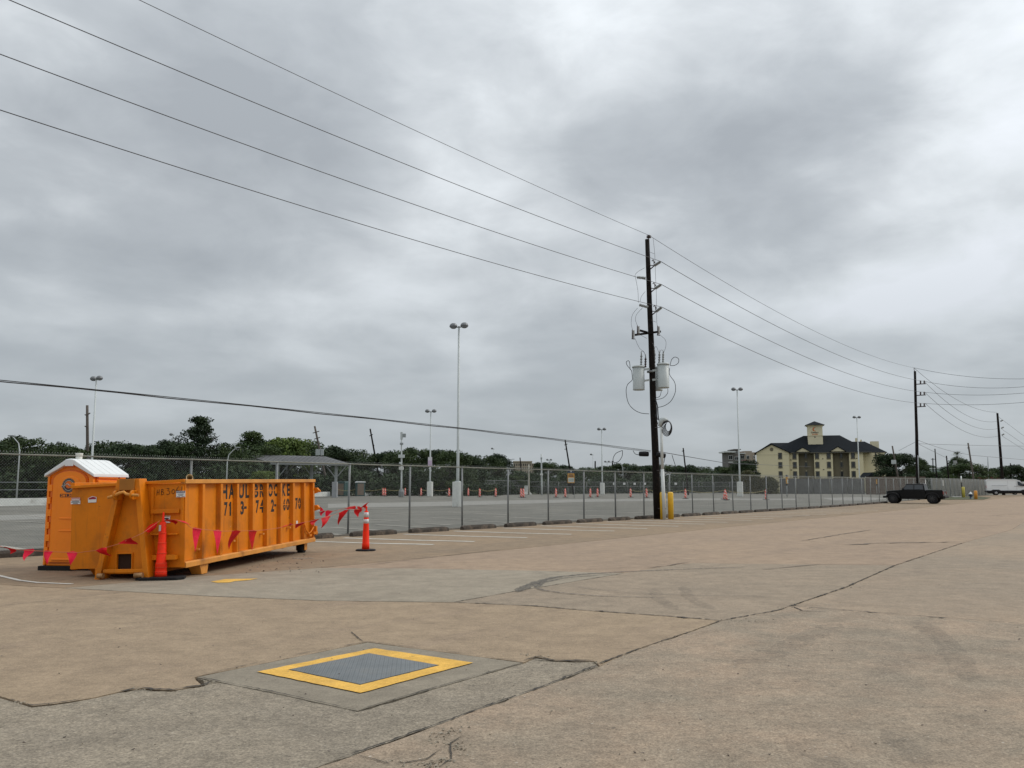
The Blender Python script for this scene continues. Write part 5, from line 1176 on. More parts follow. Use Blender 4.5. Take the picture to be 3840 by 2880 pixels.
CB_ = [(1259, 1861, 'striped channelizer in front of the grey lamp base of the shelter'), (1338, 1860, 'striped channelizer just left of the green portable toilet'), (1436, 1860, 'left striped channelizer of a close pair in front of the low kerb wall'),
       (1444, 1861, 'right striped channelizer of a close pair in front of the low kerb wall'), (1519, 1859, 'striped channelizer just right of the mast with antenna boxes'), (1579, 1860, 'striped channelizer left of the lamp with the pink notice'),
       (1614, 1859, 'striped channelizer standing against the base of the lamp with the pink notice'), (1684, 1862, 'striped channelizer immediately left of the closest tall lamp post'), (1756, 1860, 'striped channelizer immediately right of the closest tall lamp post'),
       (1799, 1864, 'striped channelizer in front of the low hedge, middle one'), (1859, 1863, 'striped channelizer at the right end of the low hedge'), (1954, 1865, 'left striped channelizer of the pair before the far gate'), (1963, 1866, 'right striped channelizer of the pair before the far gate'),
       (2085, 1865, 'striped channelizer left of the orange parking sign, farther one'), (2120, 1865, 'striped channelizer almost below the orange parking sign'), (2214, 1865, 'large striped channelizer left of the small white-based lamp'), (2241, 1864, 'small striped channelizer next to the small white-based lamp'),
       (2365, 1865, 'striped channelizer left of the wooden utility pole'), (2425, 1866, 'striped channelizer just left of the dark utility pole foot'), (2571, 1870, 'striped channelizer right of the yellow bollards'), (2715, 1873, 'striped channelizer leaning in a pair left of the white lamp base, left one'),
       (2725, 1875, 'striped channelizer leaning in a pair left of the white lamp base, right one'), (2873, 1873, 'striped channelizer right of the white lamp base, before the hedge')]
BAR = []; first = None
for px_, py_, lab in CB_:
    o = barrier(px_, py_, lab, first=first); first = first or o; BAR.append(o)
BAR[20].rotation_euler.y = R(8); BAR[21].rotation_euler.y = R(-9)
YROPE = mat('yellow_chain', (.42, .36, .16), .7)
for k, (i, j) in enumerate(((0, 1), (1, 2), (2, 4), (5, 6), (6, 7), (8, 9), (9, 10), (17, 18), (18, 19), (19, 20), (21, 22))):
    a = Vector(BAR[i].location)+Vector((0, 0, 1.05)); b = Vector(BAR[j].location)+Vector((0, 0, 1.05)); n = 12
    mb = MB(); mb.tube([a.lerp(b, u/n)-Vector((0, 0, 4*.28*(u/n)*(1-u/n))) for u in range(n+1)], .022, 5); o = mb.build('barrier_rope', YROPE, base=tuple(a))
    where = ['at the shelter column', 'beside the green toilet', 'in front of the kerb wall', 'left of the pink-notice lamp', 'right of the pink-notice lamp', 'before the left hedge half', 'before the right hedge half', 'left of the utility pole', 'behind the yellow bollards', 'between bollards and the leaning pair', 'past the white lamp base'][k]
    tag(o, 'yellow rope slung between two striped channelizers %s' % where, 'rope', 'ropes between the striped channelizers')

# shelter
sh = thing('metal_shelter', 'open grey metal carport roof on steel columns behind the dumpster', 'shelter', (gx(1160, 118), 118, T(118)))
A_, B_, C_, D__ = pt(1012, 1735, 117), pt(1311, 1739, 117), pt(1219, 1712, 124), pt(916, 1704, 124)
mb = MB(); th_ = Vector((0, 0, -.16)); mb.add([A_, B_, C_, D__, A_+th_, B_+th_, C_+th_, D__+th_], [(0,1,2,3), (4,7,6,5), (0,4,5,1), (1,5,6,2), (2,6,7,3), (3,7,4,0)]); part(mb, 'roof', SHED, sh)
for i in range(17):
    u = i/16; p, q = A_.lerp(B_, u), D__.lerp(C_, u); mb = MB(); mb.beam(p+Vector((0, 0, .015)), q+Vector((0, 0, .015)), .06, .05); part(mb, 'roof_seam', SHED, sh)
mb = MB(); mb.beam(A_+Vector((-.1, -.06, -.12)), B_+Vector((.1, -.06, -.12)), .08, .26); part(mb, 'fascia', mat('grey_fascia', (.24, .25, .24), .6), sh)
for px_, Y, top in ((965, 120, 1726), (1069, 120, 1733), (1166, 120, 1737), (1258, 118, 1745), (1040, 117.5, 1742)):
    x = gx(px_, Y); zt = pt(px_, top, Y).z; mb = MB(); mb.box(x-.16, x+.16, Y-.16, Y+.16, T(Y), zt); part(mb, 'column', POLEG, sh, bevel=.01)
    for s_ in (-1, 1):
        mb = MB(); mb.beam((x, Y, zt-1.7), (x+s_*1.3, Y, zt-.1), .09, .12); part(mb, 'brace', POLEG, sh)
x = gx(1255, 116.5); mb = MB(); mb.box(x-.32, x+.32, 116.1, 116.9, T(117)-.05, T(117)+2.0); part(mb, 'concrete_pier', mat('grey_pier', (.30, .31, .32), .8), sh, bevel=.04)
# green portable toilets
GRN = mat('faded_green_plastic', (.045, .10, .095), .5, 0, .12, 3); BRNP = mat('tan_plastic_door', (.20, .15, .11), .6, 0, .15, 3)
def gtoilet(px, py, lab, roof=True, rz=0):
    b = gp(px, py); t = thing('portable_toilet', lab, 'portable toilet', tuple(b), rz)
    mb = MB(); mb.box(-.62, .62, -.62, .62, 0, 1.95); mb.build('cabin', GRN, t, bevel=.05)
    mb = MB(); mb.box(-.5, .42, -.66, -.61, .15, 1.8); mb.build('door', BRNP, t, bevel=.02)
    mb = MB(); mb.prism([(-.72, 1.95), (.72, 1.95), (.6, 2.1), (-.5, 2.12)], -.7, .7, 'y'); mb.build('roof', WPL if roof else GRN, t, bevel=.04); return t
gtoilet(1350, 1860, 'green portable toilet with white roof and tan door beyond the fence', True, R(20))
gtoilet(1285, 1860, 'dark green portable cabin right of the shelter pier', False, R(-15))
# parking sign boards
SGY = mat('amber_sign', (.55, .27, .03), .5); NVY = mat('navy_sign', (.02, .04, .075), .5)
def signboard(px, Y, y0, y1, lab, rz, w_=.98):
    x = gx(px, Y); zt = pt(px, y0, Y).z; zb = pt(px, y1, Y).z; t = thing('parking_sign', lab, 'sign', (x, Y, T(Y)), rz); h = zt-zb; z0 = zb-T(Y)
    for s_ in (-w_*.45, w_*.45): mb = MB(); mb.tube([(s_, .06, -.05), (s_, .06, z0+.2)], .03, 6); mb.build('post', POLEG, t)
    def panel(name, a, b, m): q = MB(); q.box(-w_/2, w_/2, -.06, .10, z0+h*a, z0+h*b); return q.build(name, m, t, bevel=.01)
    panel('base_box', 0, .19, BLK); yp_ = panel('amber_panel', .195, .80, SGY); tp = panel('navy_header', .805, 1.0, NVY)
    q = MB(); q.box(-w_*.42, w_*.42, -.066, -.061, z0+h*.25, z0+h*.52); q.build('white_list', WST, yp_)
    for u in (-.36, -.20, -.04, .12, .26): q = MB(); q.box(w_*u, w_*(u+.10), -.070, -.067, z0+h*.28, z0+h*.49); q.build('printed_column', mat('grey_green_print', (.22, .30, .24), .6), yp_)
    q = MB(); q.box(-w_*.36, w_*.36, -.068, -.061, z0+h*.58, z0+h*.68); q.build('printed_word', mat('brown_print', (.18, .08, .02), .6), yp_)
    q = MB(); q.box(-w_*.30, w_*.30, -.068, -.061, z0+h*.71, z0+h*.75); q.build('printed_word', MATS['brown_print'], yp_)
    q = MB(); lettering(q, '9', lambda u, v: (-.09+.18*u, -.064, z0+h*(.855+.12*v)), .02); q.build('lettering', WST, tp, fix=False)
    return t
signboard(2142, 112, 1763, 1823, 'amber parking sign with navy header and white list, left of the utility pole', 0, .86)
signboard(2954, 118, 1781, 1821, 'amber parking sign seen nearly edge-on before the grey screen', R(62), .8)
signboard(3290, 150, 1791, 1821, 'amber parking sign seen edge-on before the brown wall', R(70), .8)

# trees
def leaves(pos, nrm, size, jit=.9):
    n = len(pos); nrm = nrm+rng.normal(0, jit, (n, 3)); nrm /= np.linalg.norm(nrm, axis=1)[:, None]+1e-6
    a = np.cross(nrm, rng.normal(0, 1, (n, 3))); a /= np.linalg.norm(a, axis=1)[:, None]+1e-6; b = np.cross(nrm, a)
    s = size*rng.uniform(.6, 1.4, (n, 1)); l = s*rng.uniform(.45, .8, (n, 1))
    v = np.concatenate([pos-a*s, pos+b*l, pos+a*s, pos-b*l], 1).reshape(-1, 3); return v
def leaf_mesh(name, v, m):
    n = len(v)//4; me = bpy.data.meshes.new(name); me.vertices.add(4*n); me.vertices.foreach_set('co', v.astype(np.float32).ravel())
    me.loops.add(4*n); me.loops.foreach_set('vertex_index', np.arange(4*n, dtype=np.int32)); me.polygons.add(n)
    me.polygons.foreach_set('loop_start', np.arange(0, 4*n, 4, dtype=np.int32)); me.polygons.foreach_set('loop_total', np.full(n, 4, dtype=np.int32))
    me.materials.append(m); me.update(); me.validate(); return me
def crown(H, W, z0, nb, nl, size, shape='round', seed=0):
    r = np.random.default_rng(seed); B = []
    for _ in range(nb):
        u = r.uniform(0, 1)
        if shape == 'round': z = z0+(H-z0)*u; wz = math.sqrt(max(.08, 1-(2*u-.75)**2/1.6))
        elif shape == 'tall': z = z0+(H-z0)*u; wz = max(.20, min(1, (1-u)*2.3)*r.uniform(.8, 1.15))
        else: z = z0+(H-z0)*u; wz = 1
        a = r.uniform(0, 6.28); rad = W/2*wz*math.sqrt(r.uniform(.05, 1))*.82
        br = W*r.uniform(.07, .15)*(1.0 if shape != 'tall' else .75+.55*wz)
        zr = br*r.uniform(.55, .85); z = min(z, H-zr*r.uniform(.9, 1.6)); B.append((rad*math.cos(a), rad*math.sin(a), z, br*r.uniform(.9, 1.3), zr))
    B = np.array(B); wt = B[:, 3]**2; wt /= wt.sum(); idx = r.choice(nb, nl, p=wt)
    d = r.normal(0, 1, (nl, 3)); d /= np.linalg.norm(d, axis=1)[:, None]
    rr = r.uniform(.25, 1.12, (nl, 1))**.6
    pos = B[idx, :3]+d*rr*np.stack([B[idx, 3], B[idx, 3], B[idx, 4]], 1)
    pos[:, 2] = np.maximum(pos[:, 2], .1)
    return leaves(pos, d*np.array([1, 1, 1.3]), size)
TV = {}
def tree_variant(key, H, W, z0, nb, nl, size, m, shape, seed):
    TV[key] = (leaf_mesh('crown', crown(H, W, z0, nb, nl, size, shape, seed), m), H, W)
    mb = MB(); rr = random.Random(seed); tk = []
    mb.tube([(0, 0, -.3), (.05, 0, H*.3), (rr.uniform(-.3, .3), 0, H*.6), (rr.uniform(-.3, .3), .1, H*.85)], [H*.035, H*.026, H*.015, .03], 8)
    for _ in range(6):
        a = rr.uniform(0, 6.28); z = H*rr.uniform(.25, .6); mb.tube([(0, 0, z), (W*.18*math.cos(a), W*.18*math.sin(a), z+H*.12), (W*.36*math.cos(a), W*.36*math.sin(a), z+H*.2)], [H*.014, H*.009, .02], 5)
    me = bpy.data.meshes.new('trunk'); me.from_pydata(mb.v, [], mb.f); me.materials.append(BARK); TV[key] += (me,)
for k in range(6): tree_variant('oak%d' % k, 8, 11, 1.2, [34, 46, 30, 52, 38, 42][k], 15000, .14, LOAK if k % 2 else LDRK, 'round', 20+k)
tree_variant('tall', 11, 6.4, .6, 130, 16000, .13, LDRK, 'tall', 33); tree_variant('tall2', 11, 7.5, .8, 120, 15000, .13, LOAK, 'tall', 37)
tree_variant('light', 7.5, 9, 1.0, 64, 12000, .14, LLGT, 'round', 41)
TG = {'oak': 'oaks beyond the empty lot', 'tal': 'tall trees beyond the empty lot', 'lig': None}
def tree(px, ytop, Y, wpx, key, lab):
    me, H, W, tr = TV[key]; x = gx(px, Y); g = T(Y); h = (pt(px, ytop, Y).z-g)*random.uniform(.97, 1.12); wd = wpx/F*Y*1.28
    t = thing('tree', lab, 'tree', (x, Y, g), random.uniform(0, 6.28), 'trees beyond the empty lot')
    t.scale = (wd/W, wd/W, h/H)
    c = bpy.data.objects.new('crown', me); COL.objects.link(c); c.parent = t
    c = bpy.data.objects.new('trunk', tr); COL.objects.link(c); c.parent = t; return t
left = [(-70, 1648, 96, 270), (40, 1652, 100, 250), (125, 1668, 104, 210), (210, 1678, 100, 220), (300, 1688, 106, 220), (392, 1668, 110, 190), (470, 1680, 104, 220), (560, 1682, 112, 200), (640, 1670, 108, 200), (860, 1668, 118, 200)]
labl = ['leafy dark tree cut by the left edge of the photo', 'dark tree beside the curved street lamp at far left', 'dark tree right of the curved street lamp at far left', 'low dark tree behind the left half of the portable toilet', 'dark tree directly over the toilet roof', 'dark tree just right of the lamp rising behind the toilet', 'dark tree above the hook frame of the dumpster', 'dark tree behind the front corner of the dumpster', 'dark tree at the left foot of the tallest tree', 'dark tree behind the thin street lamp left of the shelter']
for i, ((px_, yt, Y, wp), lab) in enumerate(zip(left, labl)): tree(px_, yt, Y, wp, 'oak%d' % (i % 6), lab)
tree(738, 1568, 112, 165, 'tall', 'tallest tree of all, a ragged dark green one right of the portable toilet')
tree(940, 1610, 125, 175, 'tall2', 'second tall pointed tree, left of the shelter roof')
tree(1068, 1660, 135, 200, 'light', 'light yellow-green tree rising behind the shelter roof'); tree(985, 1775, 112, 120, 'light', 'small light green shrub-like tree below the left end of the shelter roof')
mid = [(880, 1700, 116, 150), (1010, 1655, 150, 190), (1150, 1660, 155, 170), (1250, 1682, 145, 210), (1335, 1698, 150, 170), (1440, 1700, 150, 170), (1530, 1690, 145, 190), (1620, 1688, 150, 180), (1690, 1700, 140, 170), (1760, 1718, 150, 130), (1820, 1708, 165, 160), (1868, 1712, 172, 120), (1935, 1785, 165, 90),
       (2022, 1740, 200, 60), (2062, 1742, 205, 100), (2120, 1748, 215, 120), (2200, 1752, 220, 130), (2270, 1746, 225, 110), (2340, 1742, 225, 130), (2410, 1744, 220, 140), (2490, 1745, 220, 130), (2570, 1748, 215, 120), (2640, 1755, 215, 120), (2700, 1748, 220, 60), (2740, 1748, 205, 110), (2795, 1736, 200, 120)]
labm = ['dark tree between the two tall trees, filling the gap low down', 'dark tree behind the left end of the shelter roof', 'dark tree behind the leaning transformer pole', 'rounded dark tree right of the shelter roof', 'dark tree at the foot of the dark leaning pole without transformers', 'dark tree left of the antenna mast', 'dark tree right behind the antenna mast', 'dark tree behind the lamp with the pink notice', 'dark tree just left of the closest tall lamp post', 'dark tree behind the closest tall lamp post', 'dark tree left of the big round one before the office building', 'big round dark tree in front of the beige office building', 'dark tree hiding the left of the beige office building',
        'dark tree hiding the right end of the beige office building', 'dark tree behind the short pale mast', 'dark tree behind the thin black leaning pole', 'far dark tree right of the orange parking sign', 'far dark tree behind the small white-based lamp', 'far dark tree left of the curved lamp by the utility pole', 'far dark tree just left of the dark utility pole', 'far dark tree right behind the utility pole and conduit', 'far dark tree behind the thin pole right of the bollards', 'far low tree between bollards and the townhouses', 'very small round tree left of the townhouses', 'dark tree left below the grey townhouses', 'dark tree right below the grey townhouses']
for i, ((px_, yt, Y, wp), lab) in enumerate(zip(mid, labm)): tree(px_, yt, Y, wp, 'oak%d' % ((i*5+1) % 6), lab)
rt = [(3360, 1708, 190, 165, 'broad round dark tree against the right end of the hotel'), (3440, 1722, 195, 80, 'dark tree just left of the second tall pole'), (3478, 1768, 180, 110, 'low dark tree right of the second tall pole'), (3530, 1775, 185, 80, 'low dark tree below the pale green store'), (3600, 1722, 230, 110, 'rounded tree crown under the palm tree'),
      (3640, 1740, 180, 150, 'dark tree behind the leaning pole left of the van'), (3570, 1785, 190, 60, 'small dark tree at the right end of the store'), (3710, 1752, 240, 130, 'far hazy tree above the van roof'), (3800, 1742, 190, 130, 'dark tree above the nose of the van'), (3880, 1735, 190, 120, 'dark tree cut by the right edge of the photo'), (3460, 1745, 260, 150, 'far hazy tree behind the pale green store')]
for i, (px_, yt, Y, wp, lab) in enumerate(rt): tree(px_, yt, Y, wp, 'oak%d' % (i % 6), lab)
# palm
pb = Vector((gx(3597, 215), 215, T(215))); pz = pt(3597, 1712, 215).z
pm = thing('palm_tree', 'shaggy fan palm standing above the trees right of the pale green store', 'palm tree', tuple(pb))
mb = MB(); mb.tube([pb, (pb.x+.1, pb.y, pb.z+3), (pb.x, pb.y, pz)], [.30, .24, .22], 8); part(mb, 'trunk', BARK, pm)
mb = MB()
for k in range(46):
    a = random.uniform(0, 6.28); e = random.uniform(-1.1, 1.3); L = random.uniform(1.3, 1.9); d = Vector((math.cos(a)*math.cos(e), math.sin(a)*math.cos(e), math.sin(e)))
    c = Vector((pb.x, pb.y, pz)); sd = d.cross(Vector((0, 0, 1))).normalized()
    for j in range(-4, 5): t_d = (d+sd*j*.16).normalized(); q = c+d*L*.55; e_ = c+t_d*L*1.15-Vector((0, 0, .25)); mb.add([q-sd*.05, q+sd*.05, e_], [(0,1,2)])
    mb.tube([c, c+d*L*.6], .02, 3)
o = part(mb, 'fronds', LOAK, pm, fix=False); o['kind'] = 'stuff'
# undergrowth along the far edge (one mass of leaves)
def growth(name, lab, pts, h, depth, n, size, m, cat='hedge', top=.0, kind='stuff'):
    P = [Vector(p) for p in pts]; Ls_ = [(b-a).length for a, b in zip(P[:-1], P[1:])]; tot = sum(Ls_); pos = []
    for _ in range(n):
        s = rng.uniform(0, tot); i = 0
        while i < len(Ls_)-1 and s > Ls_[i]: s -= Ls_[i]; i += 1
        p = P[i].lerp(P[i+1], s/Ls_[i]); hh = h*(1+.25*math.sin(p.x*.7)+.15*math.sin(p.x*1.9)) if top else h
        z = hh*rng.uniform(0, 1)**.8; pos.append((p.x+rng.normal(0, depth*.1), p.y+rng.uniform(-depth/2, depth/2), T(p.y)+z))
    pos = np.array(pos); v = leaves(pos, np.tile([[0, -.6, .6]], (n, 1)), size); me = leaf_mesh(name, v, m); o = bpy.data.objects.new(name, me); COL.objects.link(o); tag(o, lab, cat, kind=kind); return o
growth('undergrowth', 'dark tangled undergrowth filling the space below the trees beyond the lot', [gp(-500, 1888)+Vector((0, 3, 0)), gp(180, 1877)+Vector((0, 5, 0)), Vector((gx(900, 112), 112, 0)), Vector((gx(1250, 135), 135, 0)), Vector((gx(1730, 142), 142, 0)), Vector((gx(1980, 178), 178, 0)), Vector((gx(2800, 212), 212, 0))], 3.4, 6, 60000, .24, LDRK, top=1)
growth('clipped_hedge', 'low clipped dark hedge behind the striped channelizers in the middle', [Vector((gx(1735, 130), 132, 0)), Vector((gx(1882, 140), 142, 0))], 1.75, 2, 5000, .13, LDRK)
growth('ivy_hedge', 'tall brownish green hedge to the left in front of the hotel', [Vector((gx(2778, 176), 178, 0)), Vector((gx(2926, 170), 172, 0))], 3.3, 2.2, 9000, .17, LIVY, top=1)
mb = MB(); mb.box(gx(2780, 178), gx(2924, 174), 175.5, 176.5, 0, 3.1); 
# far chain-link fences
def far_fence(lab, P, h, posts, mesh=True, m=GALV, boards=()):
    P = [Vector(p) for p in P]; t = thing('far_fence', lab, 'fence', tuple(P[0]))
    for a, b in zip(P[:-1], P[1:]):
        n = max(1, round((b-a).length/posts))
        for i in range(n+1):
            p = a.lerp(b, i/n); q = MB(); q.tube([(p.x, p.y, T(p.y)), (p.x, p.y, T(p.y)+h)], .045, 6); part(q, 'post', m, t)
        for zz in (h, h*.62):
            q = MB(); q.tube([(a.x, a.y, T(a.y)+zz), (b.x, b.y, T(b.y)+zz)], .03, 5); part(q, 'rail', m, t)
        if mesh:
            q = MB(); L = (b-a).length; d = (b-a)/L; s = 0
            while s < L:
                for sg in (1, -1):
                    e = s+sg*h
                    if 0 <= e <= L: p, r_ = a+d*s, a+d*e; q.beam((p.x, p.y, T(p.y)), (r_.x, r_.y, T(r_.y)+h), .012, .012)
                s += .22
            o = part(q, 'chain_link_mesh', m, t, fix=False); o['kind'] = 'stuff'
    return t
far_fence('far chain-link fence along the trees left of the utility pole', [Vector((gx(1985, 165), 165, 0)), Vector((gx(2450, 178), 178, 0)), Vector((gx(2795, 176), 176, 0))], 2.3, 3.2)
far_fence('short far fence with an open gate frame behind the clipped hedge', [Vector((gx(1730, 146), 146, 0)), Vector((gx(1915, 152), 152, 0)), Vector((gx(1980, 150), 150, 0))], 2.4, 3.0)
far_fence('dim fence under the trees at far left seen through the chain link', [Vector((gx(-250, 88), 88, 0)), Vector((gx(180, 90), 90, 0))], 2.0, 5.0, mesh=False, m=POLEG)
for k, px_ in enumerate((2303, 2341, 2380, 2418, 2534)):
    p = pt(px_, 1814, 170); q = MB(); q.box(-.22, .22, -.02, .02, -.2, .2); o = q.build('fence_notice', WST); o.location = p
    tag(o, 'small square white notice on the far fence, %s' % ['nearest the white-based lamp', 'second counted from the white-based lamp', 'third counted from the white-based lamp', 'fourth, hard against the dark utility pole', 'single one right of the yellow bollards'][k], 'notice', 'white notices on the far fence')
mb = MB(); x = gx(1845, 144.5); mb.box(-1.25, 1.25, -.03, .03, 0, .42); o = mb.build('banner', WST); o.location = (x, 144.8, pt(1845, 1824, 144.8).z); tag(o, 'long white banner on the far fence above the clipped hedge', 'banner')
# road works beyond the gate
ORB = mat('dull_orange_barrier', (.45, .10, .05), .6)
for k, (px_, lab) in enumerate(((1922, 'left dull orange drum beyond the far gate'), (1955, 'right dull orange drum beyond the far gate'))):
    mb = MB(); mb.lathe([(.5, 0), (.48, .3), (.42, .32), (.40, .75), (.34, .78), (.3, 1.15)], n=14); o = mb.build('traffic_drum', ORB); o.location = (gx(px_, 172), 172, T(172)); tag(o, lab, 'traffic drum', 'drums beyond the gate')
mb = MB(); mb.prism([(-.9, 0), (.9, 0), (.35, .5), (.22, 1.6), (-.22, 1.6), (-.35, .5)], -.4, .4, 'y'); o = mb.build('concrete_barrier', WHC); o.location = (gx(1976, 160), 160, T(160)); o.rotation_euler.z = R(40); tag(o, 'white concrete barrier end at the right side of the far gate', 'barrier')
upole(1983, 1842, 1983, 1742, 158, 'plain cream-coloured gate post right of the far gate', .16, mat('cream_post', (.42, .40, .33), .8), cat='gate post')

# grey screened fence and brown wall right of the hedge
SCR = mat('grey_privacy_screen', (.125, .125, .120), .9, 0, .12, .8, rnd=.10); SCB = mat('brown_wall', (.125, .092, .070), .9, 0, .2, .6, rnd=.12); SCG = mat('olive_screen', (.115, .112, .090), .9, 0, .15, .7, rnd=.10)
def panels(name, lab, P, h, w_, m, cat='fence', pm_=GALV):
    P = [Vector(p) for p in P]; t = thing(name, lab, cat, tuple(P[0]))
    for a, b in zip(P[:-1], P[1:]):
        n = max(1, round((b-a).length/w_))
        for i in range(n):
            p, q = a.lerp(b, i/n), a.lerp(b, (i+.985)/n); z = (T(p.y)+T(q.y))/2; mb = MB(); hh = h*(1+random.uniform(-.01, .01)); mb.beam((p.x, p.y, z+hh/2-.1), (q.x, q.y, z+hh/2-.1), .06, hh); part(mb, 'panel', m, t)
            mb = MB(); mb.tube([(p.x, p.y-.08, z), (p.x, p.y-.08, z+h)], .05, 6); part(mb, 'post', pm_, t)
    return t
panels('screened_fence', 'grey privacy-screened fence in front of the hotel', [Vector((gx(2925, 178), 178, 0)), Vector((gx(3245, 172), 172, 0))], 3.1, 3.0, SCR)
panels('brown_wall', 'brown slatted wall behind the parked black pickup', [Vector((gx(3247, 165), 165, 0)), Vector((gx(3475, 160), 160, 0))], 3.3, 3.0, SCB, 'wall', GALVR)
panels('olive_screen_fence', 'olive grey screened fence between the pickup and the white van', [tuple(fp(100, -1.0)), tuple(fp(139.5, -.35))], 2.5, 2.6, SCG)
for px_, lab in ((3476, 'white strip sign on the fence just right of the second tall pole'), (3541, 'white strip sign on the fence above the pickup tailgate')):
    t0 = ft(px_, .15); p = fp(t0, .12, 1.5); mb = MB(); mb.box(-.16, .16, -.01, .01, 0, .75); o = mb.build('strip_sign', WST); o.location = p; o.rotation_euler.z = math.atan2(FD.y, FD.x); tag(o, lab, 'sign', 'white strip signs on the fence')

# ------------------------------------------------------------------ hotel
HY = 262.
def hx(px, Y=HY): return gx(px, Y, 8)
def hz_(py, Y=HY, px=3050): return pt(px, py, Y).z
hb = Vector((hx(3050), HY, T(HY)))
hotel = thing('hotel', 'three-storey pale yellow hotel with dark hipped roof and a square sign tower', 'hotel', tuple(hb))
def HB(name, x0, x1, y0, y1, z0, z1, m, par=None, bevel=0):
    mb = MB(); mb.box(x0, x1, y0, y1, z0, z1); return mb.build(name, m, par or hotel, base=hotel.location, bevel=bevel)
g0 = T(HY)-.3; ev = hz_(1697); xL, xR = hx(2831), hx(3238)
xg = hx(2957)                                   # right end of the left gable bay
HB('gable_bay_wall', xL, xg, HY-1.6, HY+12, g0, ev, BUFF); 
xr1, xr2, xr3, xr4 = hx(2994), hx(3054), hx(3124), hx(3186)
for a, b in ((xg, xr1), (xr2, xr3), (xr4, xR)): HB('facade_wall', a, b, HY, HY+1.9, g0, ev, BUFF)
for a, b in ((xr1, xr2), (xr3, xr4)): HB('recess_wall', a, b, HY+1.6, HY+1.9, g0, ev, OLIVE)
HB('rear_block', xg, xR, HY+1.9, HY+13, g0, ev, BUFF)
HB('right_wing_wall', xR, hx(3302, HY+4), HY+3, HY+12, g0, ev-.1, BUFF)
HB('right_end_wall', hx(3303, HY+7), hx(3312, HY+9), HY+8, HY+14, g0, ev-1.2, BUFF2)
for a, b, y in ((xL-.05, xg+.05, HY-1.66), (xg, xr1, HY-.06), (xr2, xr3, HY-.06), (xr4, xR, HY-.06)):
    HB('string_course', a, b, y, y+.08, hz_(1704)-.09, hz_(1704)+.09, TRIM)
    HB('string_course', a, b, y, y+.08, hz_(1793)-.09, hz_(1793)+.12, TRIM)
def win(px0, px1, y0, y1, fy, par=None, lamp_=True, trim=FRAME, dark=False):
    a, b = hx(px0), hx(px1); z1, z0 = hz_(y0), hz_(y1)
    mb = MB(); e = .16
    w_ = HB('window', a, b, fy-.06, fy+.05, z0, z1, trim); 
    HB('pane', a+.28, b-.28, fy-.10, fy-.062, z0+.30, z1-.18, GLASS, None).parent = w_
    HB('sill', a-.05, b+.05, fy-.14, fy-.062, z0-.12, z0, OLIVE if not dark else FRAME).parent = w_
    for c in w_.children: pass
    if lamp_: HB('ac_cover', (a+b)/2-.12, (a+b)/2+.12, fy-.18, fy-.07, z1+.05, z1+.22, TRIM).parent = w_
    return w_
rows = ((1697, 1720), (1732, 1754), (1767, 1790))
for r, (y0, y1) in enumerate(rows):
    win(2915, 2931, y0, y1, HY-1.6, lamp_=r > 0)
    for c0, c1 in ((2971, 2987), (3057, 3073), (3101, 3117), (3192, 3208)): win(c0, c1, y0, y1+1, HY, lamp_=r > 0)
    for c0, c1 in ((3016, 3030), (3151, 3165)): win(c0, c1, y0, y1, HY+1.6, lamp_=r > 0)
    win(3286, 3292, y0+(0 if r else -2), y1-2, HY+3, lamp_=False)
for px_, py_ in ((2964, 1724), (3086, 1721), (3213, 1720), (2965, 1762), (3088, 1761), (3214, 1760)):
    x, z = hx(px_), hz_(py_); HB('wall_vent', x-.22, x+.22, HY-.08, HY+.02, z-.12, z+.12, FRAME)
# roofs
def hip(name, x0, x1, y0, y1, zb, zt, rx0, rx1, over=.5, m=ROOF, front_gable=None):
    ym = (y0+y1)/2; x0 -= over; x1 += over; y0 -= over; y1 += over; mb = MB()
    mb.add([(x0, y0, zb), (x1, y0, zb), (x1, y1, zb), (x0, y1, zb), (rx0, ym, zt), (rx1, ym, zt)], [(0,1,5,4), (1,2,5), (2,3,4,5), (3,0,4), (3,2,1,0)])
    r_ = mb.build(name, m, hotel, base=hotel.location)
    mb = MB(); 
    for p, q in (((x0, y0), (x1, y0)), ((x1, y0), (x1, y1)), ((x0, y0), (x0, y1))): mb.beam((p[0], p[1], zb-.08), (q[0], q[1], zb-.08), .12, .22)
    mb.build('eaves_board', FRAME, r_, base=(0,0,0)) if False else None
    f_ = mb.build('eaves_board', FRAME, hotel, base=hotel.location); return r_
rY = HY+7
hip('main_roof', xL+3.5, hx(3262), HY, HY+14, ev, pt(3050, 1634, rY).z, gx(2990, rY, 12), gx(3127, rY, 12), .6)
hip('right_roof', hx(3200), hx(3304, HY+4), HY+3.5, HY+14, ev+.02, pt(3200, 1658, HY+8).z, gx(3170, HY+8, 12), gx(3216, HY+8, 12), .5)
ap = (hx(2891), hz_(1667)); mb = MB()          # front gable of the left bay
mb.prism([(xL, ev), (xg, ev), (ap[0], ap[1])], HY-1.6, HY-1.4, 'y'); mb.build('gable_wall', BUFF, hotel, base=hotel.location)
q = MB(); yA, yB = HY-2.1, HY+7; mz = ap[1]+.35
q.add([(xL-.6, yA, ev-.05), (ap[0], yA, mz), (ap[0], yB+2, mz), (xL-.6, yB+5, ev-.05)], [(0,1,2,3)]); q.add([(ap[0], yA, mz), (xg+.6, yA, ev-.05), (xg+.6, yB+5, ev-.05), (ap[0], yB+2, mz)], [(0,1,2,3)])
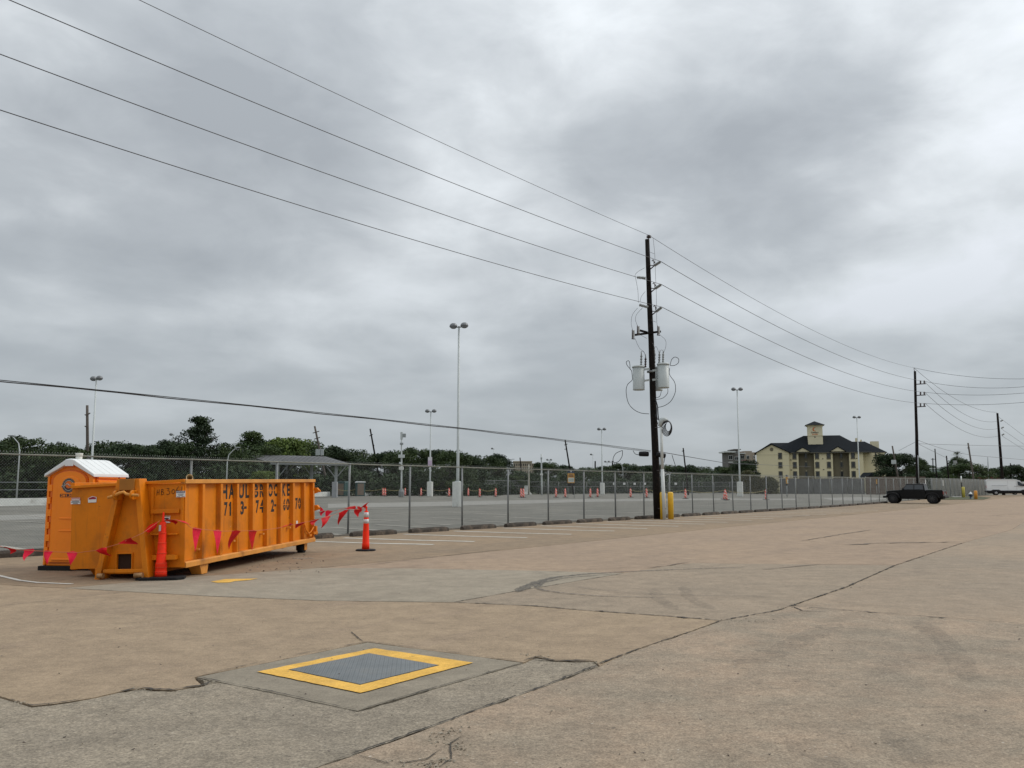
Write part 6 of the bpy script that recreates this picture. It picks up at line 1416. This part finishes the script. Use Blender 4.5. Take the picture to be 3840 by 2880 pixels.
q.add([(xL-.6, yA, ev-.25), (ap[0], yA, mz-.2), (ap[0], yB+2, mz-.2), (xL-.6, yB+5, ev-.25)], [(3,2,1,0)]); q.add([(xL-.6, yA, ev-.25), (xL-.6, yA, ev-.05), (ap[0], yA, mz), (ap[0], yA, mz-.2)], [(0,1,2,3)]); q.add([(xg+.6, yA, ev-.25), (xg+.6, yA, ev-.05), (ap[0], yA, mz), (ap[0], yA, mz-.2)], [(3,2,1,0)])
q.build('gable_roof', ROOF, hotel, base=hotel.location, fix=False)
hip('left_roof', xL, hx(2990), HY+1, HY+14, ev-.03, pt(2900, 1659, HY+7).z, gx(2863, HY+7, 12), gx(2945, HY+7, 12), .6)
mb = MB(); mb.lathe([(.55, 0), (.55, .10)], (hx(2891), HY-1.72, hz_(1684)), 20, 'y'); mb.build('round_vent', OLIVE, hotel, base=hotel.location)
for c, hw, yt in ((3011, 27, 1680), (3144, 28, 1678)):
    x0, x1, xm = hx(c-hw), hx(c+hw), hx(c); zb, zt = hz_(1694), hz_(yt)
    mb = MB(); mb.prism([(x0, zb), (x1, zb), (xm, zt)], HY-.7, HY-.5, 'y'); mb.build('pediment', TRIM, hotel, base=hotel.location)
    mb = MB(); mb.add([(x0-.3, HY-.9, zb), (xm, HY-.9, zt+.3), (xm, HY+4, zt+.3), (x0-.3, HY+4, zb)], [(0,1,2,3)]); mb.add([(xm, HY-.9, zt+.3), (x1+.3, HY-.9, zb), (x1+.3, HY+4, zb), (xm, HY+4, zt+.3)], [(0,1,2,3)])
    mb.add([(x0-.3, HY-.9, zb-.2), (x0-.3, HY-.9, zb), (xm, HY-.9, zt+.3), (xm, HY-.9, zt+.1)], [(0,1,2,3)]); mb.add([(x1+.3, HY-.9, zb-.2), (x1+.3, HY-.9, zb), (xm, HY-.9, zt+.3), (xm, HY-.9, zt+.1)], [(0,1,2,3)])
    mb.build('pediment_roof', ROOF, hotel, base=hotel.location, fix=False)
# sign tower
TY = HY+3.; tx0, tx1 = gx(3020, TY, 14), gx(3076, TY, 14); zt0, zt1 = pt(3050, 1650, TY).z, pt(3050, 1594, TY).z
tw = HB('tower', tx0, tx1, TY, TY+4.5, zt0-1.5, zt1, BUFF2)
HB('tower_band', tx0-.12, tx1+.12, TY-.12, TY+4.6, pt(3050, 1634, TY).z-.1, pt(3050, 1634, TY).z+.1, TRIM); HB('tower_cornice', tx0-.35, tx1+.35, TY-.35, TY+4.85, zt1-.25, zt1, TRIM)
mb = MB(); xm, ym = (tx0+tx1)/2, TY+2.25; c_ = .75; zz = zt1+.0; mb.add([(tx0-c_, TY-c_, zz), (tx1+c_, TY-c_, zz), (tx1+c_, TY+4.5+c_, zz), (tx0-c_, TY+4.5+c_, zz), (xm, ym, pt(3051, 1580, ym).z)], [(0,1,4), (1,2,4), (2,3,4), (3,0,4), (3,2,1,0)]); mb.build('tower_roof', ROOF, hotel, base=hotel.location)
SO = mat('orange_sign_letters', (.62, .16, .04), .5); SD = mat('dark_sign_letters', (.03, .03, .035), .5)
mb = MB(); cx_, cz_ = gx(3046, TY, 14), pt(3046, 1610, TY).z; Rr = .62; vs_ = []
for k in range(25):
    a = R(50+k*(260/24)); wd = .30*math.sin(math.pi*k/24)+.05; 
    for r_ in (Rr, Rr-wd*1.15): vs_.append((cx_+r_*math.cos(a), TY-.06, cz_+r_*math.sin(a)))
mb.add(vs_, [(2*k, 2*k+1, 2*k+3, 2*k+2) for k in range(24)]); mb.build('crescent_logo', SO, hotel, base=hotel.location, fix=False)
mb = MB(); a, b = gx(3032, TY, 14), gx(3061, TY, 14); z0, z1 = pt(3046, 1625, TY).z, pt(3046, 1619, TY).z; lettering(mb, 'Comfort', lambda u, v: (a+(b-a)*u, TY-.05, z0+(z1-z0)*v), .03); mb.build('sign_word', SD, hotel, base=hotel.location, fix=False)
mb = MB(); a, b = gx(3036, TY, 14), gx(3058, TY, 14); z2, z3 = pt(3046, 1631, TY).z, pt(3046, 1627, TY).z; lettering(mb, 'SUITES', lambda u, v: (a+(b-a)*u, TY-.05, z2+(z3-z2)*v), .03); mb.build('sign_word', SO, hotel, base=hotel.location, fix=False)
HB('tower_vent', gx(3044, TY, 14), gx(3049, TY, 14), TY-.06, TY+.02, pt(3046, 1639, TY).z-.14, pt(3046, 1639, TY).z+.12, SD)
for px0, px1, y0, y1 in ((2946, 2963, 1646, 1662), (3222, 3252, 1659, 1680), (3168, 3177, 1646, 1660), (3186, 3190, 1652, 1662)): HB('roof_unit', gx(px0, HY+12, 12), gx(px1, HY+12, 12), HY+11, HY+13, pt(px0, y1+10, HY+12).z, pt(px0, y0, HY+12).z, BUFF2)
mb = MB(); a, b = gx(3233, 240), gx(3275, 240); z0, z1 = pt(3250, 1791, 240).z, pt(3250, 1772, 240).z; mb.prism([(a, z0), (b+1.2, z0), (b-1.0, z1), (a+1.3, z1)], 236, 242, 'y'); o = mb.build('porch_roof', ROOF, base=(a, 240, T(240)))
tag(o, 'dark sloping porch roof at the foot of the right end of the hotel', 'roof')
mb = MB()
for x in (a+.6, b-.2): pass
hotel.rotation_euler.z = R(-16); hotel.scale = (.935, 1, 1)

# ------------------------------------------------------------------ other far buildings
def bld(name, lab, cat, Y): return thing(name, lab, cat, (gx(2760, Y), Y, T(Y)))
def bx(t, name, px0, px1, y0, y1, Y, m, d=8, par=None, to_ground=False, dy_=0):
    a, b = gx(px0, Y, 8), gx(px1, Y, 8); z1, z0 = pt((px0+px1)/2, y0, Y).z, (T(Y)-.2 if to_ground else pt((px0+px1)/2, y1, Y).z)
    mb = MB(); mb.box(a, b, Y+dy_, Y+dy_+d, z0, z1); o = mb.build(name, m, t, base=t.location)
    if par: o.parent = par
    return o
TY_ = 300; tb = thing('townhouse_block', 'grey and tan townhouses with a flat white roof left of the hotel', 'building', (gx(2770, TY_), TY_, T(TY_)))
GRS = mat('grey_siding', (.125, .118, .108), .8, 0, .1, 1.5); TNS = mat('tan_stucco', (.34, .29, .235), .9, 0, .06, .5); WTR = mat('white_trim', (.55, .57, .56), .6); MLV = mat('mauve_siding', (.24, .21, .20), .8)
bx(tb, 'wall', 2730, 2761, 1697, 1790, TY_, GRS, 8, to_ground=True); bx(tb, 'wall', 2761, 2777, 1686, 1790, TY_, MLV, 8, to_ground=True, dy_=.4); bx(tb, 'wall', 2777, 2793, 1702, 1790, TY_, GRS, 8, to_ground=True); bx(tb, 'wall', 2793, 2822, 1691, 1790, TY_, TNS, 9, to_ground=True, dy_=.2); bx(tb, 'wall', 2822, 2834, 1696, 1790, TY_+2, TNS, 9, to_ground=True)
bx(tb, 'flat_roof', 2717, 2757, 1692, 1697, TY_, WTR, 9, dy_=-1.2); bx(tb, 'flat_roof', 2774, 2795, 1699, 1702, TY_, WTR, 9, dy_=-.9); bx(tb, 'flat_roof', 2752, 2779, 1684, 1687, TY_, GRS, 9, dy_=-.6)
bx(tb, 'cornice', 2731, 2778, 1732, 1735, TY_, WTR, 1, dy_=-.9)
for p0, p1, y0, y1 in ((2733, 2748, 1708, 1724), (2757, 2768, 1693, 1700), (2756, 2770, 1713, 1726), (2778, 2791, 1707, 1722), (2800, 2811, 1708, 1722), (2826, 2831, 1708, 1720), (2827, 2831, 1735, 1746)):
    w_ = bx(tb, 'window', p0, p1, y0, y1, TY_, WTR, .3, dy_=-.12); n_ = 2 if p1-p0 > 9 else 1
    for k in range(n_):
        u0 = p0+1+(p1-p0-1)*k/n_; q = bx(tb, 'pane', u0, u0+(p1-p0-1)/n_-1, y0+1, y1-1.5, TY_, GLASS, .1, dy_=-.2); q.parent = w_
MRN = mat('maroon_gable', (.16, .012, .025), .7)
mb = MB(); Yg = 270; mb.prism([(gx(2791, Yg), pt(2791, 1738, Yg).z), (gx(2817, Yg), pt(2817, 1738, Yg).z), (gx(2813, Yg), pt(2813, 1728, Yg).z), (gx(2804, Yg), pt(2804, 1724, Yg).z), (gx(2793, Yg), pt(2793, 1729, Yg).z)], Yg, Yg+5, 'y'); o = mb.build('gabled_annex', MRN, base=(gx(2804, Yg), Yg, T(Yg))); tag(o, 'small dark red gable end beside the tan townhouse wall', 'gable')
mb = MB(); mb.add([(gx(2808, Yg), Yg, pt(2808, 1745, Yg).z), (gx(2832, Yg), Yg, pt(2832, 1745, Yg).z), (gx(2832, Yg), Yg-3, pt(2832, 1778, Yg).z), (gx(2822, Yg), Yg-3, pt(2822, 1775, Yg).z), (gx(2795, Yg), Yg-1, pt(2795, 1737, Yg).z)], [(0,1,2,3,4)]); mb.add([(gx(2795, Yg), Yg+4, 0), (gx(2832, Yg), Yg+4, 0), (gx(2832, Yg), Yg+4, pt(2832, 1745, Yg).z), (gx(2795, Yg), Yg+4, pt(2795, 1740, Yg).z)], [(0,1,2,3)])
o = mb.build('pale_roof', mat('pale_shingle', (.34, .31, .30), .9), base=(gx(2815, Yg), Yg, T(Yg)), fix=False); tag(o, 'pale sloping roof between the townhouses and the hotel', 'roof')
OF = 330; ob_ = thing('office_building', 'beige office building with rows of dark windows between the trees', 'building', (gx(1970, OF), OF, T(OF)))
BEI = mat('beige_masonry', (.36, .31, .235), .9, 0, .05, .5)
bx(ob_, 'wall', 1925, 1995, 1733, 1800, OF, BEI, 15, to_ground=True); bx(ob_, 'wall', 1995, 2016, 1737, 1800, OF, BEI, 15, to_ground=True, dy_=2); bx(ob_, 'parapet', 1924, 1996, 1729, 1733, OF, BEI, 14, dy_=-.3)
for r_ in range(3):
    for c in range(10): y0 = 1739+r_*14; bx(ob_, 'window', 1928+c*8.3, 1931.5+c*8.3, y0, y0+8, OF, GLASS, .3, dy_=-.1 if c < 8 else 1.8)
ob2 = thing('office_building', 'low beige building edge just over the trees left of the round dark tree', 'building', (gx(1750, OF), OF, T(OF))); bx(ob2, 'wall', 1726, 1774, 1722, 1800, OF, BEI, 12, to_ground=True); bx(ob2, 'parapet', 1725, 1775, 1720, 1722.5, OF, TNS, 11, dy_=-.3)
ob3 = thing('office_building', 'sliver of pale building roof over the trees behind the lamp with the notice', 'building', (gx(1480, OF), OF, T(OF)))
bpy.data.objects.remove(ob3)
ST = 255; st = thing('pale_green_store', 'long pale mint green store building right of the second tall pole', 'building', (gx(3520, ST), ST, T(ST)))
MNT = mat('mint_cladding', (.36, .43, .39), .7, 0, .06, .3)
bx(st, 'wall', 3452, 3600, 1758, 1800, ST, MNT, 12, to_ground=True); bx(st, 'parapet', 3451, 3601, 1755, 1758, ST, WTR, 12, dy_=-.3)
for c in (3478, 3500, 3527, 3553): bx(st, 'pilaster', c, c+3, 1758, 1800, ST, POLEG, .4, dy_=-.3, to_ground=True)
bx(st, 'sign_panel', 3510, 3536, 1769, 1780, ST, mat('green_sign', (.25, .42, .20), .6), .2, dy_=-.35)
rd = thing('dark_red_building', 'low dark red building with a black roof above the white van', 'building', (gx(3725, 200), 200, T(200)))
bx(rd, 'wall', 3695, 3756, 1789, 1800, 200, MRN, 8, to_ground=True); bx(rd, 'roof', 3716, 3750, 1778, 1789, 200, ROOF, 6, dy_=.6)
sg_ = thing('pylon_sign', 'faded tall pylon sign in front of the trees near the palm', 'sign', (gx(3580, 190), 190, T(190)))
mb = MB(); x = gx(3580, 190); mb.tube([(x, 190, T(190)), (x, 190, pt(3580, 1740, 190).z)], .16, 8); part(mb, 'post', POLEG, sg_); bx(sg_, 'panel', 3574, 3586, 1727, 1754, 190, mat('faded_sign', (.30, .31, .30), .7), .3, dy_=-.2)

# ------------------------------------------------------------------ vehicles
def wheel(t, x, y, r, wd, rimm, sp=5, side=1):
    mb = MB(); mb.lathe([(r*.62, -wd/2), (r*.92, -wd/2), (r, -wd*.36), (r, wd*.36), (r*.92, wd/2), (r*.62, wd/2)], (x, y, r), 28, 'y'); w_ = mb.build('wheel', BLK, t)
    mb = MB(); mb.lathe([(r*.64, 0), (r*.6, .03*side), (r*.15, .05*side), (r*.12, .08*side), (.01, .09*side)], (x, y+side*wd*.36, r), 20, 'y'); mb.build('rim', rimm, w_)
    for k in range(sp):
        a = 2*math.pi*k/sp+.3; mb = MB(); mb.beam((x+r*.12*math.cos(a), y+side*(wd*.36+.06), r+r*.12*math.sin(a)), (x+r*.58*math.cos(a), y+side*(wd*.36+.05), r+r*.58*math.sin(a)), r*.16, .03, up=(0, 1, 0)); mb.build('spoke', rimm, w_)
    return w_
def pickup():
    hd = Vector((-FD.y, FD.x)) * 0
    hx_, hy_ = -.806, .592; px_, Y = 3428, 84.6; c = Vector((gx(px_, Y, .9), Y, 0)); c.z = T(Y)+.0
    t = thing('pickup_truck', 'black crew-cab pickup truck parked nose-in to the fence by the second tall pole', 'pickup truck', tuple(c), math.atan2(hy_, hx_))
    W = .80
    mb = MB(); mb.prism([(2.28, .62), (2.30, 1.12), (2.22, 1.20), (1.05, 1.29), (.98, .60)], -.62, .62, 'y'); mb.build('hood', CARP, t, bevel=.05)
    mb = MB(); mb.prism([(1.02, .52), (1.04, 1.27), (.96, 1.31), (-1.12, 1.31), (-1.16, 1.27), (-1.16, .52)], -W, W, 'y'); mb.build('cab_body', CARP, t, bevel=.03)
    mb = MB()
    lo = [(.93, -.78), (.93, .78), (-1.12, .78), (-1.12, -.78)]; hi = [(.52, -.66), (.52, .66), (-1.02, .68), (-1.02, -.68)]
    mb.add([(x, y, 1.30) for x, y in lo]+[(x, y, 1.80) for x, y in hi], [(0,1,2,3), (7,6,5,4), (0,4,5,1), (1,5,6,2), (2,6,7,3), (3,7,4,0)]); mb.build('cabin', CARP, t, bevel=.02)
    mb = MB(); mb.prism([(.60, 1.79), (.50, 1.86), (-.95, 1.875), (-1.08, 1.82), (-1.06, 1.78)], -.70, .70, 'y'); mb.build('roof', mat('black_hardtop', (.03, .03, .032), .35), t, bevel=.03)
    for s_ in (-1, 1):
        for x0, x1, x2, x3 in ((.80, .50, -.12, -.12), (-.20, -.20, -.98, -.92)):
            mb = MB(); yb, yt = .785*s_, .69*s_; mb.add([(x0, yb, 1.33), (x2, yb, 1.33), (x3, yt, 1.76), (x1, yt, 1.76)], [(0,1,2,3)]); o = mb.build('side_window', CART, t, fix=False); m = o.modifiers.new('s', 'SOLIDIFY'); m.thickness = .012; m.offset = 0
        for x0, x1 in ((.92, -.14), (-.20, -1.10)): mb = MB(); mb.box(x1, x0, W*s_-.008, W*s_+.012, .62, 1.27); d_ = mb.build('door', CARP, t, bevel=.02); q = MB(); q.box(x1+.08, x1+.24, W*s_+(.02 if s_ > 0 else -.03), W*s_+(.03 if s_ > 0 else -.02), 1.10, 1.14); q.build('handle', TRIMB, d_)
        q = MB(); q.box(.72, .88, s_*.84-.03, s_*1.0, 1.28, 1.46); q.build('mirror', TRIMB, t, bevel=.03)
        for xc_, rr in ((1.75, .60), (-1.72, .60)):
            mb = MB(); ang = [R(a) for a in (8, 40, 62, 90, 118, 140, 172)]; P_ = [(xc_+rr*1.12*math.cos(a), .50+rr*.92*math.sin(a)) for a in ang]; P2 = [(xc_+(rr-.09)*1.12*math.cos(a), .48+(rr-.09)*.90*math.sin(a)) for a in ang][::-1]
            mb.prism(P_+P2, s_*.66, s_*.93, 'y'); mb.build('fender_flare', TRIMB, t, bevel=.02)
        q = MB(); q.tube([(.95, s_*.86, .47), (-1.1, s_*.86, .47)], .05, 8); q.build('side_step', TRIMB, t)
    mb = MB(); mb.prism([(-1.20, .62), (-1.20, 1.26), (-2.62, 1.24), (-2.66, 1.20), (-2.66, .66), (-2.5, .60)], -.78, .78, 'y'); mb.build('cargo_bed', CARP, t, bevel=.03)
    mb = MB(); mb.box(-2.60, -1.24, -.74, .74, 1.25, 1.285); mb.build('bed_cover', mat('matte_black_vinyl', (.02, .02, .02), .85), t, bevel=.01)
    for s_ in (-1, 1): q = MB(); q.box(-2.69, -2.64, s_*.70-.07, s_*.70+.07, .88, 1.14); q.build('tail_light', REDL, t, bevel=.01)
    q = MB(); q.box(-2.70, -2.655, -.30, .30, .80, .96); q.build('number_plate_panel', mat('grey_plate', (.2, .2, .2), .5), t)
    for a, b, nm in ((2.42, 2.64, 'front_bumper'), (-2.85, -2.68, 'rear_bumper')): q = MB(); q.box(a, b, -.86, .86, .52, .72); q.build(nm, TRIMB, t, bevel=.04)
    q = MB(); q.box(2.24, 2.34, -.62, .62, .72, 1.14); gr_ = q.build('grille', TRIMB, t, bevel=.02)
    for k in range(7): q = MB(); q.box(2.335, 2.35, -.30+k*.095, -.26+k*.095, .78, 1.10); q.build('grille_slot', CARP, gr_)
    for s_ in (-1, 1): q = MB(); q.lathe([(.115, 0), (.115, .03), (.05, .05)], (2.33, s_*.47, .98), 16, 'x'); q.build('headlight', LENS, t); q = MB(); q.box(2.30, 2.40, s_*.70-.06, s_*.70+.06, .80, .88); q.build('indicator', mat('clear_lens', (.55, .56, .56), .2), t)
    mb = MB(); mb.box(-2.6, 2.3, -.45, .45, .42, .62); mb.build('chassis', TRIMB, t)
    q = MB(); q.tube([(1.75, -.7, .46), (1.75, .7, .46)], .06, 8); q.build('axle', TRIMB, t); q = MB(); q.tube([(-1.72, -.7, .46), (-1.72, .7, .46)], .06, 8); q.build('axle', TRIMB, t)
    for x in (1.75, -1.72):
        for s_ in (-1, 1): wheel(t, x, s_*.74, .46, .33, RIM, 8, s_)
    return t
pk = pickup()
def van(px_rear, Y, lab, sc_=1.0, rz=0.):
    x0 = gx(px_rear, Y, 1); t = thing('cargo_van', lab, 'van', (x0+3.0*sc_*math.cos(rz), Y+3.0*sc_*math.sin(rz), T(Y)+.12), rz, 'white vans at the right edge'); t.scale = (sc_,)*3
    W = 1.0
    prof = [(-2.98, .42), (-2.98, 1.0), (-2.94, 2.10), (-2.86, 2.24), (-2.6, 2.29), (.55, 2.28), (.95, 2.22), (1.35, 2.06), (1.78, 1.62), (2.10, 1.34), (2.62, 1.16), (2.90, 1.02), (2.98, .80), (2.98, .42)]
    n = len(prof); mb = MB(); vs_ = []
    for s_, k in ((-1, .86), (-1, 1), (1, 1), (1, .86)):
        for (x, z) in prof:
            zz = z; y = s_*W*(1-.10*max(0, (z-1.0)/1.3)); 
            if k < 1: y *= .86; zz = z+(.035 if z > 1 else 0); x = x*1.004
            vs_.append((x, y, zz))
    fs = [tuple(range(n))[::-1] if False else tuple(range(n)), tuple(range(3*n, 4*n))[::-1]]
    for r_ in range(3): fs += [(r_*n+i, (r_+1)*n+i, (r_+1)*n+(i+1)%n, r_*n+(i+1)%n) for i in range(n)]
    # side walls: close the flat sides
    mb.add(vs_, fs); mb.build('body', VAN, t, bevel=.03)
    for s_ in (-1, 1):
        mb = MB(); mb.prism([(-2.96, .40), (2.96, .40), (2.96, .66), (2.6, .68), (2.35, .80), (1.6, .80), (1.35, .68), (-1.15, .68), (-1.4, .80), (-2.15, .80), (-2.4, .68), (-2.96, .68)], s_*.985, s_*1.012, 'y'); mb.build('lower_cladding', TRIMB, t)
        y_ = .965*s_
        mb = MB(); mb.add([(.98, s_*.955, 1.98), (1.22, s_*.955, 1.96), (1.55, s_*.97, 1.66), (2.0, s_*.985, 1.36), (1.90, s_*1.0, 1.30), (1.35, s_*1.0, 1.33), (1.05, s_*.995, 1.45)], [tuple(range(7))]); o = mb.build('side_window', CART, t, fix=False); m = o.modifiers.new('s', 'SOLIDIFY'); m.thickness = .03; m.offset = 0
        mb = MB(); mb.box(-2.3, -.35, s_*.998-.006, s_*.998+.01, 1.36, 1.40); mb.build('slide_rail', mat('grey_van_trim', (.22, .23, .24), .5), t)
        mb = MB(); mb.box(.55, 1.10, s_*.998-.006, s_*.998+.012, 1.28, 1.33); mb.build('door_handle', MATS['grey_van_trim'], t)
        for x in (-.25, .85): mb = MB(); mb.box(x, x+.012, s_*.994-.004, s_*.994+.006, .7, 2.05); mb.build('door_gap', MATS['grey_van_trim'], t)
        mb = MB(); mb.box(1.7, 1.85, s_*1.02, s_*1.22, 1.32, 1.62); mb.build('mirror', TRIMB, t, bevel=.03)
        mb = MB(); mb.add([(2.55, s_*.99, 1.02), (2.86, s_*.93, .98), (2.9, s_*.93, .84), (2.62, s_*1.0, .84)], [(0,1,2,3)]); o = mb.build('headlight', LENS, t, fix=False); m = o.modifiers.new('s', 'SOLIDIFY'); m.thickness = .04; m.offset = 0
        mb = MB(); mb.box(-3.0, -2.97, s_*.90-.06, s_*.90+.06, 1.0, 1.42); mb.build('tail_light', REDL, t)
        for x in (1.97, -1.78): wheel(t, x, s_*.86, .36, .24, SILV, 6, s_)
    mb = MB(); mb.box(-3.08, -2.96, -.95, .95, .42, .66); mb.build('rear_bumper', TRIMB, t, bevel=.03)
    mb = MB(); mb.box(2.92, 3.04, -.95, .95, .40, .72); mb.build('front_bumper', TRIMB, t, bevel=.03)
    mb = MB(); mb.add([(1.36, -.80, 2.08), (1.36, .80, 2.08), (2.10, .86, 1.37), (2.10, -.86, 1.37)], [(0,1,2,3)]); o = mb.build('windscreen', CART, t, fix=False); m = o.modifiers.new('s', 'SOLIDIFY'); m.thickness = .05; m.offset = 0
    mb = MB(); mb.box(-2.8, 2.8, -.7, .7, .28, .45); mb.build('underbody', TRIMB, t)
    return t
van(3697, 130, 'long white cargo van with silver hubcaps parked at the right edge of the photo', 1.0, R(-24))
van(3775, 139, 'second white van mostly hidden behind the long van with silver hubcaps', .86, R(-24))

# ------------------------------------------------------------------ grass island furniture
bpt = bollard(3614, 1866, 1.35, .19, mat('pale_yellow_paint', (.62, .52, .10), .5), 'pale yellow bollard with a black and white marker stake on the grass island')
mb = MB(); mb.tube([(-.0, .3, 0), (-.02, .3, 1.95)], .07, 6); mb.build('black_stake', TRIMB, bpt); mb = MB(); mb.tube([(-.02, .3, 1.95), (-.03, .3, 2.75)], .075, 6); mb.build('white_stake_tip', WPL, bpt)
bollard(3660, 1873, 1.0, .18, BOLO, 'short orange-yellow bollard right of the fire hydrant')
hy = gp(3641, 1871); ht = thing('fire_hydrant', 'fire hydrant with dark blue barrel and white cap on the grass island', 'fire hydrant', tuple(hy))
BLU = mat('dark_blue_enamel', (.015, .035, .075), .4)
mb = MB(); mb.lathe([(.20, 0), (.20, .05), (.13, .06), (.12, .50), (.17, .52), (.17, .56)], n=16); mb.build('barrel', BLU, ht)
mb = MB(); mb.lathe([(.19, .55), (.19, .60), (.15, .70), (.07, .77), (.04, .82), (.04, .86)], n=16); mb.build('cap', WPL, ht)
for s_ in (-1, 1): mb = MB(); mb.tube([(s_*.1, 0, .40), (s_*.25, 0, .40)], .07, 10); mb.build('side_outlet', BLU, ht)
mb = MB(); mb.tube([(0, -.1, .36), (0, -.24, .36)], .09, 10); mb.build('front_outlet', BLU, ht)
o = MB(); o.box(-.65, .65, -.3, .3, 0, .10); ob = o.build('concrete_slab_marker', WHC, bevel=.03); ob.location = gp(3586, 1865); tag(ob, 'flat white concrete block lying on the grass island left of the pale yellow bollard', 'concrete block')
